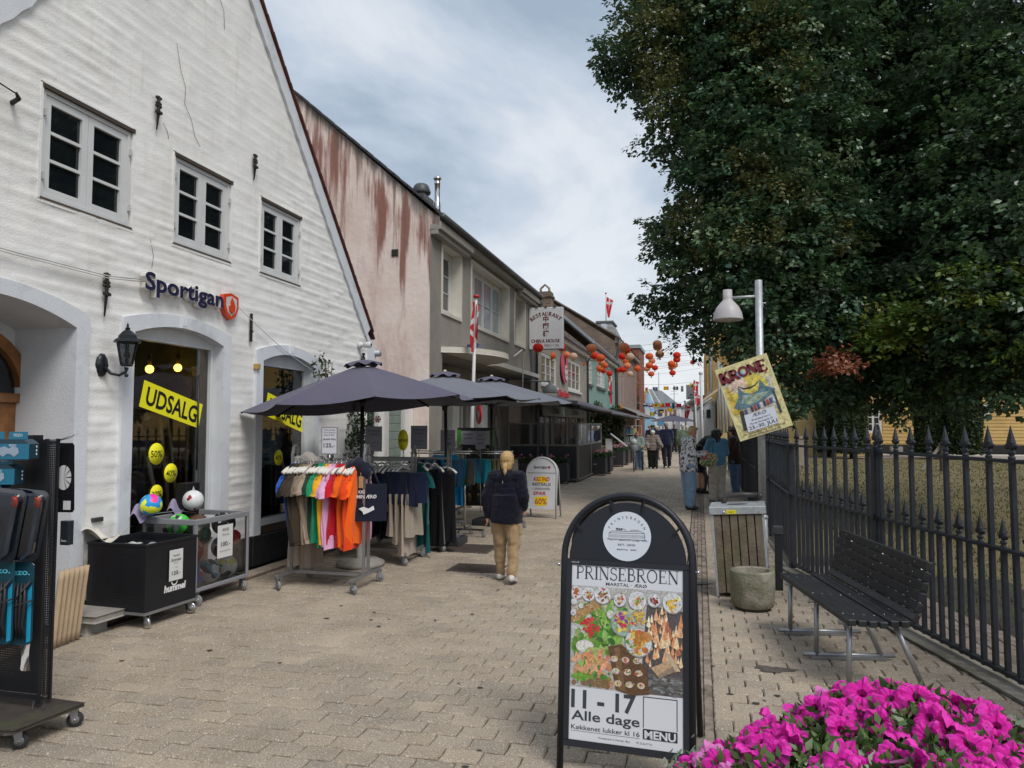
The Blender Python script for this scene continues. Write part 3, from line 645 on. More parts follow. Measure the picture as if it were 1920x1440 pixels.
for k,(pa,pb)in enumerate([((AP[0]-.0,AP[1]+.03),(10.96,AP[1]-1.105*(10.96-AP[0])+.0)),((AP[0]-.24,AP[1]+.30),(1.9,AP[1]+.56-1.21*(AP[0]-1.9)))]):
 a=Vector((0,*pa));b=Vector((0,*pb));d=(b-a).normalized();nrm=Vector((0,-d.z,d.y))if k else Vector((0,d.z,-d.y));
 if nrm.z>0:nrm=-nrm
 m=MB((.5,.54,.58));bw=.19;L_=(b-a).length;n=60;bw=.36 if k else .19
 for i in range(n):
  s0,s1=L_*i/n,L_*(i+1)/n;j0,j1=.008*math.sin(s0*23)+.006*math.sin(s0*61),.008*math.sin(s1*23)+.006*math.sin(s1*61)
  v=[a+d*s0,a+d*s1,a+d*s1+nrm*(bw+j1),a+d*s0+nrm*(bw+j0)];F0=[Vector((XW+.035,q.y,q.z))for q in v];B0=[Vector((XW-.02,q.y,q.z))for q in v]
  m.quad(*F0);m.quad(F0[3],F0[2],B0[2],B0[3])
 m.build('verge_band','limeblue',bA)
 m=MB();off=-nrm*.035
 v=[a+off*.3,b+off*.3+d*.22,b+off*1.2+d*.22,a+off*1.2]
 m.prism([(XW+.04,q.y,q.z)for q in v],(-9,0,0));rf=m.build('roof','roofred',bA)
 for i in range(int(L_/.205)+1):
  s0=i*.205;p=a+d*s0-nrm*.010;q=a+d*(s0+.215)-nrm*.004;m=MB()
  m.prism([(XW+.07,*x[1:])for x in(p,q,q-nrm*.026,p-nrm*.032)],(-.12,0,0));m.build('roof_tile','roofred',rf)
m=MB((.25,.26,.27));m.tube([(XW+.11,11.18,2.83),(XW-8,11.18,2.83)],.055,10);m.build('gutter','galv',bA)
m=MB();m.prism([PW(10.5,3.42,-.03),PW(11.22,2.82,-.03),PW(11.05,2.62,-.03),PW(10.92,2.66,-.03),PW(10.9,3.0,-.03)],(-.4,0,0));m.build('eave_corner','limeblue',bA,bevel=.01)
for k,(y0,y1,zb,zs,zc)in enumerate(doors[1:]):
 zb=.52;fcol=(.58,.59,.59);m=MB(fcol);d=.115
 pbox(m,PW,y0,y1,zb-.08,zb,d-.06,d+.06);pbox(m,PW,y0,y1,zb-.52,zb-.08,d,d+.04,(.16,.11,.08))
 pbox(m,PW,y0,y0+.05,zb,zs-.03,d-.02,d+.05);pbox(m,PW,y1-.05,y1,zb,zs-.03,d-.02,d+.05)
 n=12;
 for i in range(n):
  a,b=y0+(y1-y0)*i/n,y0+(y1-y0)*(i+1)/n;za,zb2=arc_z(a,y0,y1,zs,zc),arc_z(b,y0,y1,zs,zc)
  m.prism([PW(a,zs-.026,d-.02),PW(b,zs-.026,d-.02),PW(b,zb2,d-.02),PW(a,za,d-.02)],(-.05,0,0))
 pbox(m,PW,y0+.05,y1-.05,zs-.045,zs-.025,d-.035,d+.05)
 if k==0:pbox(m,PW,y1-.22,y1-.17,zb,zs-.05,d+.03,d+.06,(.35,.35,.34));
 fr=m.build('shop_window','satin',bA,bevel=.004)
 g=MB();g.quad(PW(y0+.05,zb,d+.02),PW(y1-.05,zb,d+.02),PW(y1-.05,zs-.045,d+.02),PW(y0+.05,zs-.045,d+.02));g.build('pane','shopglass',fr,recalc=False)
 if k==0:
  m=MB((.02,.02,.02));m.tube([PW(y1-.25,1.18,d-.02),PW(y1-.25,2.2,d-.02)],.010,8);m.build('door_handle','satin',fr)
mat('room',None,rough=.8,var=.4,vs=3)
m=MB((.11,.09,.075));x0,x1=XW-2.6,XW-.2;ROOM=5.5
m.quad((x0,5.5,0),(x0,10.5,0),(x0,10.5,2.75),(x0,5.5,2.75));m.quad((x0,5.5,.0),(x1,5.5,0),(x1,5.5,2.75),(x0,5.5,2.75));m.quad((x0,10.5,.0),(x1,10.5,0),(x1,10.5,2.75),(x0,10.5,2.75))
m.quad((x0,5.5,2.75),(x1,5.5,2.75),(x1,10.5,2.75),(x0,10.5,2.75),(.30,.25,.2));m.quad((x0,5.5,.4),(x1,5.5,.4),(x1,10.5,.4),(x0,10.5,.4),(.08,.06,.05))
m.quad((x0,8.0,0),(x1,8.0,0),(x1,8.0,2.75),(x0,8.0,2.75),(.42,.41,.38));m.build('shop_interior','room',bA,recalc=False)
sh=MB();rn=random.Random(9);goods=[(.4,.38,.35),(.05,.09,.16),(.25,.05,.04),(.03,.03,.03),(.15,.13,.1),(.08,.2,.25),(.3,.28,.1),(.2,.2,.2)]
for z in(.75,1.1,1.45,1.8):
 for yy in(5.65,8.1):
  sh.box(x0+.02,x0+.35,yy,yy+2.3,z,z+.02,(.12,.08,.05));p=yy+.05
  while p<yy+2.2:
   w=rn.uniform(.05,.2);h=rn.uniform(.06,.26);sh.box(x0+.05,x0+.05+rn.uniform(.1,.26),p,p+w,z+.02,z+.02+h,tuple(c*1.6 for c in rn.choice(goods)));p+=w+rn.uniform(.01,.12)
tag(sh.build('shelf_goods','room'),'dim shelves stocked with small goods inside the white shop','shelves',kind='stuff')
for(yy,z,dd)in((7.02,2.28,.78),(7.48,2.33,.78)):
 t=thing('pendant_lamp','lit yellow globe lamp, %s of the two inside the left shop window'%('left' if yy<7.1 else 'right'),'lamp',PW(yy,z,dd),group='globe lamps in the shop')
 m=MB((1,.62,.08));m.ball((0,0,0),.045,14);mt=MATS.get('bulb')or mat('bulb',None,var=0,emit=4);m.build('globe','bulb',t)
 m=MB((.12,.07,.04));m.lathe([(.012,.16),(.022,.15),(.022,.045),(.0,.04)],10);m.tube([(0,0,.15),(0,0,.5)],.003,5);m.build('socket','matte',t)
mat('bamboo',(.28,.2,.1),rough=.5,var=.25,vs=9)
for i,(a,b,r)in enumerate([((6.83,.6),(6.62,1.95),.024),((7.02,.55),(6.78,1.9),.022),((7.16,.6),(7.16,2.1),.018),((6.93,.6),(6.86,1.85),.016)]):
 m=MB();n=9;pts=[PW(a[0]+(b[0]-a[0])*k/n,a[1]+(b[1]-a[1])*k/n,.33+.03*i)for k in range(n+1)];m.tube(pts,r,8)
 for p in pts[1:-1]:m.ball(p,r*1.22,8,sc=(1,1,.35))
 tag(m.build('bamboo_pole','bamboo'),['thick leaning bamboo pole, leftmost inside the left shop window','bamboo pole leaning across behind the fifty per cent sticker','upright bamboo pole behind the end of the sale banner','thin bamboo pole between the thicker poles in the shop window'][i],'bamboo pole','bamboo poles in the shop window')
m=MB((.5,.42,.32));m.lathe([(.035,0),(.06,.02),(.062,.11),(.10,.125)],16);o=m.build('shade','matte',None,loc=PW(6.42,1.72,.32),rot=(.5,.3,0));o.name='straw_hat';tag(o,'pale straw hat hanging by the left edge of the shop window display','hat')
def mannequin(loc,rz,label,shirtcol,legs=True):
 t=thing('mannequin',label,'mannequin',loc,rz)
 m=MB();capsule(m,(0,0,.95),.12,(0,0,1.25),.15,12);capsule(m,(0,0,1.38),.05,(0,0,1.47),.045)
 for s in(-1,1):capsule(m,(s*.17,0,1.36),.05,(s*.23,.02,1.08),.038);capsule(m,(s*.23,.02,1.08),.037,(s*.25,-.06,.85),.026);capsule(m,(s*.25,-.06,.85),.028,(s*.25,-.10,.76),.02);capsule(m,(s*.085,0,.9),.08,(s*.09,0,.5),.06)
 for s in(-1,1):
  for q in range(4):capsule(m,(s*(.25+.009*(q-1.5)),-.10-.002*q,.765),.0075,(s*(.25+.012*(q-1.5)),-.115-.004*q,.69+.006*abs(q-1)),.0055,6)
  capsule(m,(s*.235,-.09,.79),.009,(s*.222,-.125,.74),.007,6)
 me=remesh(m,.008,2);me.materials.append(M['mannequin']);paint(me,[(.5,.44,.36)]*len(me.polygons));link('figure',me,t)
 m=MB();capsule(m,(-.1,0,1.28),.13,(.1,0,1.28),.13);capsule(m,(0,0,.85),.17,(0,0,1.28),.19)
 for s in(-1,1):capsule(m,(s*.16,0,1.36),.075,(s*.22,.01,1.15),.07)
 me=remesh(m,.016,3,disp=lambda c:.01*noise.noise(c*9));me.materials.append(M['cloth']);paint(me,[shirtcol]*len(me.polygons));link('shirt',me,t)
 m=MB((.015,.015,.018));m.lathe([(.19,.35),(.2,.6),(.16,.98),(0,1.0)],18);m.build('trousers','cloth',t)
 return t
mat('mannequin',None,rough=.5,var=.03)
mannequin(PW(6.30,.25,.42),R(75),'headless mannequin with pale hand beside the left shop window',(.012,.012,.016))
mannequin(PW(8.92,.25,.5),R(80),'headless mannequin in a grey-blue polo shirt behind the second shop window',(.10,.16,.2))
for i,yy in enumerate((7.32,7.56)):
 m=MB((.02,.018,.02));m.grid(lambda a,b:PW(yy+.2*a-.05*b*(1-a),.55+.85*b*(1-.25*abs(a-.5)),.6+.04*math.sin(a*9+i)),10,8);m.grid(lambda a,b:PW(yy+.015-.05*b+.03*a,.6+.8*b,.58),1,6,(.45,.02,.03))
 tag(m.build('jacket','cloth',recalc=False),('black jacket with red piping hanging %s of the pair in the shop window'%('left' if i==0 else 'right')),'jacket','black and red jackets')
YEL=(.86,.80,.02)
def banner(parts_u,label,txt='UDSALG',xg=XW-.128):
 p=[at(u,v,x=xg)for u,v in parts_u];o=p[3];X=(p[2]-p[3]);Y=(p[0]-p[3]);L_=X.length;H_=Y.length;xd=X.normalized();yd=Vector((1,0,0)).cross(xd).normalized()
 if yd.z<0:yd=-yd
 m=MB(YEL);m.prism([o,o+xd*L_,o+xd*L_+yd*H_,o+yd*H_],(-.003,0,0));b=m.build('sale_banner','print');tag(b,label,'sign','yellow sale banners')
 t=MB((.012,.012,.015));t.text(txt,H_*.93,o+xd*L_*.5+yd*H_*.175+Vector((.003,0,0)),xd,yd,align='c',bold=.022,fit=L_*.86);t.build('lettering','print',b,recalc=False)
banner([(270,712),(378,757),(372,803),(261,762)],'yellow UDSALG sale banner tilted in the left shop window')
banner([(503,736),(572,768),(567,811),(496,778)],'yellow UDSALG sale banner partly behind the parasol, right shop window')
def sticker(u,v,r,txt,label,xg=XW-.126):
 p=at(u,v,x=xg);m=MB(YEL);m.lathe([(0,.003),(r,.003),(r,0)],28,ax='x');o=m.build('sale_sticker','print',loc=p);tag(o,label,'sticker','round yellow discount stickers')
 t=MB((.012,.012,.015));t.text(txt,r*.85,(.004,0,-r*.3),(0,1,0),(0,0,1),align='c',bold=.014,fit=r*1.45);t.build('lettering','print',o,recalc=False)
sticker(293,851,.108,'50%','round yellow 50% sticker on the left shop window, topmost');sticker(320,887,.098,'40%','round yellow 40% sticker on the left shop window under the banner');sticker(293,926,.09,'30%','round yellow 30% sticker low on the left shop window behind the ball')
sticker(522,858,.10,'40%','round yellow 40% sticker on the right shop window')
p=at(318,912,x=XW-.12);t=thing('ball_display_box','black display box with a white triangle emblem behind the volleyball','box',(XW+.10,p.y,.86))
m=MB((.012,.012,.014));m.box(-.06,.06,-.1,.1,-.12,.22);m.build('box','satin',t,bevel=.004)
m=MB((.75,.75,.75));m.poly([(.062,-.045,.10),(.062,0,.19),(.062,.006,.14),(.062,-.02,.11)]);m.poly([(.062,.045,.10),(.062,0,.19),(.062,.012,.14),(.062,.03,.12)]);m.poly([(.062,-.03,.095),(.062,.03,.095),(.062,.0,.118)]);m.build('emblem','print',t,recalc=False);m=MB((.75,.75,.75));m.text('SELECT',.04,(.062,0,.05),(0,1,0),(0,0,1),bold=.012,fit=.13);m.build('lettering','print',t,recalc=False)
# ---- lettering, fittings on the white wall ----
t=thing('shop_sign','raised navy Sportigan letters with a red flame shield on the white wall','sign',PW(6.5,3.0,0))
m=MB((.012,.012,.055));p0=at(258,546,x=XW);p1=at(407,575,x=XW)
m.text('Sportigan',.235,(.085,5.905-6.5,2.945-3.0),(0,1,0),(0,0,1),align='l',bold=.028,fit=1.19);m.build('lettering','satin',t,recalc=False)
m=MB((.62,.60,.56));m.text('Sportigan',.235,(.083,5.905-6.5,2.945-3.0),(0,1,0),(0,0,1),align='l',bold=.028,th=.06,fit=1.19);m.build('letter_backing','satin',t)
sh_=[(-.13,.10),(0,.13),(.13,.10),(.135,-.02),(.09,-.11),(0,-.165),(-.09,-.11),(-.135,-.02)]
m=MB((.62,.07,.02));c=Vector((.0,7.27-6.5,.0));m.prism([c+Vector((.06,a,b))for a,b in sh_],(-.05,0,0));m.build('shield','gloss',t,bevel=.004)
m=MB((.55,.54,.53));m.poly([c+Vector((.064,a*.74,b*.76))for a,b in sh_]);m.build('shield_face','satin',t,recalc=False)
m=MB((.62,.07,.02));fl=[(0,.085),(.03,.04),(.06,-.01),(.05,-.065),(0,-.10),(-.05,-.065),(-.055,-.02),(-.02,.0),(-.025,.04)];m.prism([c+Vector((.075,a,b))for a,b in fl],(-.012,0,0));m.build('flame','gloss',t)
def anchor(y,z0,z1,label,plain=False):
 m=MB();
 if plain:m.bar(PW(y,z0,-.03),PW(y,z1,-.03),.022,.028);m.bar(PW(y-.02,z0+.12,-.035),PW(y+.02,z0+.12,-.035),.03,.02)
 else:
  H=z1-z0;m.tube([PW(y,z0,-.02),PW(y,z0+H*.5,-.035),PW(y+.004,z0+H*.8,-.035),PW(y,z1,-.03)],[.006,.016,.015,.018],7)
  for zz,w in((.52,.032),(.70,.035),(.78,.03),(.95,.032)):
   for s in(-1,1):m.ball(PW(y+s*w*.7,z0+H*zz,-.035),.017,8)
  m.bar(PW(y-.03,z0+H*.5,-.045),PW(y+.03,z0+H*.5,-.045),.03,.025)
 tag(m.build('wall_anchor','rustiron'),label,'wall anchor','iron wall anchors on the white gable')
mat('rustiron',(.018,.015,.014),rough=.6,var=.5,vs=20,bump=.8,bs=80,dirt=(.10,.035,.015),ds=12,dth=.56)
anchor(6.075,4.54,4.87,'black iron wall anchor between the two left upper windows');anchor(7.715,4.57,4.88,'black iron wall anchor above and left of the smallest upper window')
anchor(5.49,2.62,3.01,'black iron wall anchor above the wall lantern');anchor(7.705,2.64,2.97,'plain black iron bar on the wall right of the shop sign',True);q=at(678,662,x=XW);q2=at(676,692,x=XW);anchor(q.y,q2.z-.05,q.z,'black iron wall anchor under the right eave above the parasol')
q=at(22,193,x=XW);m=MB();m.tube([q+Vector((0,0,0)),q+Vector((.10,-.03,.01)),q+Vector((.13,-.08,.03))],[.02,.018,.01],7);m.tube([q+Vector((.12,-.08,.03)),q+Vector((.12,-.3,.06))],.006,5);tag(m.build('wall_hook','rustiron'),'rusty hook with a wire at the upper left edge of the white wall','hook')
m=MB((.55,.55,.54));pts=[PW(3.0,3.02,-.04),PW(4.6,2.985,-.04),PW(5.49,2.98,-.05),PW(5.9,3.03,-.05)];m.tube(pts,.006,5);m.tube([p+Vector((0,0,-.02))for p in pts],.005,5)
a=PW(7.42,3.0,-.05);b=PW(10.8,2.25,-.05);m.tube([a+(b-a)*t_+Vector((0,0,-.22*math.sin(PI*t_)))for t_ in[i/14 for i in range(15)]],.005,5);tag(m.build('cable','matte'),'thin white cable sagging along the white wall either side of the shop sign','cable')
q=at(478,687,x=XW);m=MB((.42,.28,.09));m.box(XW-.02,XW+.06,q.y-.03,q.y+.03,q.z-.035,q.z+.03);tag(m.build('brass_box','satin',bevel=.004),'small brass-coloured box on the wall between the shop windows','box')
q=at(672,647,x=XW);t=thing('security_camera','white security camera under the right slope of the white gable','camera',q)
m=MB((.6,.6,.6));m.lathe([(.0,-.0),(.05,0),(.05,.05),(.03,.06),(.03,.10)],14,ax='x');m.build('mount','satin',t);m=MB((.6,.6,.6));m.lathe([(0,.10),(.045,.10),(.05,.2),(.035,.215),(0,.215)],14,ax='x');m.build('housing','satin',t);m=MB((.05,.05,.05));m.lathe([(0,.217),(.025,.217)],12,ax='x');m.build('lens','gloss',t)
q=at(181,974,x=XW);m=MB((.045,.045,.045));m.box(XW-.02,XW+.025,q.y-.055,q.y+.055,q.z-.02,q.z+.018);tag(m.build('vent_plate','satin',bevel=.003),'small dark metal plate low on the white wall above the sock bin','vent')
t=thing('wall_lantern','weathered black carriage lantern on the wall beside the left shop window','lantern',PW(5.50,2.19,0))
m=MB();m.lathe([(0,.03),(.05,.028),(.065,.012),(.07,0)],8,ax='x');m.ball((0,0,0),.001,4);m.T=Matrix.Scale(1.7,4,(0,0,1));m.lathe([(0,.03),(.045,.028),(.06,.012),(.065,-.01)],10,ax='x');m.build('wall_plate','blackpaint',t)
m=MB();m.tube([(.03,0,-.02),(.08,.02,-.075),(.14,.05,-.09),(.185,.075,-.06),(.19,.08,-.02)],[.016,.014,.013,.013,.02],8);m.ball((.19,.08,-.09),.018,8);m.build('arm','blackpaint',t)
hx=lambda r,z,k:(.19+r*math.cos(PI/3*k+.3),.08+r*math.sin(PI/3*k+.3),z)
m=MB();m.lathe([(.0,-.01),(.045,-.01),(.055,.0),(.055,.012),(0,.012)],6,at=(.19,.08,0),smooth=False);
for k in range(6):m.bar(hx(.052,.01,k),hx(.088,.20,k),.010,.010)
m.lathe([(.088,.195),(.125,.205),(.118,.222),(.085,.24),(.08,.265),(.045,.30),(.03,.31),(.018,.318),(.024,.33),(.008,.345),(.012,.355),(0,.385)],6,at=(.19,.08,0),smooth=False,a0=.3,a1=.3+2*PI);cg=m.build('cage','blackpaint',t,bevel=0)
m=MB();
for k in range(6):m.quad(hx(.050,.012,k),hx(.050,.012,k+1),hx(.085,.197,k+1),hx(.085,.197,k))
m.build('lantern_glass','tint',t,recalc=False);m=MB((.4,.4,.38));m.ball((.19,.08,.09),.026,10,sc=(1,1,1.3));m.build('bulb','gloss',t)
m=MB();m.prism([(-5.02,5.02,0),(-4.72,5.0,0),(-4.70,5.2,0),(-5.0,5.25,0)],(0,0,.10));m.prism([(-5.05,4.98,.10),(-4.62,4.98,.10),(-4.60,5.28,.10),(-5.05,5.28,.10)],(0,0,.055));tag(m.build('stone_step','stonegrey',bevel=.012),'worn grey stone step between the tan card strips and the sock bin','step')
# ======== low annex in the passage ========
t=thing('annex','low white annex with sage green boarding set back behind the parasols','building')
PA=PL(-5.45);m=MB((.5,.49,.46));wall_cells(m,PA,[10.94,13.74],[0,2.35],[(11.3,12.2,.7,2.15)],.12);m.build('wall','limewash',t)
window(t,PA,11.3,12.2,.7,2.15,.06,cas=1,rows=2,cols=2,gm='farglass',col=(.6,.6,.58))
m=MB((.62,.62,.6));pbox(m,PA,12.3,12.46,0,2.35,-.05,.02);pbox(m,PA,13.1,13.2,0,2.35,-.05,.02);m.build('pilaster','satin',t)
for i in range(14):
 m=MB((.22,.27,.23));pbox(m,PA,12.47,13.09,.2+i*.15,.2+i*.15+.142,-.02,.01);m.build('board','matte',t,bevel=.004)
m=MB((.5,.5,.48));m.prism([(-5.30,10.97,2.36),(-5.30,13.72,2.36),(-5.5,13.72,2.44),(-5.5,10.97,2.44)],(0,0,.05));m.prism([(-5.28,10.97,2.43),(-5.28,13.72,2.43),(-7.5,13.72,2.75),(-7.5,10.97,2.75)],(0,0,.04),(.06,.06,.06));m.build('roof','matte',t)
# ======== grey rendered building with the pink gable ========
mat('greyrender',(.27,.25,.222),rough=.95,var=.10,vs=2,bump=1.0,bs=28,bd=8,dirt=(.22,.20,.175),ds=1.2,dth=.5)
mat('cream',(.62,.59,.52),rough=.6,var=.06)
mat('skyglass',(.30,.34,.38),rough=.08,var=.3,vs=1.5,spec=.9)
mat('gutter',(.085,.085,.085),rough=.5,var=.15,metal=.3)
def pink():
 m=bpy.data.materials.new('pinkrender');m.use_nodes=True;t=m.node_tree;N=t.nodes;L=t.links;b=N['Principled BSDF'];b.inputs['Roughness'].default_value=.95;b.inputs['Specular IOR Level'].default_value=.1
 g=N.new('ShaderNodeNewGeometry');s=N.new('ShaderNodeSeparateXYZ');L.new(g.outputs['Position'],s.inputs[0])
 def mth(op,a,b_=None,c=None):
  n=N.new('ShaderNodeMath');n.operation=op
  for i,x in enumerate((a,b_,c)):
   if x is None:continue
   if isinstance(x,(int,float)):n.inputs[i].default_value=x
   else:L.new(x,n.inputs[i])
  return n.outputs[0]
 edge=mth('MULTIPLY_ADD',s.outputs[0],-.9,1.35);tt=mth('SUBTRACT',edge,s.outputs[2])
 def nz(sc,scale,det=5,ro=.6):
  mp_=N.new('ShaderNodeMapping');mp_.inputs['Scale'].default_value=sc;L.new(g.outputs['Position'],mp_.inputs[0]);n=N.new('ShaderNodeTexNoise');n.inputs['Scale'].default_value=scale;n.inputs['Detail'].default_value=det;n.inputs['Roughness'].default_value=ro;L.new(mp_.outputs[0],n.inputs['Vector']);return n.outputs['Fac']
 def ramp(v,a,b_,lo=0.,hi=1.):
  r=N.new('ShaderNodeMapRange');r.interpolation_type='SMOOTHSTEP';r.inputs['From Min'].default_value=a;r.inputs['From Max'].default_value=b_;r.inputs['To Min'].default_value=lo;r.inputs['To Max'].default_value=hi;L.new(v,r.inputs['Value']);return r.outputs[0]
 def mix(f,a,b_):
  x=N.new('ShaderNodeMix');x.data_type='RGBA'
  L.new(f,x.inputs[0])
  for i,c in((6,a),(7,b_)):
   if isinstance(c,tuple):x.inputs[i].default_value=(*c,1)
   else:L.new(c,x.inputs[i])
  return x.outputs[2]
 c=mix(ramp(nz((1,1,1),1.3,7),.35,.65),(.80,.69,.62),(.72,.60,.53))
 c=mix(ramp(nz((1,1,.3),2.2,6),.5,.62,0,.5),c,(.52,.36,.31))
 st=mth('SUBTRACT',nz((1,1,.07),3.4,6,.62),mth('MULTIPLY',mth('ABSOLUTE',mth('SUBTRACT',tt,.75)),.085))
 c=mix(ramp(st,.43,.54,0,.88),c,(.24,.09,.065))
 st2=mth('SUBTRACT',nz((1.3,1,.05),6.5,5,.6),mth('MULTIPLY',tt,.09))
 c=mix(ramp(st2,.46,.60,0,.8),c,(.22,.14,.11))
 c=mix(ramp(mth('SUBTRACT',nz((1,1,.2),5,5),mth('MULTIPLY',tt,.8)),.2,.5,0,.8),c,(.13,.12,.10))
 c=mix(ramp(nz((1,1,1),38,3),.67,.72,0,.6),c,(.5,.42,.37))
 L.new(c,b.inputs['Base Color']);bp=N.new('ShaderNodeBump');bp.inputs['Strength'].default_value=.5;bp.inputs['Distance'].default_value=.02;L.new(nz((1,1,1),9,8),bp.inputs['Height']);L.new(bp.outputs[0],b.inputs['Normal'])
 MATS['pinkrender']=m
pink()
YB=13.75
bB=thing('grey_building','grey rendered two-storey building with a stained pink gable wall and white deep windows','building')
PB=PL(XW);zt=5.55
w1=(14.47,15.70,4.02,5.44);w2=(16.51,19.97,4.02,5.48);w3=(20.71,22.0,4.04,5.45)
m=MB();wall_cells(m,PB,[YB,23.4],[3.1,5.78],[w1,w2,w3],.32);m.build('wall','greyrender',bB)
for a_,b_ in((YB+.012,14.5),(22.75,23.4)):m=MB();pbox(m,PB,a_,b_,0,3.1,0,.3);m.build('wall','greyrender',bB)
m=MB((.2,.185,.165));P2=PL(XW-.7);wall_cells(m,P2,[14.3,22.8],[0,3.1],[(15.3,16.2,0,2.2),(17.0,18.3,.9,2.3),(19.2,20.6,.4,2.5)],.15);m.quad((XW,14.4,3.1),(XW-.7,14.4,3.1),(XW-.7,22.8,3.1),(XW,22.8,3.1));m.build('shop_front','greyrender',bB)
for a in(14.9,16.4,18.8):m=MB((.58,.58,.54));pbox(m,PL(XW-.55),a,a+.5,0,2.9,-.15,.15);m.build('column','satin',bB,bevel=.01)
window(bB,P2,17.0,18.3,.9,2.3,.1,cas=1,rows=1,cols=2,gm='farglass');window(bB,P2,19.2,20.6,.4,2.5,.1,cas=1,rows=1,cols=2,gm='farglass')
m=MB((.4,.4,.38));pbox(m,P2,15.3,16.2,0,2.2,.06,.1);m.build('door','satin',bB)
for w,cs in((w1,1),(w2,4),(w3,1)):
 y0,y1,z0,z1=w;m=MB((.60,.585,.54))
 pbox(m,PB,y0-.06,y0+.01,z0-.06,z1+.06,-.02,.30);pbox(m,PB,y1-.01,y1+.06,z0-.06,z1+.06,-.02,.30);pbox(m,PB,y0+.01,y1-.01,z1-.01,z1+.06,-.02,.30);pbox(m,PB,y0+.01,y1-.01,z0-.06,z0+.01,-.035,.30)
 m.build('window_surround','cream',bB);window(bB,PB,y0+.02,y1-.02,z0+.02,z1-.02,.24,cas=cs,rows=3 if cs==1 else 2,fw=.07,cw=.06,gb=.02,gm='skyglass' if cs>1 else 'farglass')
m=MB();pk=[(XW,0),(XW,5.62),(-5.03+.08,5.62),(-4.92,5.78),(-5.05,5.86),(-8.1,8.58),(-8.22,8.64),(-8.4,8.60),(-11.5,5.8),(-11.5,0)]
m.poly([(a,YB,b)for a,b in pk]);m.build('gable_wall','pinkrender',bB,recalc=False)
m=MB((.05,.05,.055))
m.prism([(-4.93,YB-.05,5.84),(-8.23,YB-.05,8.68),(-8.23,YB-.05,8.74),(-4.93,YB-.05,5.90)],(0,9.7,0));m.prism([(-8.23,YB-.05,8.68),(-11.6,YB-.05,5.7),(-11.6,YB-.05,5.76),(-8.23,YB-.05,8.74)],(0,9.7,0));rf=m.build('roof','slate',bB)
for i in range(11):
 a=i/11;m=MB();p=Vector((-4.98,YB-.07,5.895));q=Vector((-8.25,YB-.07,8.735));d=(q-p)/11;p0=p+d*i;p1=p+d*(i+1.04);m.prism([p0,p1,p1+Vector((0,0,.035)),p0+Vector((0,0,.055))],(0,.32,0));m.build('roof_tile','slate',rf)
m=MB((.26,.255,.25));m.tube([(-4.88,YB+.02,5.80),(-4.88,23.5,5.80)],.07,12);m.build('gutter','gutter',bB)
for k in range(14):mm=MB();mm.bar((-4.95,YB+.4+k*.7,5.72),(-4.81,YB+.4+k*.7,5.80),.02,.012);mm.build('bracket','gutter',bB)
m=MB((.30,.28,.25));m.box(XW-.02,-4.93,YB+.003,23.4,5.62,5.78)
for a,b in((YB+.003,16.0),(20.9,23.4)):m.box(XW,-4.90,a,b,5.54,5.70);m.box(XW,-4.96,a,b-.1,5.44,5.54)
m.build('eave','matte',bB,bevel=.01)
m=MB((.5,.49,.46));n=14;P_=[(XW,14.4)]+[(XW+.95*math.sin(PI*i/n)**.6,14.4+3.3*(i/n))for i in range(1,n)]+[(XW,17.75)]
m.prism([(a,b,3.16)for a,b in P_],(0,0,.13));m.box(XW+.003,XW+.28,17.76,22.95,3.14,3.26);m.build('canopy','cream',bB,bevel=.008)
m=MB();m.box(XW-.02,XW+.004,22.78,22.98,.0,5.4);
m.tube([(-4.88,23.3,5.78),(-4.88,23.3,5.55),(-5.03,23.32,5.3),(-5.05,23.32,.1)],.045,10);m.build('downpipe','gutter',bB)
q=at(741,474,y=YB);m=MB((.10,.085,.07));m.box(q.x-.07,q.x+.07,YB-.02,YB+.02,q.z-.07,q.z+.07)
for k in range(5):m.box(q.x-.06,q.x+.06,YB-.03,YB-.018,q.z-.055+k*.025,q.z-.045+k*.025,(.06,.05,.045))
m.build('vent','satin',bB)
q=at(820,385,y=YB+.3);m=MB();m.lathe([(.07,0),(.07,.15),(.055,.17),(.055,.52),(.062,.53),(.062,.56),(.055,.57),(.055,.62),(.08,.63),(.08,.66),(.05,.69),(0,.7)],14,at=(q.x,q.y,q.z-.1));m.build('flue','chrome',bB)
q=at(790,372,y=YB+1.0);m=MB();m.box(q.x-.17,q.x+.17,q.y-.3,q.y+.3,q.z-.5,q.z+.02,(.07,.07,.07));m.lathe([(.10,.02),(.10,.08),(.19,.09),(.205,.13),(.16,.26),(.12,.30),(0,.31)],18,at=(q.x,q.y,q.z),col=(.07,.075,.08));m.build('roof_fan','satin',bB)
q=at(876,655,x=XW+.4);m=MB((.03,.05,.12));m.box(XW+.3,XW+.55,15.2,15.75,3.295,3.40);m.box(XW+.33,XW+.5,15.3,15.6,3.40,3.44);tag(m.build('blue_tarp','cloth',bevel=.02),'dark blue folded tarp lying on top of the white canopy slab','tarp')
q=at(850,690,x=XW-.02);m=MB((.6,.6,.58));m.tube([(XW+.85,17.2,3.31),(XW+.95,17.6,3.5),(XW+.9,18.0,3.42),(XW+.86,18.1,3.0),(XW+.8,18.3,2.6)],.018,6);tag(m.build('loose_cable','matte'),'loose white cable curling off the canopy slab','cable')
t=thing('niche','pointed arched niche with a horse head relief on the grey wall','relief',(XW-.66,20.9,1.0));m=MB((.13,.12,.11));ap=[(-.42,0),(-.42,.9),(-.30,1.25),(0,1.55),(.30,1.25),(.42,.9),(.42,0)]
m=MB((.33,.31,.28));o_=[(.02,a,b)for a,b in ap];i_=[(.02,a*.8,.02+b*.88)for a,b in ap]
for k in range(6):m.prism([o_[k],o_[k+1],i_[k+1],i_[k]],(.06,0,0))
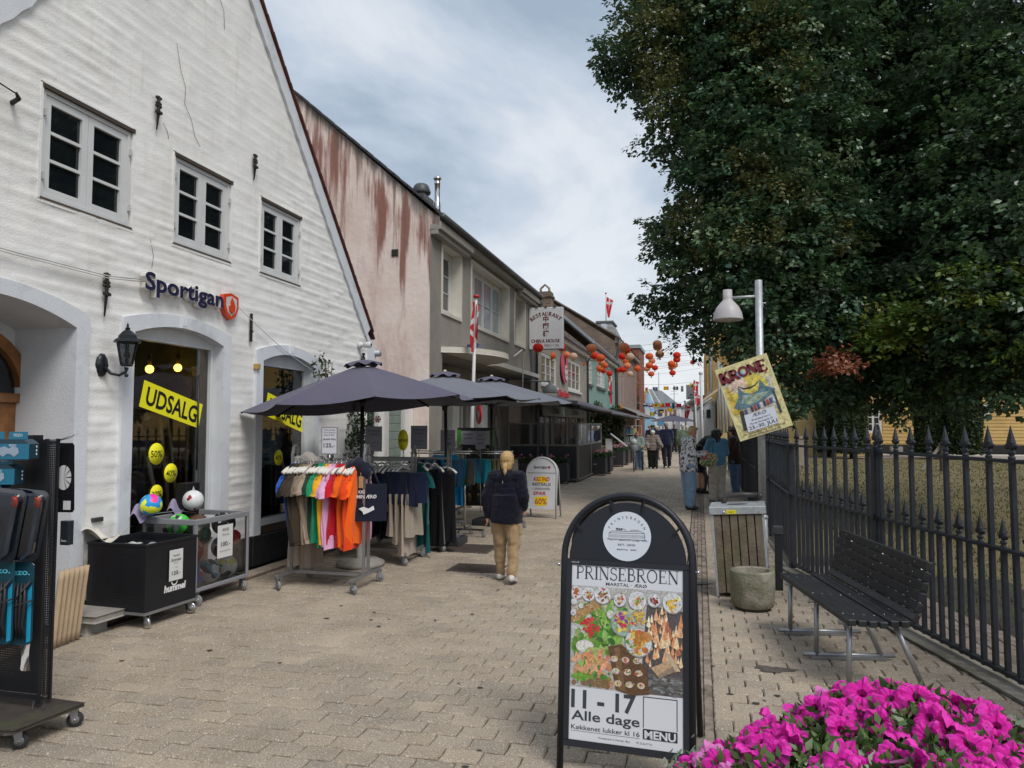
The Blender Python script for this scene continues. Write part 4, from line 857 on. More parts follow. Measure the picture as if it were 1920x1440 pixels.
m.build('arch','greyrender',t);m=MB((.26,.22,.18));m.ball((.05,0,.75),.14,10,sc=(.5,1,1.8));m.ball((.08,.05,.45),.10,10,sc=(.5,.8,1.5));m.build('relief','matte',t)
# ======== the row beyond, left side ========
def pitched(parent,x_eave,z_eave,x_ridge,z_ridge,y0,y1,m='oldtile',th=.07,name='roof',back=None):
 mb=MB((.1,.08,.07));mb.prism([(x_eave,y0,z_eave),(x_ridge,y0,z_ridge),(x_ridge,y0,z_ridge+th),(x_eave,y0,z_eave+th)],(0,y1-y0,0))
 xb=back or 2*x_ridge-x_eave
 mb.prism([(x_ridge,y0,z_ridge),(xb,y0,z_eave),(xb,y0,z_eave+th),(x_ridge,y0,z_ridge+th)],(0,y1-y0,0));return mb.build(name,m,parent)
def tile_rows(parent,x0,z0,x1,z1,y0,y1,n,m,ny=1,name='tile_course'):
 for i in range(n):
  a,b=i/n,(i+1)/n;mb=MB();xa,xb=x0+(x1-x0)*a,x0+(x1-x0)*b;za,zb=z0+(z1-z0)*a,z0+(z1-z0)*b
  mb.prism([(xa,y0,za+.05),(xb,y0,zb+.02),(xb,y0,zb),(xa,y0,za)],(0,y1-y0,0));mb.build(name,m,parent)
mat('tauperender',(.30,.275,.235),rough=.95,var=.10,vs=1.5,bump=.7,bs=20,dirt=(.24,.22,.19),ds=.9,dth=.5)
mat('greenrender',(.215,.33,.29),rough=.9,var=.08,vs=1.2,bump=.5,bs=18,dirt=(.27,.36,.32),ds=.8,dth=.52)
mat('brownrender',(.30,.225,.20),rough=.9,var=.1,vs=1.5,bump=.5,bs=18)
def brickmat(name,c1,c2,mortar,sc=1.):
 m=bpy.data.materials.new(name);m.use_nodes=True;t=m.node_tree;N=t.nodes;L=t.links;b=N['Principled BSDF'];b.inputs['Roughness'].default_value=.95
 g=N.new('ShaderNodeNewGeometry');s=N.new('ShaderNodeSeparateXYZ');L.new(g.outputs['Position'],s.inputs[0]);a=N.new('ShaderNodeMath');a.operation='ADD';L.new(s.outputs[0],a.inputs[0]);L.new(s.outputs[1],a.inputs[1])
 cbn=N.new('ShaderNodeCombineXYZ');L.new(a.outputs[0],cbn.inputs[0]);L.new(s.outputs[2],cbn.inputs[1])
 br=N.new('ShaderNodeTexBrick');br.inputs['Scale'].default_value=1/.24/sc;br.inputs['Color1'].default_value=(*c1,1);br.inputs['Color2'].default_value=(*c2,1);br.inputs['Mortar'].default_value=(*mortar,1);br.inputs['Mortar Size'].default_value=.05;br.inputs['Brick Width'].default_value=1;br.inputs['Row Height'].default_value=.32;L.new(cbn.outputs[0],br.inputs['Vector'])
 n=N.new('ShaderNodeTexNoise');n.inputs['Scale'].default_value=1.2;n.inputs['Detail'].default_value=6;L.new(g.outputs['Position'],n.inputs['Vector']);r=N.new('ShaderNodeMapRange');r.inputs['From Min'].default_value=.3;r.inputs['From Max'].default_value=.7;r.inputs['To Min'].default_value=.75;r.inputs['To Max'].default_value=1.25;L.new(n.outputs['Fac'],r.inputs['Value'])
 x=N.new('ShaderNodeVectorMath');x.operation='SCALE';L.new(br.outputs['Color'],x.inputs[0]);L.new(r.outputs[0],x.inputs['Scale']);L.new(x.outputs[0],b.inputs['Base Color'])
 bp=N.new('ShaderNodeBump');bp.inputs['Strength'].default_value=.5;bp.inputs['Distance'].default_value=.01;bp.invert=True;L.new(br.outputs['Fac'],bp.inputs['Height']);L.new(bp.outputs[0],b.inputs['Normal']);MATS[name]=m
brickmat('redbrick',(.32,.085,.045),(.24,.06,.035),(.25,.18,.14));brickmat('oldbrick',(.20,.13,.09),(.13,.09,.07),(.22,.19,.15));brickmat('yellowbrick',(.50,.36,.15),(.44,.31,.12),(.42,.33,.18))
mat('orangetile',(.52,.15,.045),rough=.8,var=.25,vs=2,bump=.6,bs=12)
ya,yb=23.45,34.85
bC=thing('restaurant_building','taupe rendered restaurant with white sash windows and a purple awning','building')
PC=PL(XW);c1=(24.35,27.05,3.18,4.42);c2=(29.3,33.1,3.3,4.55)
p_=[at(1015,658,x=XW),at(1043,727,x=XW),at(1065,672,x=XW),at(1088.5,737,x=XW)]
c1=(p_[0].y,p_[1].y,p_[1].z,p_[0].z-.02);c2=(p_[2].y,p_[3].y,p_[3].z,p_[2].z)
ze=5.0
m=MB();wall_cells(m,PC,[ya,yb],[0,2.7,ze],[c1,c2,(24.2,26.6,.4,2.35),(27.4,29.9,.4,2.35),(30.8,33.6,.4,2.35)],.22);m.build('wall','tauperender',bC)
for c in(c1,c2):window(bC,PC,*c,.06,cas=3,rows=5,cols=1,fw=.09,cw=.05,gb=.03,gm='warmglass' if 'warmglass' in MATS else 'farglass',panes=True,sill=(.06,.07,.07),name='sash_window')if False else None
mat('warmglass',(.12,.11,.085),rough=.06,var=.8,vs=1.1,spec=.8)
for c in(c1,c2):window(bC,PC,*c,.05,cas=3,rows=3,cols=1,fw=.07,cw=.045,gb=.02,gm='warmglass',sill=(.08,.08,.08))
for c in((24.2,26.6,.4,2.35),(27.4,29.9,.4,2.35),(30.8,33.6,.4,2.35)):window(bC,PC,*c,.08,cas=2,rows=1,gm='warmglass',fw=.08,cw=.06)
m=MB((.42,.39,.34));m.box(XW,XW+.16,ya,yb,ze-.18,ze);m.box(XW+.16,XW+.24,ya,yb,ze-.06,ze+.02,(.2,.19,.18));m.build('cornice','cream',bC)
rf=pitched(bC,XW+.26,ze,-8.8,8.25,ya+.1,yb)
dx_,dz_=-8.8-(XW+.26),8.25-ze
tile_rows(rf,XW+.26,ze+.075,-8.8,8.325,ya+.1,yb,22,'oldtile')
for k,(a,b,w)in enumerate([(.18,.30,2.4),(.45,.62,1.5)]):
 m=MB((.35,.37,.38));x0=XW+.26+dx_*a;z0=ze+dz_*a+.15;x1=XW+.26+dx_*b;z1=ze+dz_*b+.15;yy=26+k*4;m.prism([(x0,yy,z0),(x1,yy,z1),(x1,yy,z1+.05),(x0,yy,z0+.05)],(0,w*.45,0));m.prism([(x0+dx_*.02,yy+.08,z0+.05+dz_*.02),(x1-dx_*.02,yy+.08,z1+.05-dz_*.02),(x1-dx_*.02,yy+.08,z1+.06-dz_*.02),(x0+dx_*.02,yy+.08,z0+.06+dz_*.02)],(0,w*.45-.16,0),(.05,.05,.06));m.build('skylight','satin',bC)
q=at(1022,578,y=30);m=MB();m.box(q.x-.3,q.x+.3,29.7,30.3,q.z-1.0,q.z+.65);m.box(q.x-.35,q.x+.35,29.65,30.35,q.z+.42,q.z+.50);m.build('chimney','oldbrick',bC)
m=MB((.3,.25,.2));m.tube([(q.x-.18,30,q.z+.62),(q.x-.18,30,q.z+.82),(q.x,30,q.z+.98),(q.x+.18,30,q.z+.82),(q.x+.18,30,q.z+.62)],.05,8);m.build('chimney_cap','matte',bC)
m=MB();m.tube([(XW+.24,ya+.1,ze+.0),(XW+.24,yb,ze+.0)],.06,8);m.tube([(XW+.2,yb-.05,ze-.05),(XW+.06,yb-.05,ze-.35),(XW+.06,yb-.05,.1)],.045,8);m.build('gutter','gutter',bC)
yc,yd=34.9,47.0
bD=thing('green_building','pale green rendered house beyond the restaurant with roses at its door','building')
d1=(at(1103,675,x=XW),at(1109.5,722,x=XW));d2=(at(1118.5,678,x=XW),at(1133.5,730,x=XW));d3=(at(1140,688,x=XW),at(1146,735,x=XW))
zed=5.45;hs=[(a.y,b.y,b.z,a.z)for a,b in(d1,d2,d3)];low=[(36,38,.6,2.3),(39.2,40.4,0,2.3),(41.6,43.8,.6,2.3),(44.8,46,0,2.3)]
m=MB();wall_cells(m,PC,[yc,yd],[0,zed],hs+low,.15);m.build('wall','greenrender',bD)
for h in hs:window(bD,PC,*h,.04,cas=2,rows=4,fw=.08,cw=.06,gb=.04,gm='farglass',panes=False,sill=(.1,.12,.1,(.09,.10,.10)))
for h in low:window(bD,PC,*h,.06,cas=1,rows=2,fw=.12,cw=.06,gb=.04,gm='farglass',panes=False,col=(.45,.6,.55))
m=MB((.45,.5,.46));m.box(XW,XW+.22,yc,yd,zed-.2,zed);m.build('cornice','cream',bD);m=MB((.4,.6,.55));m.box(XW,XW+.03,39.6,40.0,0,2.9);m.box(XW,XW+.03,44.2,44.5,0,3.4);m.build('trim','satin',bD)
rf=pitched(bD,XW+.3,zed,-8.8,8.95,yc,yd);tile_rows(rf,XW+.3,zed+.075,-8.8,9.02,yc,yd,18,'oldtile')
mat('zinc',(.30,.34,.38),rough=.45,metal=.4,var=.15,vs=4)
m=MB();m.prism([(XW+.3,yc-.05,zed+.1),(-8.8,yc-.05,9.08),(-8.8,yc-.05,9.2),(XW+.3,yc-.05,zed+.2)],(0,.5,0));m.build('flashing','zinc',rf);m=MB();m.prism([(XW+.3,yd-.6,zed+.1),(-8.8,yd-.6,9.08),(-8.8,yd-.6,9.2),(XW+.3,yd-.6,zed+.2)],(0,.5,0));m.build('flashing','zinc',rf)
m=MB();m.tube([(XW+.28,yc,zed),(XW+.28,yd,zed)],.06,8);m.tube([(XW+.25,yd-.1,zed-.05),(XW+.06,yd-.1,zed-.4),(XW+.06,yd-.1,.1)],.06,8);m.build('gutter','gutter',bD)
ye,yf=47.05,63.5
bE=thing('brown_building','brown building with a row of tall narrow windows and an old brick gable end','building')
cols=[(48+k*2.05,48.9+k*2.05,3.3,5.7)for k in range(7)]
m=MB();wall_cells(m,PC,[ye,yf],[0,7.2],cols,.2);m.build('wall','brownrender',bE)
for h in cols:window(bE,PC,*h,.1,cas=1,rows=3,fw=.1,cw=.06,gb=.05,gm='farglass',panes=False,col=(.45,.42,.38))
m=MB((.30,.24,.21));m.box(XW,XW+.25,ye,yf,2.75,3.0);m.box(XW,XW+.3,ye,yf,6.9,7.25);m.build('cornice','matte',bE)
g_=MB();g_.poly([(XW,ye-.03,0),(XW,ye-.03,7.0),(-6.6,ye-.03,8.0),(-9.3,ye-.03,9.75),(-10.6,ye-.03,9.0),(-13,ye-.03,7),(-13,ye-.03,0)]);g_.build('gable','oldbrick',bE,recalc=False)
pitched(bE,XW+.3,7.15,-9.6,10.1,ye-.15,yf,'oldtile',th=.1)
m=MB();m.tube([(XW+.33,ye-.1,7.1),(XW+.25,ye-.1,6.6),(XW+.1,ye-.1,5.9),(XW+.1,ye-.1,.2)],.09,8);m.build('downpipe','gutter',bE)
bT=thing('slate_tower','grey slate-clad roof tower with a white window behind the old roofs','building')
q0=at(1100,650,y=66);q1=at(1168,645,y=66);t0=at(1122,607,y=66);t1=at(1148,607,y=66)
m=MB((.2,.2,.195));fr_=[(q0.x,64,q0.z),(q1.x,64,q0.z),(q1.x,70,q0.z),(q0.x,70,q0.z),(t0.x,65.5,t0.z),(t1.x,65.5,t0.z),(t1.x,68.5,t0.z),(t0.x,68.5,t0.z)]
m.add(fr_,[(0,1,5,4),(1,2,6,5),(2,3,7,6),(3,0,4,7),(4,5,6,7)],smooth=False);m.box(q0.x+.3,q1.x-.3,64.2,69.8,0,q0.z+.05,(.25,.22,.2));m.build('roof','matte',bT)
for k in range(9):
 f=k/9;m=MB((.17+.05*(k%2),.175+.05*(k%2),.175+.04*(k%2)));xa=q0.x+(t0.x-q0.x)*f;xb=q1.x+(t1.x-q1.x)*f;z=q0.z+(t0.z-q0.z)*f;y_=64+1.5*f;m.prism([(xa,y_-.06,z),(xb,y_-.06,z),(xb-(q1.x-t1.x)/9,y_+.12,z+(t0.z-q0.z)/9),(xa+(t0.x-q0.x)/9,y_+.12,z+(t0.z-q0.z)/9)],(0,.04,0));m.build('slate_course','slategrey' if 'slategrey' in MATS else 'matte',bT)
m=MB((.5,.54,.6));wq=at(1128,612,y=64.4);wr=at(1137,633,y=64.4);m.box(wq.x,wr.x,64.2,65.4,wr.z,wq.z+.2);m.build('dormer','satin',bT);m=MB((.12,.12,.12));m.box(t0.x-.15,t1.x+.15,65.3,68.7,t0.z-.02,t0.z+.15);m.build('cap','matte',bT)
def flag(u,v0,v1,y,wid,label,ht=None,curl=.5,pole=True,pv=None,drop=1.0,group=None,seed=1):
 """hanging Danish flag on a pole"""
 a=at(u,v0,y=y);b=at(u,v1,y=y);H=a.z-b.z
 t=thing('flag',label,'flag',(a.x,y,b.z),0,group)
 def f(s,r):
  w=wid*(1-.55*r*drop);x=s*w+.05*math.sin(7*s+4*r+seed)*wid;yy=.12*wid*math.sin(9*s+3*r+seed);z=H*(1-r)-s*wid*.55*drop
  return(x,yy,z)
 m=MB();nu,nv=14,24;vv=[f(i/nu,j/nv)for j in range(nv+1)for i in range(nu+1)]
 for j in range(nv):
  for i in range(nu):
   s,r=(i+.5)/nu,(j+.5)/nv;c=(.58,.015,.03)
   if abs(r+.25*s-.38)<.075 or abs(s-.42)<.09:c=(.62,.6,.58)
   m.add([vv[j*(nu+1)+i],vv[j*(nu+1)+i+1],vv[(j+1)*(nu+1)+i+1],vv[(j+1)*(nu+1)+i]],[(0,1,2,3)],c,True)
 m.build('cloth','cloth',t,recalc=False)
 return t
q=at(1136,550,y=67);m=MB((.6,.6,.6));m.tube([(q.x,67,t0.z),(q.x,67,q.z)],.05,6);m.ball((q.x,67,q.z),.09,8,(.5,.03,.03));tag(m.build('flagpole','satin'),'distant white flagpole on top of the slate tower','flagpole')
flag(1137.5,556,588,67,.62,'red and white flag blowing on the slate tower mast',drop=1.3,seed=3)
bF=thing('red_brick_building','red brick corner building with zinc top, white windows and iron balcony','building')
a=at(1178,653,y=66);b=at(1199.5,786,y=66);m=MB();m.box(a.x,b.x,66,72,0,a.z);m.build('wall','redbrick',bF)
m=MB((.35,.40,.42));m.box(a.x-.1,b.x+.12,65.9,72,a.z,a.z+.3);m.box(a.x-.1,b.x+.05,65.93,66,3.6,3.75,(.4,.38,.36));m.build('cornice','matte',bF)
PF=PY_(66)
for(u0,v0,u1,v1)in((1181,672,1188.5,695),(1181,727,1188.5,744)):
 p0=at(u0,v1,y=66);p1=at(u1,v0,y=66);window(bF,PF,p0.x,p1.x,p0.z,p1.z,-.02,cas=1,rows=2,fw=.09,cw=.05,gb=.05,gm='farglass',panes=False)
p0=at(1180,762,y=65.4);p1=at(1198,744,y=65.4);m=MB((.03,.03,.03));n=12
for k in range(n+1):x=p0.x+(p1.x-p0.x)*k/n;m.box(x-.02,x+.02,65.4,65.44,p0.z,p1.z)
m.box(p0.x,p1.x,65.38,65.46,p1.z-.05,p1.z);m.box(p0.x,p1.x,65.38,66,p0.z-.12,p0.z);m.build('balcony','satin',bF)
m=MB((.5,.3,.2));c_=at(1190,722,y=65.98);
m.prism([(c_.x+.45*math.cos(PI*k/8)*1.0,65.96,c_.z+.4*math.sin(PI*k/8))for k in range(9)],(0,.04,0),(.33,.16,.11));m.build('arch_panel','matte',bF)
m=MB((.62,.6,.58));m.box(a.x,b.x,65.9,65.98,2.2,3.0);m.build('shop_fascia','satin',bF);m=MB((.25,.28,.3));m.box(a.x+.1,b.x-.1,65.93,65.97,.3,2.2);m.build('shop_window','farglass',bF)
def awning(x0,x1,y0,y1,zb,zf,label,col,stripes=0,sag=.0,mt='cloth',val=.0):
 t=thing('awning',label,'awning',(0,0,0));n=9
 m=MB(col)
 for k in range(n):
  a_,b_=y0+(y1-y0)*k/n,y0+(y1-y0)*(k+1)/n
  m.prism([(x0,a_+.004,zb),(x1,a_+.004,zf),(x1,b_-.004,zf),(x0,b_-.004,zb)],(0,0,.02),tuple(c*(.94 if k%2 else 1.04)for c in col))
 m.build('canopy',mt,t);m=MB((.10,.10,.11));m.tube([(x1,y0,zf-.02),(x1,y1,zf-.02)],.045,8);m.build('front_bar','satin',t)
 for yy in(y0+.4,(y0+y1)/2,y1-.4):m=MB((.08,.08,.08));m.tube([(x0,yy,zb-.15),((x0+x1)/2,yy,(zb+zf)/2-.22),(x1-.03,yy,zf-.05)],.022,6);m.build('arm','satin',t)
 return t
PUR=(.075,.068,.105)
awning(XW+.02,-3.15,20.4,27.6,2.72,2.20,'purple awning over the glazed terrace, nearest section',PUR);awning(XW+.02,-3.15,27.7,34.7,2.72,2.14,'purple awning further along the restaurant front',PUR)
awning(XW+.02,-3.25,35.0,44.5,2.62,2.12,'purple awning over the planters before the pale green house',PUR)
awning(XW+.02,-3.4,47.5,61,3.0,2.25,'grey awning on the brown building beyond the green house',(.22,.22,.22))
bG=thing('orange_roof_house','small blue house with bright orange tiled roof far down the street on the left','building')
a=at(1199,739,y=86);b=at(1214,786,y=86);PG=PY_(86);m=MB((.09,.26,.42));m.box(a.x-2,b.x,86.3,92,0,b.z);m.build('wall','matte',bG)
for k in range(9):
 z0=b.z+(a.z-b.z)*k/9;z1=b.z+(a.z-b.z)*(k+1)/9;m=MB();m.prism([(a.x-2,86+.15*k,z0-.03),(b.x+.1-.02*k,86+.15*k,z0-.03),(b.x+.08-.02*k,86.15+.15*k,z1),(a.x-2,86.15+.15*k,z1)],(0,.08,0));m.build('tile_course','orangetile',bG)
bH=thing('light_blue_house','narrow light blue gable with pointed top at the end of the street','building')
a=at(1214,738,y=84);b0=at(1206,800,y=84);b1=at(1223,800,y=84);m=MB((.28,.48,.62));m.prism([(b0.x,84,0),(b0.x,84,b0.z+1.2),(a.x-.1,84,a.z),(a.x+.05,84,a.z),(b1.x,84,b0.z+1.6),(b1.x,84,0)],(0,5,0));m.build('wall','matte',bH)
m=MB((.6,.6,.6));c_=at(1214,775,y=83.9);m.box(c_.x-.25,c_.x+.25,83.9,84,c_.z-.5,c_.z+.5);m.build('window','satin',bH)
bI=thing('slate_roof_house','white house with grey slate hipped roof and ridge vents at the end of the street','building')
Y_=112;l=at(1215,800,y=Y_);r=at(1275,800,y=Y_);e_=at(1220,762,y=Y_);rg0=at(1218,728,y=Y_+3);rg1=at(1240,732,y=Y_+3);ev=at(1272,762,y=Y_)
m=MB((.62,.62,.62));m.box(l.x,r.x,Y_,Y_+8,0,e_.z);m.build('wall','matte',bI)
mat('slategrey',None,rough=.7,var=.25,vs=1.2)
m=MB((.17,.18,.185));e0=Vector((l.x-1.6,Y_-.3,e_.z));e1=Vector((r.x+.2,Y_-.3,e_.z));m.add([e0,e1,(rg1.x,Y_+4,rg1.z),(rg0.x-.6,Y_+4,rg0.z),(r.x+.2,Y_+8,e_.z),(l.x-1.6,Y_+8,e_.z)],[(0,1,2,3),(1,4,2),(5,0,3),(4,5,3,2)],smooth=False);rf=m.build('roof','slategrey',bI)
for u0,v0,u1,v1 in((1214,728,1228,762),(1222,731,1242,764)):p0=at(u0,v0,y=Y_+1.5);p1=at(u1,v1,y=Y_-.35);m=MB((.5,.5,.5));m.bar(p0+Vector((0,-.3,.1)),p1,.16,.1);m.build('roof_ridge','matte',rf)
for u in(1226,1231):p0=at(u,729,y=Y_+4);m=MB((.05,.06,.08));m.box(p0.x-.18,p0.x+.18,Y_+3.8,Y_+4.2,p0.z-.3,p0.z+.25);m.build('vent','matte',rf)
p0=at(1235,698,y=Y_+4);m=MB((.3,.3,.3));m.tube([(p0.x,Y_+4,rg1.z),(p0.x,Y_+4,p0.z)],.05,5);m.build('mast','matte',rf)
for u0,u1,c in((1221,1227,0),(1234,1242,1),(1247,1251,2),(1256,1259,2),(1263,1268,0)):
 p0=at(u0,780,y=Y_);p1=at(u1,768,y=Y_);m=MB([(.25,.10,.06),(.06,.07,.09),(.3,.12,.07)][c]);m.box(p0.x,p1.x,Y_-.08,Y_-.02,p0.z,p1.z);m.build('window','matte',bI)
p0=at(1233,797,y=Y_);p1=at(1246,785,y=Y_);m=MB((.08,.25,.38));m.box(p0.x,p1.x,Y_-.1,Y_-.02,p0.z,p1.z);m.build('shop_front','matte',bI)
# ======== right side of the far street ========
bJ=thing('yellow_building','tall yellow rendered building with grey downpipe behind the tree branches on the right','building')
Yj=52.;a=at(1324,660,y=Yj);b=at(1372,800,y=Yj)
PJ=PRt(a.x)
mat('yellowrender',(.62,.40,.14),rough=.9,var=.1,vs=1.2,bump=.4,bs=15,dirt=(.45,.30,.12),ds=.8,dth=.55)
m=MB();wall_cells(m,PJ,[Yj,82],[0,a.z+1.5],[(Yj+2+k*4.2,Yj+3.6+k*4.2,4.2,6.2)for k in range(6)]+[(Yj+2+k*4.2,Yj+3.6+k*4.2,7.0,8.4)for k in range(6)],.15);m.box(a.x+.02,b.x+4,Yj+.02,Yj+.3,0,a.z+1.5);m.build('wall','yellowrender',bJ)
for k in range(6):
 for z0,z1 in((4.2,6.2),(7,8.4)):window(bJ,PJ,Yj+2+k*4.2,Yj+3.6+k*4.2,z0,z1,.04,cas=1,rows=2,fw=.12,gm='farglass',panes=False,col=(.6,.6,.58))
m=MB((.3,.33,.34));p0=at(1333,690,y=Yj-.1);p1=at(1334,728,y=Yj-.1);p2=at(1318,748,y=Yj-.1);m.tube([(p0.x,Yj-.1,a.z+1.4),(p0.x,Yj-.1,p1.z),(p0.x-.1,Yj-.1,p1.z-.3),(p2.x+.2,Yj-.1,p2.z),(p2.x+.1,Yj-.1,.2)],.09,8);m.build('downpipe','matte',bJ)
bK=thing('yellow_brick_house','low yellow brick house with sloping roof edge behind the railing','building')
Yk=44.;a=at(1345,735,y=Yk);b=at(1375,712,y=Yk);c=at(1346,800,y=Yk)
m=MB();m.prism([(c.x,Yk,0),(a.x,Yk,a.z),(b.x,Yk,b.z),(b.x+7,Yk,b.z+.2),(b.x+7,Yk,0)],(0,6,0));m.build('wall','yellowbrick',bK)
m=MB((.55,.42,.3));m.bar((a.x-.9,Yk-.15,a.z-.55),(b.x,Yk-.15,b.z+.08),.3,.12);m.bar((b.x,Yk-.15,b.z+.1),(b.x+7,Yk-.15,b.z+.3),.3,.12);m.build('roof_edge','matte',bK)
bL=thing('white_annex','small white building with grey gutter and shop window on the right of the far street','building')
Yl=46.;a=at(1307,760,y=Yl);b=at(1341,748,y=Yl);m=MB((.5,.52,.54));m.prism([(a.x,Yl,0),(a.x,Yl,a.z-.3),(b.x,Yl,b.z),(b.x,Yl,0)],(0,9,0));m.build('wall','matte',bL)
m=MB((.3,.33,.36));m.tube([(a.x-.3,Yl-.1,a.z-.35),(b.x-.2,Yl-.1,b.z+.05),(b.x-.05,Yl-.1,b.z-.5),(b.x,Yl-.1,.2)],.07,8);m.build('gutter','matte',bL)
for u in(1313,1325):p0=at(u,784,y=Yl);p1=at(u+7,768,y=Yl);m=MB((.08,.10,.12));m.box(p0.x,p1.x,Yl-.05,Yl-.01,p0.z,p1.z);m.build('window','farglass',bL)
bM=thing('rose_building','dull pink building with overhanging eave at the narrow right end of the street','building')
Ym=74.;a=at(1300,752,y=Ym);m=MB((.42,.30,.28));m.box(a.x,a.x+5,Ym,Ym+14,0,a.z);m.build('wall','matte',bM)
m=MB((.3,.28,.26));m.prism([(a.x-.5,Ym-.3,a.z-.2),(a.x+2,Ym-.3,a.z+1.1),(a.x+5,Ym-.3,a.z-.2)],(0,15,0));m.build('roof','matte',bM)
for k in range(3):m=MB((.08,.08,.1));m.box(a.x-.03,a.x,Ym+1+k*4,Ym+2.5+k*4,1,3);m.build('window','farglass',bM)
bN=thing('grey_end_house','pale grey house at the far right end of the street behind flags','building')
Yn=100.;a=at(1277,764,y=Yn);m=MB((.45,.45,.46));m.box(a.x,a.x+4,Yn,Yn+12,0,a.z);m.prism([(a.x-.2,Yn-.2,a.z),(a.x+2,Yn-.2,a.z+1.6),(a.x+4,Yn-.2,a.z)],(0,12,0),(.2,.2,.2));m.build('wall','matte',bN)
bO=thing('yellow_manor','long yellow limewashed brick building with black plinth across the lawn','building')
mat('yellowlime',(.58,.40,.16),rough=.95,var=.1,vs=.8,bump=1.0,bs=6,dirt=(.50,.33,.13),ds=.6,dth=.5)
Yo=49.;PO=PY_(Yo);wr_=[]
for u0,v0,u1,v1 in((1622,765,1652,812),(1836,758,1855,779),(1745,758,1765,800),(1500,765,1520,812)):p0=at(u0,v1,y=Yo);p1=at(u1,v0,y=Yo);wr_.append((p0.x,p1.x,p0.z,p1.z))
m=MB();zs=[.6+.2*k for k in range(0,43)]
wall_cells(m,PO,[3.5,46],[.55,9.2],wr_,.14);w_=m.build('wall','yellowlime',bO)
for k in range(42):
 m=MB();z=.6+k*.2
 segs=[(3.5,46)]
 for h in wr_:
  if h[2]-.1<z+.1<h[3]+.1:
   ns=[]
   for s0,s1 in segs:
    if h[0]>s0 and h[1]<s1:ns+=[(s0,h[0]-.05),(h[1]+.05,s1)]
    else:ns.append((s0,s1))
   segs=ns
 for s0,s1 in segs:pbox(m,PO,s0,s1,z+.02,z+.17,-.022-.008*(k%3),.0)
 tag(m.build('brick_course','yellowlime',w_),kind='stuff')
m=MB((.02,.02,.022));pbox(m,PO,3.5,46,0,.55,-.06,.1);m.build('plinth','matte',bO)
for h in wr_:window(bO,PO,*h,.03,cas=2,rows=3,fw=.09,cw=.06,gb=.05,gm='farglass',col=(.62,.63,.62))
m=MB((.4,.13,.07));m.prism([(3.3,Yo-.4,9.15),(46,Yo-.4,9.15),(46,Yo+6,14),(3.3,Yo+6,14)],(0,0,.15));m.build('roof','roofred',bO)
m=MB((.35,.33,.3));p0=at(1498,800,y=Yo-.1);m.tube([(p0.x,Yo-.1,9),(p0.x,Yo-.1,.3)],.07,8);m.build('downpipe','matte',bO)
m=MB((.6,.56,.5));m.box(3.5,46,47.6,48.6,-.05,.02);o=m.build('pale_kerb','matte');struct(o)
for i,u in enumerate((1347.5,1352.5,1358.5,1365,1373)):
 p0=at(u,706+3*i,y=41);p1=at(u+2,798,y=41);m=MB((.30,.32,.33));m.tube([(p0.x,41,p0.z+(.8 if i<2 else 0)),(p1.x,41,1.3)],.06,6);tag(m.build('grey_pole','satin'),f'grey steel pole before the yellow brick wall, {ortho(i)} from the left','pole','row of grey poles')
for i,(u0,v0,u1,v1,y_,r_,lb)in enumerate([(1303,735,1307,812,44,.055,'white flagpole leaning slightly, nearest of the far street flags on the right'),(1314,700,1317,820,37,.07,'tall grey flagpole on the right beside the tree branch'),(1284,753,1287,800,70,.07,'distant white pole in the middle of the street end')]):
 p0=at(u0,v0,y=y_);p1=at(u1,v1,y=y_);m=MB((.55,.56,.56));m.tube([p0,(p1.x,y_,0)],r_,8);m.ball(p0,r_*1.5,8);tag(m.build('flagpole','satin'),lb,'flagpole')
flag(1300,712,738,44,.32,'red and white flag hanging high on the right of the far street',seed=2);flag(1303,737,757,43.5,.30,'red and white flag lower down beside the white pole',seed=5);flag(1284,758,785,69,.5,'small red and white flag in the middle distance',seed=7)
flag(1142,700,757,44,.17,'long narrow red and white pennant on the pale green house',drop=.2,seed=4)
t=thing('shop_signboard','white hanging signboard with small dark letters over the far street','sign',at(1298,735,y=58));m=MB((.55,.57,.58));m.box(-.45,.45,-.05,.05,-.55,.55);m.build('board','satin',t);m=MB((.05,.05,.05));m.text('BIL',.2,(0,-.055,-.28),(1,0,0),(0,0,1),bold=.02,fit=.36);m.text('KNUD',.22,(0,-.055,-.5),(1,0,0),(0,0,1),bold=.02,fit=.6);m.build('lettering','print',t,recalc=False)
p0=at(1264,742,y=95);m=MB((.15,.15,.15));m.tube([p0+Vector((0,0,-1.6)),p0+Vector((0,0,1.3))],.035,5);
for k in range(3):m.tube([p0+Vector((-.5+.1*k,0,.2+.35*k)),p0+Vector((.5-.1*k,0,.25+.35*k))],.025,4)
tag(m.build('antenna','matte'),'thin roof antenna at the far end of the street','antenna')
rn=random.Random(4);t=thing('postcard_rack','white wire rack of postcards and books outside the brown building','rack',(-3.9,40.5,0));m=MB((.5,.5,.5))
for z in(.3,.75,1.2,1.65):m.box(-.02,.9,-.02,.02,z,z+.03);
m.box(-.02,.0,-.02,.02,0,1.7);m.box(.88,.9,-.02,.02,0,1.7);m.box(.43,.45,-.02,.02,0,1.7);m.build('frame','satin',t)
for k in range(12):m=MB(rn.choice([(.1,.2,.4),(.4,.4,.38),(.3,.1,.08),(.12,.25,.2),(.45,.4,.2)]));x=.05+(k%4)*.21;z=.34+(k//4)*.45;m.box(x,x+.16,-.03,0,z,z+.3);m.build('card','print',t)
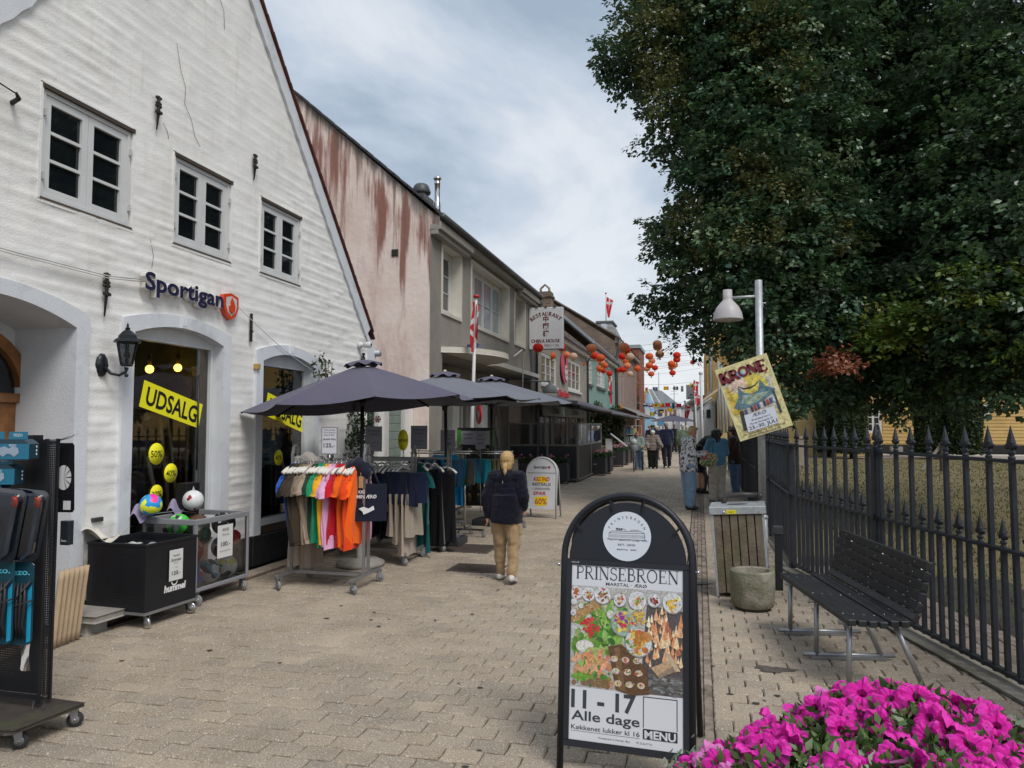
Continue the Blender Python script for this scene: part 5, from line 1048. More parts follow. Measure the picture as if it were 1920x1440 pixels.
# ======== trees ========
mat('bark',(.055,.045,.035),rough=1,var=.4,vs=5,bump=1,bs=30)
mat('leaf',None,rough=.40,var=.30,vs=1.1,trans=.25,spec=.65)
def leaf_cloud(name,lobes,nspray,parent,pal,seed,leaf=.062,per=30,droop=.35,inner=.35,spread=.34,shell=.55):
 """sprays of separate leaves scattered through the outer part of a set of ellipsoid lobes"""
 rs=np.random.RandomState(seed)
 C=np.array([l[:3]for l in lobes]);Rr=np.array([l[3:6]for l in lobes]);vol=(Rr[:,0]*Rr[:,1]*Rr[:,2])**(2/3.);pr_=vol/vol.sum()
 k=rs.choice(len(lobes),nspray,p=pr_);d=rs.normal(size=(nspray,3));d/=np.linalg.norm(d,axis=1)[:,None]
 rad=np.where(rs.rand(nspray)<inner,rs.rand(nspray)**.5*.9,shell+(1.04-shell)*rs.rand(nspray)**.6)
 rad=rad*(1+.10*rs.normal(size=nspray))
 sc=C[k]+d*Rr[k]*rad[:,None]
 out=d*np.array([1,1,.5])+rs.normal(size=(nspray,3))*.45;out[:,2]-=droop;out/=np.linalg.norm(out,axis=1)[:,None]
 side=np.cross(out,np.array([0,0,1.]));side/=(np.linalg.norm(side,axis=1)[:,None]+1e-6);upv=np.cross(side,out)
 n=nspray*per;sp_i=np.repeat(np.arange(nspray),per)
 t=rs.rand(n);sgn=rs.choice([-1,1],n);w=(1-t*.75)*rs.rand(n)**.7
 L_=spread*(.7+.7*rs.rand(nspray))[sp_i]
 pos=sc[sp_i]+out[sp_i]*(t*L_)[:,None]+side[sp_i]*(sgn*w*L_*.55)[:,None]+upv[sp_i]*(rs.normal(size=n)*.035-.10*w*L_)[:,None]
 ld=out[sp_i]*.6+side[sp_i]*(sgn*.8)[:,None]+rs.normal(size=(n,3))*.35;ld[:,2]-=.15;ld/=np.linalg.norm(ld,axis=1)[:,None]
 nr=upv[sp_i]+rs.normal(size=(n,3))*.38;lw=np.cross(ld,nr);lw/=(np.linalg.norm(lw,axis=1)[:,None]+1e-6);nn_=np.cross(lw,ld)
 s=leaf*(.65+.6*rs.rand(n))
 a=pos;tip=pos+ld*(s*1.25)[:,None];m1=pos+ld*(s*.55)[:,None]+lw*(s*.42)[:,None]+nn_*(s*.10)[:,None];m2=pos+ld*(s*.55)[:,None]-lw*(s*.42)[:,None]+nn_*(s*.10)[:,None]
 v=np.empty((n,4,3),np.float32);v[:,0]=a;v[:,1]=m1;v[:,2]=tip;v[:,3]=m2
 idx=(np.arange(n)*4)[:,None]+np.array([[0,1,2,0,2,3]]);P=np.array(pal,np.float32)
 ci=rs.randint(0,len(P),nspray)[sp_i];c=P[ci]*(.75+.5*rs.rand(n))[:,None]
 return npmesh(name,v.reshape(-1,3),idx.reshape(-1,3),np.repeat(c,2,0),'leaf',parent,per=3),sc
def limb(parent,pts,r,name='limb'):
 m=MB();n=len(pts);P=[]
 for i in range(n-1):
  for k in range(4):
   p=Vector(pts[i]).lerp(Vector(pts[i+1]),k/4);P.append(p+Vector((random.uniform(-1,1),random.uniform(-1,1),0))*r*.25)
 P.append(Vector(pts[-1]));m.tube(P,[r*(1-.82*i/(len(P)-1))for i in range(len(P))],9);return m.build(name,'bark',parent)
def lobe(u,v,y,rp,ry=None,k=1.):
 p=at(u,v,y=y);r=rp/F_PX*y*1.03;return(p.x,p.y,p.z,r,ry or r*1.0,r*k)
tA=thing('beech_tree','huge dark green beech tree with olive leaf tips hanging over the street and railing','tree',(4.1,16.5,0));tA.location=(0,0,0)
LA=[lobe(*a)for a in[(1262,60,15.5,95),(1190,115,15.3,50),(1155,110,15.0,26),(1150,75,15.3,20),(1265,200,15.5,58),(1235,262,15.2,26),(1318,320,15.5,50),(1300,440,15,54),(1262,470,14.6,38),(1240,415,15,20),(1248,560,15,36),(1208,552,15,13),(1310,560,15,56),(1318,632,15,24),(1285,640,15,20),(1304,690,15,10),(1316,712,14.6,6),(1380,30,15.5,120),(1390,190,15,115),(1400,330,14.5,110),(1410,470,14,100),(1410,565,13.8,68),(1440,640,13.6,70),(1480,560,14,110),(1500,420,14.5,120),(1490,260,15,120),(1480,90,15.5,130),(1428,676,14,22),(1470,715,13.5,44),(1510,735,13.5,36),(1560,700,14.5,50),(1560,610,15,95),(1590,480,15.5,110),(1600,330,16.5,100),(1560,130,17.5,90),(1250,-60,16,90),(1400,-80,16,140),(1560,-60,17,140)]]
crA,_=leaf_cloud('crown',LA,6600,tA,[(0.057,0.119,0.051),(0.072,0.138,0.058),(0.045,0.096,0.054),(0.105,0.161,0.064),(0.063,0.128,0.064),(0.091,0.128,0.064)],21,leaf=.082,per=28)
a=at(1650,20,y=17.8)
m=MB();limb(tA,[(12.2,19.5,-.1),(12.0,19.4,2.4),(11.4,19.2,4.6),(10.6,19,7),(10.2,19,10)],.5,'trunk')
limb(tA,[(11.5,19.2,4.2),(8.5,18.5,5.6),(5.6,17.9,6.3),(4.9,17.8,7.2),(a.x,17.8,a.z-.2),(a.x-.1,17.8,a.z+3)],.26)
for i,(u,v,y_,h0)in enumerate([(1500,300,15.5,3.2),(1380,250,15.8,4.2),(1300,420,15.3,3.0),(1260,100,15.6,5.6),(1450,600,14.2,2.6),(1620,100,16.5,6.4),(1480,60,16,6.4),(1230,300,15.4,5.0)]):
 p=at(u,v,y=y_);limb(tA,[(4.65,17.7,h0),(4.65+(p.x-4.65)*.4,17.7+(y_-17.7)*.4,h0+(p.z-h0)*.35+.4),(4.65+(p.x-4.65)*.75,17.7+(y_-17.7)*.75,h0+(p.z-h0)*.8+.25),tuple(p)],.13)
for i,(u0,v0,u1,v1,y_)in enumerate([(1600,70,1650,60,17.2),(1610,260,1655,150,17.3),(1580,350,1645,210,17)]):
 p=at(u0,v0,y=y_);q=at(u1,v1,y=17.6);limb(tA,[q,(p+q)/2+Vector((0,0,.1)),p],.09)
tB=thing('lime_tree','dark green tree with brighter lower sprays and a patch of copper leaves, right edge','tree')
LB=[lobe(*a)for a in[(1700,480,15.5,110),(1720,330,16,120),(1850,180,15,130),(1860,330,14,120),(1870,470,13.2,110),(1850,590,12.8,95),(1760,590,14,90),(1680,610,14.5,80),(1640,690,14.5,52),(1720,690,14,55),(1800,660,13.5,60),(1890,690,12.8,50),(1700,730,14,30),(1762,728,14.3,30),(1660,748,14.2,20),(1905,730,12.6,34),(1600,715,14.6,34),(1745,130,17,90),(1730,-40,17.5,120),(1900,20,15.5,120),(1980,250,14,130),(1990,450,13,120),(1980,620,12.6,90)]]
crB,_=leaf_cloud('crown',LB,4600,tB,[(0.055,0.099,0.044),(0.066,0.121,0.048),(0.046,0.079,0.041),(0.076,0.136,0.048),(0.055,0.101,0.053)],22,leaf=.086,per=28,inner=.3)
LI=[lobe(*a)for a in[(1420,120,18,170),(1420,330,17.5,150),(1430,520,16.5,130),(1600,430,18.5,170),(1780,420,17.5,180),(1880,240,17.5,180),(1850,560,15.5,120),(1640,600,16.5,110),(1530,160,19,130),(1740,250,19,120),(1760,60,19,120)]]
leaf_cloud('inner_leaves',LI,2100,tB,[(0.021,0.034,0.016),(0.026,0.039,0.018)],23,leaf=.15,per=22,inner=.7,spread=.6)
leaf_cloud('bright_sprays',[lobe(*a)for a in[(1800,505,12.4,22),(1860,500,12.2,26),(1745,575,12.6,24),(1700,610,12.8,34),(1655,632,13,30),(1850,560,12.2,26),(1775,545,12.5,20),(1905,640,12,24),(1620,610,13.2,18),(1710,585,12.8,22)]],150,tB,[(.11,.16,.02),(.08,.14,.02),(.16,.19,.03),(.06,.11,.02)],24,leaf=.075,per=22,droop=.1,shell=.2)
leaf_cloud('copper_leaves',[lobe(*a)for a in[(1575,680,12.8,24),(1548,688,12.8,14),(1600,668,12.8,12),(1482,625,13.2,8),(1484,645,13.2,6)]],32,tB,[(.30,.10,.055),(.24,.08,.04),(.35,.14,.08)],25,leaf=.06,per=26,droop=.1,shell=.1,spread=.2)
leaf_cloud('olive_sprays',[lobe(*a)for a in[(1215,50,14.6,40),(1440,60,14.5,50),(1470,150,14.3,36),(1250,190,14.6,30),(1405,290,13.8,28),(1500,370,13.6,30),(1420,440,13.2,30),(1290,420,14.2,34),(1235,120,14.6,30),(1560,440,13.8,24),(1440,350,13.6,30),(1340,470,13.8,26)]],620,tA,[(.112,.128,.038),(.150,.150,.045),(.090,.112,.033)],26,leaf=.06,per=22,droop=.25,shell=.3)
limb(tB,[(13.0,16.2,-.1),(12.8,16.2,2.5),(12.4,16.2,6),(12,16.3,10)],.4,'trunk')
for p in((7.5,16.5,5.8),(6.3,16,3.6),(9.5,14,6.2),(7.8,14.5,3.4)):limb(tB,[(12.7,16.2,2.9),(12.7+(p[0]-12.7)*.5,16.2+(p[1]-16.2)*.5,2.9+(p[2]-2.9)*.75+.3),p],.13)
for(u0,v0,u1,v1)in((1905,480,1880,560),(1850,500,1835,545)):
 limb(tB,[at(u0,v0,y=12.5),at((u0+u1)/2+4,(v0+v1)/2,y=12.5),at(u1,v1,y=12.5)],.03,'twig')
mat('hedge',None,rough=.8,var=.3,vs=4,trans=.1)
for i,(u0,u1,vt,vb,y_,lb)in enumerate([(1533,1572,745,842,43.5,'clipped hornbeam column, first from the left before the yellow manor'),(1566,1626,715,852,42,'clipped hornbeam column directly left of the white manor window'),(1715,1774,730,846,43,'clipped hornbeam column, third from the left, slimmer pair member'),(1780,1840,715,850,42,'clipped hornbeam column, rightmost before the yellow manor')]):
 a=at(u0,800,y=y_);b=at(u1,800,y=y_);w=(b.x-a.x)/2;cx=(a.x+b.x)/2;zt_=at(0,vt-70,y=y_).z
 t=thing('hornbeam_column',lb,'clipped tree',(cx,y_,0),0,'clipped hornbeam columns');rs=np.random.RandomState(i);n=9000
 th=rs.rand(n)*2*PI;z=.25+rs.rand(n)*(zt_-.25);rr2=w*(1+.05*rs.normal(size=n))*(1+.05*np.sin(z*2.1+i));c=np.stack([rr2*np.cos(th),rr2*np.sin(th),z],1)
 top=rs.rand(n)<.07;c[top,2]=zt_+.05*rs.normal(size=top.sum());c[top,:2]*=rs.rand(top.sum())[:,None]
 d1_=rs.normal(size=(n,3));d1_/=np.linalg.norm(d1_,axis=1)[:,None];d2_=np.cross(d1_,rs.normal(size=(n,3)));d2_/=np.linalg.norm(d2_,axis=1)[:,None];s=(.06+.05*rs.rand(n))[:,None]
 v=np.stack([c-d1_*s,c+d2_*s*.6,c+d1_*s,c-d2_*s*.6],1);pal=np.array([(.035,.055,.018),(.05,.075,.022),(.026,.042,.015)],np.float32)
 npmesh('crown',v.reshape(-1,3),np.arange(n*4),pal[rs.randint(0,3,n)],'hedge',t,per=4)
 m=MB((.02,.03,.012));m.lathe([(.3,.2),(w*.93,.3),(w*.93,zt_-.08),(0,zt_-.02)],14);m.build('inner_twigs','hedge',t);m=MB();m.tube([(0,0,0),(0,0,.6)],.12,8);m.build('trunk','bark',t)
for i,(u,v0,v1,y_,w,lb)in enumerate([(1499,818,858,34,.28,'weathered stone pillar on the lawn seen behind the railing corner'),(1768,832,866,31,.22,'dark wooden post on the lawn beneath the trees')]):
 p=at(u,v0,y=y_);m=MB((.3,.26,.21)if i==0 else(.09,.07,.06));m.box(p.x-w/2,p.x+w/2,y_-w/2,y_+w/2,-.1,p.z);m.box(p.x-w*.62,p.x+w*.62,y_-w*.62,y_+w*.62,p.z-.12,p.z);
 if i:m.bar((p.x-.1,y_,p.z-.1),(p.x-.75,y_,0),.1,.1,(.3,.26,.21))
 tag(m.build('stone_post' if i==0 else 'garden_post','matte',bevel=.015),lb,'post')
m=MB((.4,.38,.35));p=at(1682,838,y=46);m.box(p.x-.3,p.x+.3,46,46.4,-.02,.5);tag(m.build('garden_box','matte'),'small pale box on the gravel before the yellow manor','box')
# ======== street lamp with circus poster ========
LP=Vector((.66,8.7,0))
t=thing('street_lamp','galvanised street lamp with grey bell shade beside the railing, carrying the circus poster','street lamp',LP)
m=MB();m.tube([(0,0,0),(0,0,.64)],.050,16);m.lathe([(.050,.635),(.056,.64),(.056,.66),(.040,.68)],16);m.tube([(0,0,.66),(0,0,3.27)],.040,16);m.lathe([(.04,3.265),(.038,3.28),(0,3.285)],16)
m.tube([(.03,0,3.02),(.075,0,3.02)],.008,6);m.build('pole','galv',t)
m=MB();m.tube([(0,0,3.10),(-.30,0,3.095)],.016,8);m.build('arm','galv',t)
m=MB((.42,.40,.40));cx=-.335;prof=[(0,2.955),(.05,2.95),(.052,2.85),(.056,2.83),(.085,2.80),(.125,2.75),(.152,2.69),(.165,2.62),(.166,2.61),(.158,2.605),(.15,2.63),(.12,2.72),(0,2.78)]
m.lathe(prof,28,at=(cx,0,.235));m.build('lamp_shade','lampgrey' if 'lampgrey' in MATS else 'satin',t,recalc=False);m=MB((.5,.47,.42));m.lathe([(0,2.62),(.1,2.615),(.152,2.625)],24,at=(cx,0,.235));m.build('diffuser','satin',t)
m=MB((.05,.045,.04));m.box(-.012,.012,-.054,-.046,.62,.75);m.build('service_hatch','satin',t)
t=thing('circus_poster','tilted yellow KRONE circus poster tied to the street lamp pole','poster')
c=[at(*q,y=8.62)for q in((1347,692),(1448,665),(1487,797),(1388,828))];O=c[3];ex=(c[2]-c[3]);pw=ex.length;ex.normalize();ey=Vector((-ex.z,0,ex.x));ph_=(c[0]-c[3]).dot(ey)
rotm=Matrix(((ex.x,0,ey.x,O.x),(ex.y,1,ey.y,O.y),(ex.z,0,ey.z,O.z),(0,0,0,1)))
def TT(m):m.T=rotm
m=MB((.64,.58,.30));TT(m);m.box(0,pw,0,.006,0,ph_);m.build('board','print',t)
mat('poster',None,rough=.45,var=.5,vs=22,spec=.35)
a,b=pw,ph_
m=MB();TT(m);lay=[0.]
def pp(pts,col,m_=None):lay[0]-=.0003;(m_ or m).poly([(x*a,lay[0],y*b)for x,y in pts],col)
pp([(.03,.03),(.97,.03),(.97,.97),(.03,.97)],(.60,.54,.27));pp([(.06,.34),(.9,.30),(.95,.95),(.06,.80)],(.50,.48,.40));pp([(.05,.35),(.25,.32),(.3,.75),(.06,.72)],(.60,.42,.08));pp([(.6,.68),(.95,.72),(.95,.92),(.55,.93)],(.62,.58,.28));pp([(.2+.36*math.cos(x)+.28,.62+.2*math.sin(x))for x in[2*PI*k/22 for k in range(22)]],(.60,.50,.10));pp([(.3+.17*math.cos(x),.72+.12*math.sin(x))for x in[2*PI*k/16 for k in range(16)]],(.62,.48,.38));pp([(.72+.1*math.cos(x),.84+.04*math.sin(x))for x in[2*PI*k/16 for k in range(16)]],(.55,.52,.15));pp([(.42+.07*math.cos(x),.84+.05*math.sin(x))for x in[2*PI*k/16 for k in range(16)]],(.2,.38,.55))
tent=[(.10,.44),(.24,.55),(.30,.70),(.36,.60),(.5,.55),(.63,.57),(.72,.70),(.78,.60),(.93,.52),(.86,.47),(.66,.42),(.4,.39),(.2,.39)]
pp(tent,(.10,.18,.22));pp([(.26,.47),(.33,.56),(.62,.53),(.82,.52),(.62,.44),(.4,.42)],(.30,.38,.30));pp([(.3,.70),(.38,.635),(.5,.62),(.62,.64),(.72,.70),(.6,.655),(.5,.645),(.4,.655)],(.05,.05,.05))
for k in range(11):
 x=.2+k*.062;y=.375+.006*k;pp([(x,y-.075),(x+.045,y-.073),(x+.045,y),(x,y)],[(.35,.05,.06),(.05,.08,.25),(.5,.5,.5),(.06,.06,.09)][k%4])
pp([(.13,.12),(.2,.12),(.24,.38),(.18,.38)],(.04,.05,.05));pp([(.86,.2),(.9,.2),(.9,.5),(.86,.5)],(.05,.06,.08));pp([(.83,.76),(.9,.78),(.88,.755)],(.4,.02,.02));pp([(.56,.86),(.62,.875),(.6,.85)],(.05,.12,.2))
m.build('picture','poster',t,recalc=False)
m=MB();TT(m);lay[0]=-.006;pp([(.20,.085),(.78,.085),(.80,.31),(.20,.31)],(.62,.65,.74),m);m.build('sticker','print',t,recalc=False)
m=MB();TT(m);y0=-.0075;DK=(.02,.02,.03)
MR=(.16,.022,.035);kx=.13;
for ch,x,h,z in(('K',.13,.155,.80),('R',.31,.135,.815),('O',.49,.12,.83),('N',.66,.13,.825),('E',.84,.15,.81)):serif(m,ch,h*b,(x*a,y0,z*b-.02),(1,0,0),(0,0,1),MR,width=.19*a,heavy=2.6)
m.text('ÆRØ',.055,(.50*a,y0,.255*b),(1,0,0),(0,0,1),DK,bold=.0,fit=.27*a);m.text('Ærøskøbing Havn 5',.03,(.50*a,y0,.208*b),col=DK,fit=.36*a);m.text('Marstal Havnegade 25',.03,(.49*a,y0,.165*b),col=DK,fit=.43*a);m.text('23.-30. JULI',.052,(.5*a,y0,.105*b),col=DK,bold=.012,fit=.53*a)
m.text('Se spilletider og køb billet på',.03,(.5*a,y0,.052*b),col=(.06,.03,.03),bold=.008,fit=.78*a);m.text('www.cirkuskrone.dk',.034,(.48*a,y0,.015*b),col=(.06,.03,.03),bold=.014,fit=.63*a)
m.text('Nyt show',.022,(.16*a,y0,.66*b),(.97,0,.25),(-.25,0,.97),DK,fit=.13*a);m.text('hvert år',.022,(.17*a,y0,.62*b),(.97,0,.25),(-.25,0,.97),DK,fit=.11*a)
m.build('lettering','print',t,recalc=False)
m=MB((.08,.08,.08));q=at(1430,830,y=8.6);m.tube([(LP.x-.043,8.66,1.57),(LP.x,8.655,1.57),(LP.x+.043,8.66,1.565),(LP.x+.043,8.74,1.565),(LP.x-.043,8.74,1.57)],.003,4,closed=True);m.build('cable_tie','matte',t)
# ======== litter bin ========
mat('agedwood',(.155,.125,.095),rough=.95,var=.3,vs=8,bump=.8,bs=40,streak=(.07,.055,.045),dirt=(.10,.10,.035),ds=1.6,dth=.5)
t=thing('litter_bin','tall litter bin of mossy weathered boards with a galvanised lid and yellow sticker','litter bin',(.40,7.83,0),-.06);t.rotation_euler[1]=-.055
w,d,h=.46,.46,.80
for i in range(6):
 for side in range(4):
  m=MB();bw=w/6;x0=-w/2+i*bw+.005;x1=x0+bw-.010
  if side==0:m.box(x0,x1,-d/2-.018,-d/2,.05,h-.008)
  elif side==1:m.box(x0,x1,d/2,d/2+.018,.05,h-.008)
  elif side==2:m.box(-w/2-.018,-w/2,x0,x1,.05,h-.008)
  else:m.box(w/2,w/2+.018,x0,x1,.05,h-.008)
  m.build('board','agedwood',t,bevel=.003)
for sx in(-1,1):
 for sy in(-1,1):m=MB();m.bar((sx*(w/2+.006),sy*(d/2+.006),0.02),(sx*(w/2+.006),sy*(d/2+.006),h),.022,.022);m.build('corner_post','galv',t)
m=MB((.02,.02,.02));m.box(-w/2+.01,w/2-.01,-d/2+.01,d/2-.01,.06,h-.02);m.build('liner','matte',t)
m=MB();m.box(-w/2-.035,w/2+.035,-d/2-.035,d/2+.035,h,h+.075);m.build('lid','galv',t,bevel=.006)
m=MB((.01,.01,.01));m.poly([(.0+.10*math.cos(x),-.02+.05*math.sin(x),h+.0775)for x in[2*PI*k/24 for k in range(24)]]);m.build('opening','matte',t,recalc=False)
m=MB((.7,.6,.03));m.box(-.10,-.01,-d/2-.038,-d/2-.034,h+.008,h+.045);m.text('RENT',.018,(-.055,-d/2-.0385,h+.018),col=(.1,.08,.02),bold=.01);m.build('yellow_sticker','print',t,recalc=False)
m=MB();m.lathe([(0,0),(.012,0),(.012,-.01),(0,-.012)],10,at=(-.125,-d/2-.032,h+.025),ax='y');m.lathe([(0,0),(.006,0),(.006,-.01)],8,at=(.2,-d/2-.032,h+.025),ax='y');m.build('lock','chrome',t)
m=MB((.035,.03,.028));zz=h+.075;m.tube([(-.13,.10,zz-.02),(-.13,.12,zz+.04),(-.09,.14,zz+.075),(.05,.15,zz+.08),(.20,.16,zz+.07)],.026,10);m.tube([(.20,.16,zz+.07),(.235,.165,zz+.05)],[.03,.045],10);m.build('hood','satin',t)
m=MB((.02,.022,.025));m.box(.72,.79,8.02,8.10,0,.62);m.box(.71,.80,8.01,8.11,.56,.64,(.05,.055,.06));tag(m.build('bollard','satin',bevel=.005),'short dark square post behind the litter bin','post')
# ======== concrete ash pot ========
mat('mossconcrete',(.25,.23,.18),rough=.95,var=.35,vs=6,bump=.9,bs=45,dirt=(.09,.10,.04),ds=3.2,dth=.42,fleck=(((.05,.045,.04),.64),((.5,.47,.42),.68)),fs=70)
t=thing('concrete_pot','round mossy concrete pot in front of the litter bin','pot',(.445,7.2,0))
m=MB((.05,.045,.04));m.lathe([(0,.0),(.155,0),(.155,.025)],28);m.build('foot','matte',t)
m=MB();m.lathe([(.16,.022),(.182,.035),(.193,.10),(.195,.24),(.197,.335),(.192,.345),(.155,.346),(.148,.335),(.143,.27),(0,.262)],36);m.build('pot','mossconcrete',t)
m=MB((.10,.08,.05));rn=random.Random(2)
for k in range(60):a=rn.uniform(0,6.3);r=rn.uniform(0,.13);m.ball((r*math.cos(a),r*math.sin(a),.27),rn.uniform(.006,.018),6,rn.choice([(.12,.1,.06),(.3,.28,.22),(.07,.08,.03),(.05,.04,.03)]))
tag(m.build('litter','matte',t),kind='stuff')
# ======== bench ========
mat('blackplank',(.018,.019,.021),rough=.5,var=.3,vs=6,bump=.3,bs=90)
F0=at(1470,1078,z=.44)
t=thing('bench','black slatted bench with grey tubular legs in front of the railing','bench')
nf=at(1590,1168,z=.44);ff=at(1462,1078,z=.44);bd_=(nf-ff);BL=bd_.length;bd_.normalize();bn=Vector((-bd_.y,bd_.x,0))
if bn.dot(Vector((1,0,0)))<0:bn=-bn
t.location=(ff.x,ff.y,0);t.rotation_euler=(0,0,math.atan2(bd_.y,bd_.x));sgn=1 if Vector((-bd_.y,bd_.x,0)).dot(bn)>0 else-1
def bp(s,o,z):return(s,sgn*o,z)
SW,ST=.054,.040
seatp=[(i*.064+.026,.44-.004*i*(1 if i<4 else .2))for i in range(6)]
for i,(o,z)in enumerate(seatp):
 m=MB();m.bar(bp(0,o,z),bp(BL,o,z),SW,ST);m.build('seat_slat','blackplank',t,bevel=.006)
backp=[(.405,.475),(.43,.535),(.448,.598),(.465,.661),(.481,.724),(.496,.787)]
for i,(o,z)in enumerate(backp):
 th=[.75,.35,.27,.25,.24,.23][i];u_=Vector((0,sgn*math.sin(th),math.cos(th)))
 m=MB();m.bar(bp(0,o,z),bp(BL,o,z),.040,.057,up=u_);m.build('back_slat','blackplank',t,bevel=.006)
for s in(.16,BL*.5,BL-.16):
 m=MB();m.tube([bp(s,-.0,.405),bp(s,.33,.400),bp(s,.40,.415),bp(s,.445,.48),bp(s,.485,.62),bp(s,.525,.80)],.016,8);m.build('support','steel',t)
for s in(.12,BL*.5,BL-.12):
 for(a_,b_,c_,d_)in((.05,.40,.04,0),(.33,.40,.50,0)):m=MB();m.tube([bp(s,a_,b_),bp(s,c_,d_)],.017,10);m.build('leg','steel',t)
 if s<BL-.2:
  m=MB();m.tube([bp(s,-.05,.03),bp(s,.58,.03)],.016,8);m.bar(bp(s,0,.012),bp(s,.52,.012),.05,.02,(.10,.04,.03));m.build('foot_rail','steel',t)
for(o,z)in seatp+backp:
 for s in(.06,BL*.5,BL-.06):
  pass
m=MB();
for i,(o,z)in enumerate(seatp):
 for s in(.16,BL*.5,BL-.16):m.lathe([(.004,0),(.003,.002),(0,.003)],6,at=bp(s,o,z+ST/2))
for i,(o,z)in enumerate(backp[1:]):
 for s in(.16,BL*.5,BL-.16):m.ball(bp(s,o-.018,z+.005),.0042,6)
tag(m.build('screws','chrome',t),kind='stuff')
m=MB((.35,.25,.1));m.ball((.74,6.75,.012),.014,8);tag(m.build('apple_core','matte'),'small yellowish scrap lying on the paving between pot and bench','litter')
# ======== castors, sock bin, ball cage ========
def castor(parent,x,y,r=.042,rz=0.,h=None,col='greyrubber',name='castor'):
 h=h or r*2+.03;c=MB((.3,.3,.3));ca,sa=math.cos(rz),math.sin(rz)
 m=MB();m.T=Matrix.Translation((x,y,0))@Matrix.Rotation(rz,4,'Z')
 m.lathe([(r*.3,-.011),(r*.9,-.013),(r,-.007),(r,.007),(r*.9,.013),(r*.3,.011)],16,at=(.02,0,r),ax='y');w=m
 b=MB();b.T=m.T;b.prism([(-.012,-.017,h),(.035,-.017,h),(.034,-.017,r),(.01,-.017,r-.012),(-.002,-.017,r+.02)],(0,.003,0));b.prism([(-.012,.014,h),(.035,.014,h),(.034,.014,r),(.01,.014,r-.012),(-.002,.014,r+.02)],(0,.003,0));b.box(-.03,.04,-.028,.028,h-.006,h);b.tube([(.02,-.02,r),(.02,.02,r)],.008,6);b.box(-.05,-.01,-.012,.012,h-.025,h-.010)
 o=b.build(name,'steel',parent);w.build('wheel',col,o);hub=MB();hub.T=m.T;hub.lathe([(0,-.0135),(r*.55,-.0135),(r*.55,.0135),(0,.0135)],12,at=(.02,0,r),ax='y');hub.build('hub','steel',o);return o
t=thing('sock_bin','black perforated sale bin full of bagged socks with hummel lettering and a price sheet','sale bin',(-4.40,5.25,0),R(-3))
BW,BD,z0,z1=.60,.60,.12,.665
def perf_panel(P,u0,u1,v0,v1,d0,d1,nu,nv,holes,name,parent,mt='blackmetal',r=.3):
 """sheet with real square holes punched where holes(i,j) is true; dimples elsewhere"""
 m=MB();du,dv=(u1-u0)/nu,(v1-v0)/nv;dm=MB((.0,.0,.0))
 for j in range(nv):
  i=0
  while i<nu:
   if holes(i,j):
    a,b,c,d=u0+i*du,u0+(i+1)*du,v0+j*dv,v0+(j+1)*dv;e,f=du*r,dv*r
    m.quad(P(a,c,d0),P(b,c,d0),P(b,c+f,d0),P(a,c+f,d0));m.quad(P(a,d-f,d0),P(b,d-f,d0),P(b,d,d0),P(a,d,d0));m.quad(P(a,c+f,d0),P(a+e,c+f,d0),P(a+e,d-f,d0),P(a,d-f,d0));m.quad(P(b-e,c+f,d0),P(b,c+f,d0),P(b,d-f,d0),P(b-e,d-f,d0));i+=1
   else:
    k=i
    while k<nu and not holes(k,j):k+=1
    a,b,c,d=u0+i*du,u0+k*du,v0+j*dv,v0+(j+1)*dv;m.quad(P(a,c,d0),P(b,c,d0),P(b,d,d0),P(a,d,d0));i=k
 return m.build(name,mt,parent,recalc=False)
Pf=lambda u,v,d:Vector((u,d,v));Ps=lambda u,v,d:Vector((-d,u,v))
perf_panel(Pf,-BW,0,z0,z1,0,.01,30,26,lambda i,j:2<i<28 and 2<j<24,'front_panel',t,r=.34)
m=MB();m.box(-.012,0,.002,BD,z0,z1);m.build('side_panel','blackmetal',t,bevel=.003);m=MB();m.box(-BW,-BW+.012,.002,BD,z0,z1);m.build('side_panel','blackmetal',t);m=MB();m.box(-BW+.012,-.012,BD-.012,BD,z0,z1);m.build('back_panel','blackmetal',t)
m=MB();m.box(-BW+.012,-.012,.012,BD-.012,z0,z0+.015);m.build('floor_panel','blackmetal',t)
for a,b,c,d in((-BW-.006,.006,-.008,.006),(-BW-.006,.006,BD-.006,BD+.008),(-BW-.008,-BW+.008,.006,BD-.006),(-.008,.008,.006,BD-.006)):m=MB();m.box(a,b,c,d,z1-.005,z1+.018);m.build('rim','blackmetal',t,bevel=.003)
m=MB();m.box(-BW-.004,.006,-.012,-.002,z0-.01,z0+.012);m.box(-.0,.010,-.002,BD,z0-.012,z0+.010);m.build('lower_edge','steel',t)
for yy in(.21,.40):m=MB();m.box(-BW+.013,-.013,yy-.004,yy+.004,z1-.2,z1-.02);m.build('divider','blackmetal',t)
for xx in(-.30,):m=MB();m.box(xx-.004,xx+.004,.008,BD-.013,z1-.2,z1-.025);m.build('divider','blackmetal',t)
castor(t,-.02,.04,.048,R(-20),.118,'chrome');castor(t,-.03,BD-.05,.048,R(15),.118,'chrome');castor(t,-BW+.05,.06,.048,R(30),.118,'chrome');castor(t,-BW+.05,BD-.06,.048,0,.118,'chrome')
m=MB((.66,.66,.64));m.quad((.011,.255,z1-.33),(.016,.41,z1-.33),(.016,.41,z1-.07),(.011,.255,z1-.07));s_=m.build('price_sheet','print',t,recalc=False)
m=MB((.04,.04,.05));X,Y=(0,1,0),(0,0,1);q=lambda z:(.018,.332,z)
m.text('Hummel',.022,q(z1-.125),X,Y,bold=.01);m.text('Strømper',.034,q(z1-.165),X,Y,bold=.006,fit=.12);m.text('flere par',.014,q(z1-.187),X,Y);m.text('2 par',.014,q(z1-.222),X,Y);m.text('120,-',.045,q(z1-.28),X,Y,bold=.006,fit=.10);m.build('lettering','print',s_,recalc=False)
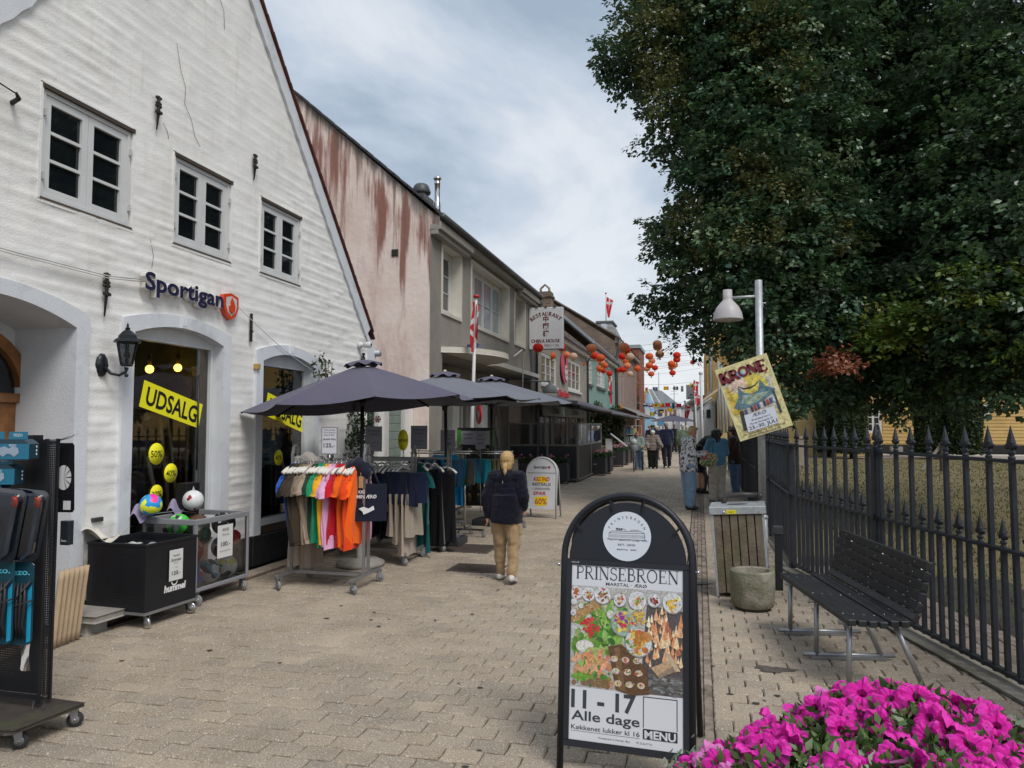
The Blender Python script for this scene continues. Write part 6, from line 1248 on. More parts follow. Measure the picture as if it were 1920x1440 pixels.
m=MB((.72,.72,.72));m.text('hummel',.078,(.0035,.335,z1-.415),X,(0,.0,1),bold=.05,fit=.25,shear=.12);m.lathe([(.028,0),(.040,0)],16,at=(.003,.33,z1-.335),ax='x',a0=PI,a1=2*PI);m.build('logo_lettering','print',t,recalc=False)
rn=random.Random(8)
for i in range(9):
 x=-.55+.115*(i%5)+rn.uniform(-.02,.02);y=.10 if i<5 else .30;y+=rn.uniform(-.03,.05);c=rn.choice([(.05,.05,.055),(.5,.5,.5),(.3,.3,.33),(.02,.02,.02)])
 m=MB(c);a=rn.uniform(0,3);m.T=Matrix.Translation((x,y,z1-.055+rn.uniform(-.02,.02)))@Matrix.Rotation(a,4,'Z')@Matrix.Rotation(rn.uniform(-.4,.4),4,'X');m.grid(lambda s,r:((s-.5)*.15,(r-.5)*.09,.018*math.sin(PI*s)*math.sin(PI*r)+.006*math.sin(11*s+7*r)),10,8)
 o=m.build('sock_pack','gloss',recalc=False);M1=t.matrix_basis;o.location=t.location;o.rotation_euler=t.rotation_euler
 tag(o,'%s bagged socks, %s from the left in the %s row of the bin'%({.05:'black',.5:'pale',.3:'grey',.02:'dark'}[c[0]],ortho(i%5),'front' if i<5 else 'back'),'sock pack','sock packs in the sale bin')
m=MB((.62,.58,.5));m.grid(lambda s,r:(-5.15+.36*s,5.30+.26*r,.70+.055*math.sin(5*s+3*r)+.045*math.sin(9*r+s*2)*(1-s)+.03*s),16,12);m.build('x','cloth')if False else tag(m.build('folded_cloth','cloth',recalc=False),'crumpled cream cloth bundle between the white wall and the sock bin','cloth')
cage=thing('ball_cage','grey steel cage with clear sides full of balls and a price sheet','cage',(-4.48,5.98,0),R(-2))
CW,CD,ch=.60,.80,.79
def cb(x0,x1,y0,y1,z0,z1,nm='frame_bar'):m=MB((.24,.245,.26));m.box(x0,x1,y0,y1,z0,z1);m.build(nm,'satin',cage,bevel=.004)
e=.035
for y in(0,CD-e):cb(-CW,0,y,y+e,ch-.05,ch);cb(-CW,0,y,y+e,.13,.165)
for x in(-CW,-e):cb(x,x+e,e,CD-e,ch-.05,ch);cb(x,x+e,e,CD-e,.13,.165)
for x in(-CW,-e):
 for y in(0,CD-e):cb(x+.001,x+e-.001,y+.001,y+e-.001,.165,ch-.05,'corner_post')
m=MB((.03,.03,.03));m.box(-CW+e,-e,e,CD-e,.135,.15);m.build('floor_panel','satin',cage)
for q in([(-CW+.02,.012,.165),(-.02,.012,.165),(-.02,.012,ch-.05),(-CW+.02,.012,ch-.05)],[(-.012,.02,.165),(-.012,CD-.02,.165),(-.012,CD-.02,ch-.05),(-.012,.02,ch-.05)]):m=MB();m.quad(*q);m.build('clear_panel','plastic',cage,recalc=False)
for x,y,r in((-.04,.05,20),(-.04,CD-.06,-10),(-CW+.05,.05,40),(-CW+.05,CD-.06,0)):castor(cage,x,y,.052,R(r),.128)
m=MB((.68,.68,.66));m.quad((.004,.30,.39),(.010,.52,.39),(.010,.52,.70),(.004,.30,.70));s_=m.build('price_sheet','print',cage,recalc=False)
m=MB((.04,.04,.05));q=lambda z:(.013,.41,z);m.text('BOLDE',.034,q(.645),X,Y,bold=.008,fit=.09);m.text('Priser fra',.028,q(.60),X,Y,fit=.10);m.text('100,-',.06,q(.50),X,Y,bold=.004,fit=.13);m.text('Assorterede farver',.018,q(.45),X,Y,fit=.16);m.build('lettering','print',s_,recalc=False)
mat('ballskin',None,rough=.35,var=.08,vs=20,bump=.15,bs=200)
def ball(loc,r,label,fn,mt='ballskin',rot=(0,0,0)):
 m=MB();nu,nv=40,24
 for j in range(nv):
  for i in range(nu):
   P=[]
   for(a,b)in((i,j),(i+1,j),(i+1,j+1),(i,j+1)):
    th,ph=2*PI*a/nu,PI*b/nv;P.append((r*math.sin(ph)*math.cos(th),r*math.sin(ph)*math.sin(th),r*math.cos(ph)))
   c=Vector([sum(p[k]for p in P)/4 for k in range(3)]).normalized();m.add(P,[(0,1,2,3)],fn(c),True)
 o=m.build('ball',mt,None,loc=loc,rot=rot,recalc=False);return tag(o,label,'ball')
def basket(base,line):
 def f(c):return line if abs(c.x)<.035 or abs(c.z)<.035 or abs(abs(c.y)-.6+.25*c.x*c.x)<.035 else base
 return f
def patch(base,spots,k=3.0,th=.62):
 def f(c):
  v=math.sin(k*c.x*2+1.3*c.z)*math.cos(k*c.y*1.7+.7)+.6*math.sin(k*2.3*c.z+c.x*3);return spots[int((c.x+c.y+2)*1.7)%len(spots)]if v>th else base
 return f
def volley(c):
 k=0 if abs(c.x)>max(abs(c.y),abs(c.z))else(1 if abs(c.y)>abs(c.z)else 2);u=[c.y/abs(c.x)if k==0 else 0,c.z/abs(c.y)if k==1 else 0,c.x/abs(c.z)if k==2 else 0][k]
 if k==0:return(.85,.9,.05)if abs(u)>.36 else(.02,.30,.70)
 if k==1:return(.02,.32,.72)if abs(u)>.36 else(.85,.9,.05)
 return(.9,.05,.32)if abs(u)<.36 else(.02,.32,.72)
cw=lambda x,y,z:(cage.matrix_basis@Vector((x,y,z)))if False else Vector((-4.48+x+.035*y,5.98+y,z))
p=at(311,943,y=6.0);ball(Vector((XW+.20,5.92,p.z-.01)),.098,'yellow, blue and pink volleyball standing on the display box',volley,rot=(.5,.2,.9))
p=at(362,938,x=XW+.25);ball(Vector((XW+.25,p.y,p.z)),.10,'white and red football above the ball cage',patch((.72,.72,.72),[(.45,.02,.05),(.3,.01,.03)],2.0,.55),rot=(.3,.8,.4))
m=MB((.3,.3,.3));m.tube([(XW+.12,5.9,.82),(XW+.16,6.1,.83),(XW+.22,6.3,.83),(XW+.3,6.42,.80)],.004,5);tag(m.build('ball_stand_wire','chrome'),'thin wire ring holding the two display balls','wire holder')
BL_=[((-.14,.13,.255),.105,'blue and red patterned football in the lower near corner of the cage',patch((.05,.10,.45),[(.6,.06,.03),(.6,.6,.6)],2.4,.35)),((-.13,.35,.26),.115,'white football with black and blue swoosh, lower middle of the cage',patch((.62,.62,.6),[(.02,.02,.03),(.05,.3,.42)],2.2,.25)),((-.13,.60,.265),.115,'white and black football with yellow marks, lower far corner of the cage',patch((.6,.6,.58),[(.02,.02,.03),(.5,.5,.1),(.03,.03,.04)],2.8,.15)),((-.15,.12,.49),.118,'orange-brown basketball against the near side of the cage',basket((.38,.075,.03),(.03,.015,.01))),((-.17,.62,.45),.115,'dark navy ball beneath the red ball in the cage',patch((.012,.015,.03),[(.3,.32,.35)],4,.9)),((-.085,.66,.545),.072,'small plain red ball at the far side of the cage',lambda c:(.42,.015,.02)),((-.17,.25,.62),.115,'black ball behind the price sheet in the cage',patch((.015,.015,.016),[(.35,.35,.35)],4,1.0)),((-.30,.14,.72),.105,'bright green and white football at the top of the cage',patch((.06,.55,.06),[(.6,.62,.6),(.02,.05,.02)],2.6,.35)),((-.17,.62,.68),.115,'black ball with white lettering at the top far corner of the cage',patch((.014,.014,.016),[(.5,.5,.5)],5,1.15)),((-.38,.50,.66),.12,'dark brown leather ball near the top of the cage',basket((.10,.05,.03),(.02,.01,.01))),((-.4,.3,.35),.12,'dark ball deep inside the cage',lambda c:(.02,.02,.025))]
for c_,r,lb,fn in BL_:ball(cw(*c_),r,lb,fn,rot=(c_[1]*7,c_[2]*5,c_[0]*9))
for i,(u,v)in enumerate(((268,975),(335,950))):
 p=at(u,v,x=XW+.07);m=MB((.28,.24,.36));m.grid(lambda s,r:(XW+.03+.12*s,p.y-.13+.26*r,.80+.05*math.sin(4*s+5*r)+.09*math.sin(PI*r)*(1-s*.5)),10,12);tag(m.build('purple_bag','cloth',recalc=False),['lilac patterned bag on the sill left of the volleyball','lilac patterned bag behind the white football'][i],'bag')
for i in range(6):
 a=at(112+8+i*8.3,1065,y=4.72+.045*i);m=MB((.42,.31,.20));x=a.x;y=4.70+.05*i;w=.055
 fn=lambda s,r:(x-.03+w*s+.028*r*(i*.25)/1.5,y+.014*math.sin(PI*s)-.05*r*0,.015+.57*(1-r*.0)*r+.0)
 n=8
 m.grid(lambda s,r:(x-w/2+w*s-.012*(1-r)*(2.5-i)*-1*.3,y-.02*math.sin(PI*s)-.07*(1-r),.012+.55*r),6,8);o=m.build('card_strip','tanfelt' if 'tanfelt' in MATS else 'matte',recalc=False)
 md=o.modifiers.new('s','SOLIDIFY');md.thickness=.012;m2=MB((.5,.12,.04));m2.box(x-w/2+.008,x+w/2-.012,y-.012,y-.002,.5,.555)
 tag(o,f'tan curved card strip hanging beside the sock bin, {ortho(i)} from the left','card strip','row of tan card strips')
 # ======== goggles stand at the left edge ========
st=thing('goggles_stand','black perforated display column on a wheeled board at the left edge','display stand',(-3.49,3.38,0))
m=MB((.045,.035,.03));m.prism([(-.75,-.42,.105),(.13,-.26,.105),(.17,.14,.105),(-.75,.18,.105)],(0,0,.018));m.build('base_board','brickpaver',st,bevel=.004)
for x,y,r in((.12,.10,0),(.07,-.20,0),(-.6,-.3,0)):castor(st,x,y,.042,R(35),.104,'rubber')
PA_=lambda u,v,d:Vector((u,d,v));PB_=lambda u,v,d:Vector((-d,u,v))
perf_panel(PA_,-.75,0,.17,1.575,0,0,62,112,lambda i,j:i%1==0 and j%1==0 and 0<i<61,'front_panel',st,r=.27)
perf_panel(PB_,0,.075,.17,1.575,0,0,6,112,lambda i,j:0<i<5,'side_panel',st,r=.27);perf_panel(lambda u,v,d:Vector((u,.075,v)),-.75,0,.17,1.575,0,0,62,112,lambda i,j:0<i<61,'back_panel',st,r=.27)
m=MB((.02,.02,.022));m.box(-.012,.004,-.004,.012,.15,1.58);m.box(-.012,.004,.068,.083,.15,1.58);m.build('corner_trim','blackmetal',st)
m=MB((.02,.02,.022));m.box(-.75,-.004,.004,.07,1.555,1.562);m.build('top_panel','blackmetal',st);m=MB();m.box(-.16,-.10,.0,.07,1.575,1.60);m.build('top_bracket','blackmetal',st)
m=MB((.03,.03,.03));m.tube([(-.01,-.02,.17),(-.01,-.03,.10),(.03,-.03,.06),(.05,-.02,.12),(.04,0,.17)],.003,5);m.build('loose_wire','satin',st)
BLU=(.015,.16,.26)
def hookrod(p,parent):m=MB((.5,.5,.5));m.tube([p,p+Vector((0,-.16,.0)),p+Vector((0,-.17,.02))],.003,5);m.build('hook','chrome',parent)
def goggle_box(x,z,rz,label,dz=0):
 t=thing('goggle_box',label,'goggle box',(st.location.x+x,st.location.y-.08,z),rz,'boxed swimming goggles');m=MB((.016,.05,.075))
 m.prism([(-.085,0,-.045),(.085,0,-.045),(.085,0,.035),(.05,0,.06),(-.06,0,.06),(-.085,0,.035)],(0,-.085,0));m.quad((-.087,-.087,-.046),(.087,-.087,-.046),(.087,-.087,.036),(-.087,-.087,.036),BLU);m.box(-.05,.05,-.045,-.042,.06,.10,BLU);m.build('carton','gloss',t)
 m=MB((.3,.36,.45));m.T=Matrix.Translation((-.02,-.0895,-.005));
 pts=[(-.05,.02),(-.02,.028),(0,.016),(.02,.028),(.05,.02),(.055,-.008),(.03,-.028),(.008,-.012),(-.008,-.012),(-.03,-.028),(-.055,-.008)];m.poly([(a,0,b)for a,b in pts]);m.build('goggle_print','gloss',t,recalc=False)
 m=MB((.65,.7,.72));m.text('FEZO',.02,(.0,-.0465,.075),bold=.01);m.build('hanger_print','print',t,recalc=False);m=MB((.65,.7,.72));m.text('FEZO',.016,(.0,-.0885,.022),bold=.01)
 for k in range(3):m.add([(.0865,-.03,.02-.02*k+.006*0),(.0865,-.022,.028-.02*k),(.0865,-.014,.02-.02*k),(.0865,-.022,.012-.02*k)],[(0,1,2,3)])
 m.build('lettering','print',t,recalc=False)
goggle_box(-.075,1.52,.25,'blue goggle carton at the top right of the display column');goggle_box(-.235,1.52,.3,'blue goggle carton at the top, cut off by the left edge');goggle_box(-.165,1.385,.25,'blue goggle carton in the second row of the column');goggle_box(-.26,1.36,.3,'goggle carton at the left edge in the second row')
def snorkel_pack(x,y,z,ry,label,oc=(.62,.035,.015)):
 t=thing('snorkel_set',label,'snorkel set',(st.location.x+x,st.location.y+y,z),.5);t.rotation_euler=(0,ry,.45)
 def rr(w,h,r,n=6):
  P=[]
  for cx_,cz_,a0 in((w-r,h-r,0),(-w+r,h-r,90),(-w+r,-h+r,180),(w-r,-h+r,270)):P+=[(cx_+r*math.cos(R(a0+90*k/n)),cz_+r*math.sin(R(a0+90*k/n)))for k in range(n+1)]
  return P
 o=rr(.095,.19,.04);i_=rr(.08,.168,.035)
 m=MB();n=len(o)
 m.add([(a,0,b)for a,b in o]+[(a,-.002,b)for a,b in i_]+[(a*.93,-.045,b*.96)for a,b in i_],[(k,(k+1)%n,n+(k+1)%n,n+k)for k in range(n)]+[(n+k,n+(k+1)%n,2*n+(k+1)%n,2*n+k)for k in range(n)]+[tuple(range(2*n,3*n))]);m.build('clear_shell','plastic',t,recalc=False)
 m=MB((.012,.03,.06));m.poly([(a,.001,b)for a,b in o]);m.build('backing_card','gloss',t,recalc=False)
 m=MB((.02,.35,.60));P=[(-.055+.045*math.cos(a)*(1-.25*math.sin(a)**2),-.03,-.03+.085*math.sin(a))for a in[2*PI*k/18 for k in range(18)]];m.tube(P,.007,6,closed=True);m.build('mask','gloss',t)
 m=MB(oc);m.tube([(.045,-.022,.155),(.05,-.024,.12),(.052,-.024,.10)],[.014,.017,.013],8);m.tube([(.052,-.024,.10),(.052,-.024,-.14),(.02,-.024,-.18)],.011,8,col=(.05,.09,.16));m.build('snorkel','gloss',t)
snorkel_pack(-.10,-.17,1.13,.14,'clear snorkel and mask pack with a red mouthpiece, front of the column');snorkel_pack(-.045,-.08,1.12,.13,'clear snorkel pack with red tip behind the front one');snorkel_pack(-.26,-.17,1.16,.14,'clear snorkel and mask pack cut off by the left edge',(.02,.3,.5))
def fin_card(x,y,z,label,h=.22,col=(.02,.30,.50)):
 t=thing('fin_pack',label,'accessory card',(st.location.x+x,st.location.y+y,z),.25);m=MB((.012,.055,.08));w=.075
 m.prism([(-w,0,-h),(w-.02,0,-h),(w,0,-h+.02),(w,0,h-.02),(w-.02,0,h),(-w,0,h)],(0,-.004,0));m.quad((w-.028,-.0055,-h+.01),(w-.006,-.0055,-h+.02),(w-.006,-.0055,h*.45),(w-.028,-.0055,h*.3),col);m.build('card','gloss',t,bevel=.001)
 m=MB((.10,.5,.65));m.text('fezo.',.045,(0,-.0062,h-.07),bold=.02,fit=.11);m.build('lettering','print',t,recalc=False)
 m=MB((.02,.02,.022));rn=random.Random(int(abs(x)*100))
 for k in range(6):m.tube([(-.05+.018*k,-.02,h*.5),(-.06+.022*k,-.035,0),(-.045+.016*k,-.03,-h*.5),(-.05+.02*k,-.02,-h*.85)],[.006,.009,.008,.004],6)
 m.tube([(-.07,-.03,.0),(0,-.045,-.01),(.085,-.02,.02)],.005,5);m.tube([(-.07,-.03,.12),(0,-.045,.02),(.07,-.02,.12)],.006,5);m.build('straps','satin',t)
fin_card(-.13,-.14,.72,'dark blue accessory card with black straps, front lower row');fin_card(-.075,-.07,.70,'dark blue accessory card behind the front one');fin_card(-.27,-.14,.66,'blue accessory card cut off by the left edge, lower row');
m=MB((.3,.32,.34));m.T=Matrix.Translation((-3.53,3.33,.52));m.grid(lambda s,r:(-.04+.07*s,.01*math.sin(9*r+4*s),.24-.42*r),5,14);tag(m.build('plastic_sleeve','plastic',recalc=False),'empty clear plastic sleeve hanging at the lower corner of the column','sleeve')
t=thing('mask_board','black card with a white mask hung on the far side of the display column','display card',(-3.475,3.50,1.36),0)
m=MB((.012,.012,.014));m.T=Matrix.Rotation(R(8),4,'Z');P=[(.030,.0,.195),(.040,.0,.18),(.052,0,-.18),(.042,0,-.195),(-.05,0,-.195),(-.05,0,.195)];m.prism(P,(0,.006,0));m.build('card','gloss',t)
m=MB((.6,.6,.6));m.T=Matrix.Rotation(R(8),4,'Z');m.poly([(-.012+.046*math.cos(a),-.004,.0+.07*math.sin(a))for a in[2*PI*k/20 for k in range(20)]]);
for k in range(5):m.add([(-.012,-.006,0),(-.012+.05*math.cos(-1.2+.6*k),-.006,.074*math.sin(-1.2+.6*k)),(-.012+.05*math.cos(-1.1+.6*k),-.006,.074*math.sin(-1.1+.6*k))],[(0,1,2)],(.02,.02,.02))
m.build('white_mask','print',t,recalc=False);m=MB((.6,.6,.6));m.T=Matrix.Rotation(R(8),4,'Z');m.quad((-.01,-.004,-.18),(.035,-.004,-.18),(.035,-.004,-.13),(-.01,-.004,-.13));m.build('price_label','print',t,recalc=False)
m=MB((.5,.5,.48));m.tube([(-3.50,3.45,1.565),(-3.45,3.46,1.585),(-3.40,3.47,1.60),(-3.42,3.46,1.585),(-3.49,3.45,1.568)],.003,5);tag(m.build('wire_loop','chrome'),'thin wire loop sticking out from the top of the display column','wire')
t=thing('small_box','small black fezo box hanging low behind the display column','box',(-3.475,3.50,1.06));m=MB((.02,.025,.03));m.box(-.01,.045,-.02,.02,-.075,.06);m.build('box','gloss',t,bevel=.002);m=MB((.6,.6,.6));m.text('fezo',.018,(.018,-.0205,-.055),bold=.01,fit=.035);m.build('lettering','print',t,recalc=False)
# ======== clothes racks ========
def rack(x0,x1,y,h,label,rz=0.,depth=.68):
 t=thing('clothes_rack',label,'clothes rack',((x0+x1)/2,y,0),rz);L_=x1-x0
 for sx in(-1,1):
  x=sx*L_/2
  m=MB();m.bar((x,-depth/2,.135),(x,depth/2,.135),.035,.03);m.build('foot','steel',t,bevel=.003)
  for sy in(-1,1):
   m=MB();m.bar((x,sy*.055,.15),(x,sy*.055,h-.10),.026,.026);m.bar((x,sy*.055,h-.115),(x,sy*.03,h-.03),.026,.026);m.bar((x,sy*.034,h-.032),(x,0,h-.012),.026,.024);m.build('upright','steel',t)
   castor(t,x,sy*(depth/2-.03),.045,R(-35+50*(sy>0)+20*(sx>0)),.12)
 m=MB();m.bar((-L_/2,0,.13),(L_/2,0,.13),.03,.03);m.build('floor_bar','steel',t)
 m=MB();m.bar((-L_/2,0,h-.19),(L_/2,0,h-.19),.028,.03);m.build('hanging_bar','steel',t);return t
R1=rack(-4.16,-3.34,7.15,1.46,'silver clothes rack with rainbow-ordered t-shirts, nearest of the racks')
R2=rack(-4.55,-3.42,8.66,1.42,'silver clothes rack with navy and pink clothes behind the nearest rack')
R3=rack(-4.5,-3.32,9.72,1.40,'silver clothes rack with teal and black dresses, third along the street')
def tshirt_mesh(seed,w=.48,h=.73,sleeve=.15,thick=.035,seg=40):
 """t-shirt on a hanger; lies in the local YZ plane, neck at the origin"""
 rn=random.Random(seed);ph=[rn.uniform(0,6)for _ in range(6)];m=MB();nz=22
 def ring(t):
  z=-.03-h*t;s=min(1,t/.12)**.6;ww=(w*.5)*(.30+.70*s)*(1+.04*t)if t<.12 else w*.5*(1-.10*math.sin(min(1,(t-.1)*1.4)*PI)*.6-.05*t)
  z+=.075*(1-s)if t<.12 else 0;out=[]
  for k in range(seg):
   a=2*PI*k/seg;y=ww*math.cos(a);f=.5+.5*t
   x=thick*(.55+.6*t)*math.sin(a)+f*.016*math.sin(y*38+ph[0]+2.5*t)*(1 if math.sin(a)>0 else .8)+f*.012*math.sin(y*63+ph[1])+.01*math.sin(7*t+ph[2]+y*8)
   out.append((x+.02*t*math.sin(ph[3]),y+.008*math.sin(9*t+ph[4]),z+.012*math.sin(y*21+ph[5])*t))
  return out
 V=[]
 for j in range(nz+1):V+=ring(j/nz)
 m.add(V,[(j*seg+k,j*seg+(k+1)%seg,(j+1)*seg+(k+1)%seg,(j+1)*seg+k)for j in range(nz)for k in range(seg)],smooth=True)
 for sg in(-1,1):
  V=[];n2=9;sg2=18
  for j in range(n2+1):
   t=j/n2;cy=sg*(w*.43+(.055+.02*rn.random())*t+.02*math.sin(PI*t));cz=-.085-sleeve*t-.02*t;hw=.085*(1-.18*t);ang=sg*(.95-.35*t)
   for k in range(sg2):
    a=2*PI*k/sg2;u=hw*math.cos(a);v=(thick*.9+.012*t)*math.sin(a)+.008*math.sin(5*t+u*50+ph[1])
    V.append((v,cy+u*math.cos(ang)*.8-.0*sg,cz+u*abs(math.sin(ang))*sg*.45*-1))
  m.add(V,[(j*sg2+k,j*sg2+(k+1)%sg2,(j+1)*sg2+(k+1)%sg2,(j+1)*sg2+k)for j in range(n2)for k in range(sg2)],smooth=True)
 return m
def hanger_mb(col=(.68,.66,.60)):
 m=MB(col)
 for sg in(-1,1):m.tube([(0,0,.02),(0,sg*.05,.018),(0,sg*.13,-.004),(0,sg*.205,-.045)],[.011,.013,.015,.018],6)
 return m
hk=MB((.5,.5,.5));hk.tube([(0,0,0),(0,0,.05),(0,.012,.062),(0,.024,.075),(0,.015,.093),(0,0,.098),(0,-.012,.09)],.0025,5)
protoS=[]
mat('tee',None,rough=.95,var=.07,vs=12,bump=.15,bs=420,sheen=.15,spec=.08)
def hang(kind_mb,col,loc,rz,label,cat,group=None,mt='tee',hanger=True,name='t_shirt',lean=0.):
 t=thing(name,label,cat,loc,0,group);t.rotation_euler=(0,lean,rz);t.scale=(1,random.uniform(.96,1.05),random.uniform(.93,1.05))
 o=link('garment',kind_mb.copy()if hasattr(kind_mb,'copy')else kind_mb,t)
 if o.data.color_attributes:
  paint(o.data,[col]*len(o.data.polygons))
 o.data.materials.clear();o.data.materials.append(M[mt])
 if hanger:
  if 'hg' not in protoS_:a=hanger_mb().build('hanger','satin',t);b=hk.build('hook','chrome',a);protoS_['hg']=a.data;protoS_['hk']=b.data
  else:a=link('hanger',protoS_['hg'],t);link('hook',protoS_['hk'],a)
 return t
protoS_={}
def mesh_of(mb):o=mb.build('x','tee',recalc=True);me=o.data;bpy.data.objects.remove(o);return me
TS=[mesh_of(tshirt_mesh(k))for k in range(7)]
row=[('bright blue',(.015,.10,.52)),('black-brown',(.022,.017,.014)),('dark brown',(.045,.034,.024)),('dark brown',(.05,.037,.026)),('olive green',(.11,.115,.065)),('taupe',(.22,.165,.12)),('taupe',(.24,.18,.13)),('sand beige',(.36,.28,.21)),('bottle green',(.02,.055,.032)),('bottle green',(.018,.05,.03)),('bottle green',(.022,.06,.035)),('emerald green',(.012,.28,.13)),('emerald green',(.012,.30,.14)),('sunny yellow',(.75,.36,.015)),('sunny yellow',(.78,.38,.02)),('pale pink',(.68,.36,.56)),('pale pink',(.70,.38,.58)),('red',(.52,.012,.025)),('red',(.55,.014,.028)),('red',(.52,.012,.022)),('orange',(.75,.115,.01)),('orange',(.78,.12,.012)),('orange',(.78,.115,.01)),('vermilion',(.72,.06,.012)),('orange',(.85,.125,.01))]
cnt={};tot={}
for n_,_ in row:tot[n_]=tot.get(n_,0)+1
for i,(n_,c)in enumerate(row):
 cnt[n_]=cnt.get(n_,0)+1;x=-4.14+.0295*i+random.uniform(-.004,.004);fan=(i-16)/16
 rz=R(-9+14*i/24+random.uniform(-3,3));y=7.13+random.uniform(-.02,.02)-(.03 if i<4 else 0)
 lb=f'{n_} t-shirt, {ortho(cnt[n_]-1)} {n_} one from the left on the nearest rack' if tot[n_]>1 else f'{n_} t-shirt on the nearest rack, the only one of its colour'
 hang(TS[(i*3)%7],c,(x,y,1.215+random.uniform(-.006,.006)),rz,lb,'t-shirt','t-shirts on the nearest rack',lean=-.16*(1-i/13)if i<13 else .05*(i-13)/12)
for i in range(3):hang(TS[i+1],(.66,.30,.50),(-3.62+.055*i,7.42+.05*i,1.18),R(14+4*i),f'pink t-shirt hanging behind the orange ones, {ortho(i)} from the left','t-shirt','pink t-shirts at the rack end')
t=thing('tote_bag','navy tote bag with white print hanging at the right end of the nearest rack','bag',(-3.30,7.12,1.08),R(20))
m=MB((.012,.015,.03));m.grid(lambda s,r:(-.18+.36*s,.012*math.sin(6*s+2*r)-.02,-.02-.38*r),10,10);m.grid(lambda s,r:(-.18+.36*s,.03+.012*math.sin(6*s+2*r),-.02-.38*r),10,10);m.build('bag_body','cloth',t,recalc=False)
m=MB((.012,.015,.03));m.tube([(-.1,0,-.03),(-.08,0,.12),(-.02,0,.2)],.009,6);m.tube([(.1,0,-.03),(.04,0,.12),(-.02,0,.2)],.009,6);m.build('strap','cloth',t)
m=MB((.7,.7,.7));m.text('KIG',.045,(-.10,-.04,-.115),bold=.02,align='l',fit=.06);m.text('MIN ÆRØ',.05,(-.12,-.04,-.165),bold=.02,align='l',fit=.2);m.poly([(-.10,-.038,-.27),(-.05,-.038,-.25),(0,-.038,-.27),(.05,-.038,-.24),(.06,-.038,-.28),(0,-.038,-.31),(-.05,-.038,-.33),(-.06,-.038,-.30)]);m.build('print','print',t,recalc=False)
m=MB((.35,.22,.11));m.box(-.10,-.055,-.05,-.046,-.06,.06);m.tube([(-.08,-.048,.06),(-.08,-.045,.15)],.003,5,(.6,.6,.6));m.build('paper_tag','matte',t)
m=MB();
for(x,z,r)in((-.12,.12,.09),(-.05,.15,.085),(-.10,.04,.08),(.0,.09,.06),(-.15,.0,.06)):capsule(m,(x,.0,z),r,(x+.04,.02,z-.03),r*.9)
me=remesh(m,.014,2,disp=lambda c:.014*noise.noise(c*14));me.materials.append(M['cloth']);paint(me,[(.012,.014,.026)]*len(me.polygons));o=link('scarf',me);o.location=(-3.36,7.10,1.10);tag(o,'bunched dark navy scarf tied over the end of the nearest rack','scarf')
def drape(seed,w,h,flare=1.1,thick=.05):
 rn=random.Random(seed);ph=[rn.uniform(0,6)for _ in range(5)];m=MB();seg=34;nz=16;V=[]
 for j in range(nz+1):
  t=j/nz
  for k in range(seg):
   a=2*PI*k/seg;y=w*.5*(1+(flare-1)*t)*math.cos(a);x=thick*(.35+.7*t)*math.sin(a)+.02*t*math.sin(y*55+ph[0])+.012*math.sin(y*30+ph[1]+2*t)
   V.append((x,y,-.02-h*t+.01*math.sin(y*25+ph[2])*t))
 m.add(V,[(j*seg+k,j*seg+(k+1)%seg,(j+1)*seg+(k+1)%seg,(j+1)*seg+k)for j in range(nz)for k in range(seg)]+[tuple(range(seg))],smooth=True);return m
DR=[mesh_of(drape(k,.36,.5+.12*(k%3),1.15))for k in range(4)];LONG=[mesh_of(drape(10+k,.36,.95,1.3))for k in range(2)];SHORTS=[mesh_of(drape(20+k,.40,.38,1.1))for k in range(3)]
for i in range(2):hang(LONG[i],(.36,.29,.23),(-4.16+.07*i,7.3+.1*i,1.10),0,['long beige trousers hanging behind the blue t-shirt, left one','long beige trousers hanging behind the blue t-shirt, right one'][i],'trousers',name='trousers',mt='cloth')
m=MB()
for(x,z,r)in((-.12,.0,.07),(0,.03,.085),(.12,.0,.07)):capsule(m,(x,0,z),r,(x+.05,0,z-.04),r)
me=remesh(m,.014,2,disp=lambda c:.016*noise.noise(c*13));me.materials.append(M['cloth']);paint(me,[(.33,.30,.27)]*len(me.polygons));o=link('folded_sweater',me);o.location=(-4.05,7.22,1.27);tag(o,'crumpled greige sweater lying over the left end of the nearest rack','sweater')
def fill(rk,x0,x1,y,z,items):
 n=sum(k for*_,k in items);x=x0;d=(x1-x0)/n
 for me,c,nm,lb,cat,grp,k in items:
  for i in range(k):
   hang(random.choice(me),tuple(q*random.uniform(.85,1.15)for q in c),(x,y+random.uniform(-.03,.03),z+random.uniform(-.01,.01)),R(random.uniform(-8,8)),(lb if k==1 else f'{lb}, {ortho(i)} from the left'),cat,grp if k>1 else None,name=nm,mt='cloth');x+=d
NV=(.012,.016,.045)
fill(R2,-4.45,-3.5,8.66,1.13,[(DR,(.02,.02,.022),'dress','black dress at the left of the second rack','dress','black dresses, second rack',4),(TS,(.02,.025,.05),'t_shirt','navy top in the middle of the second rack','t-shirt','navy tops, second rack',3),(SHORTS,NV,'shorts','navy shorts on the second rack','shorts','navy shorts, second rack',6),(DR,(.33,.28,.22),'skirt','khaki skirt under the navy shorts, second rack','skirt','khaki skirts',3)])
for i in range(4):hang(DR[i],[(.35,.29,.23),(.3,.25,.19),(.38,.31,.25),(.33,.28,.22)][i],(-3.62+.09*i,8.5,.86),R(10-6*i),f'khaki shorts hanging low between the first and second racks, {ortho(i)} from the left','shorts','low khaki shorts',name='shorts',mt='cloth',hanger=False)
for i in range(3):hang(SHORTS[i],NV,(-3.58+.12*i,8.42,1.12),R(70),f'navy shorts facing the street on the second rack, {ortho(i)} from the left','shorts','navy shorts facing the street',name='shorts',mt='cloth',hanger=False)
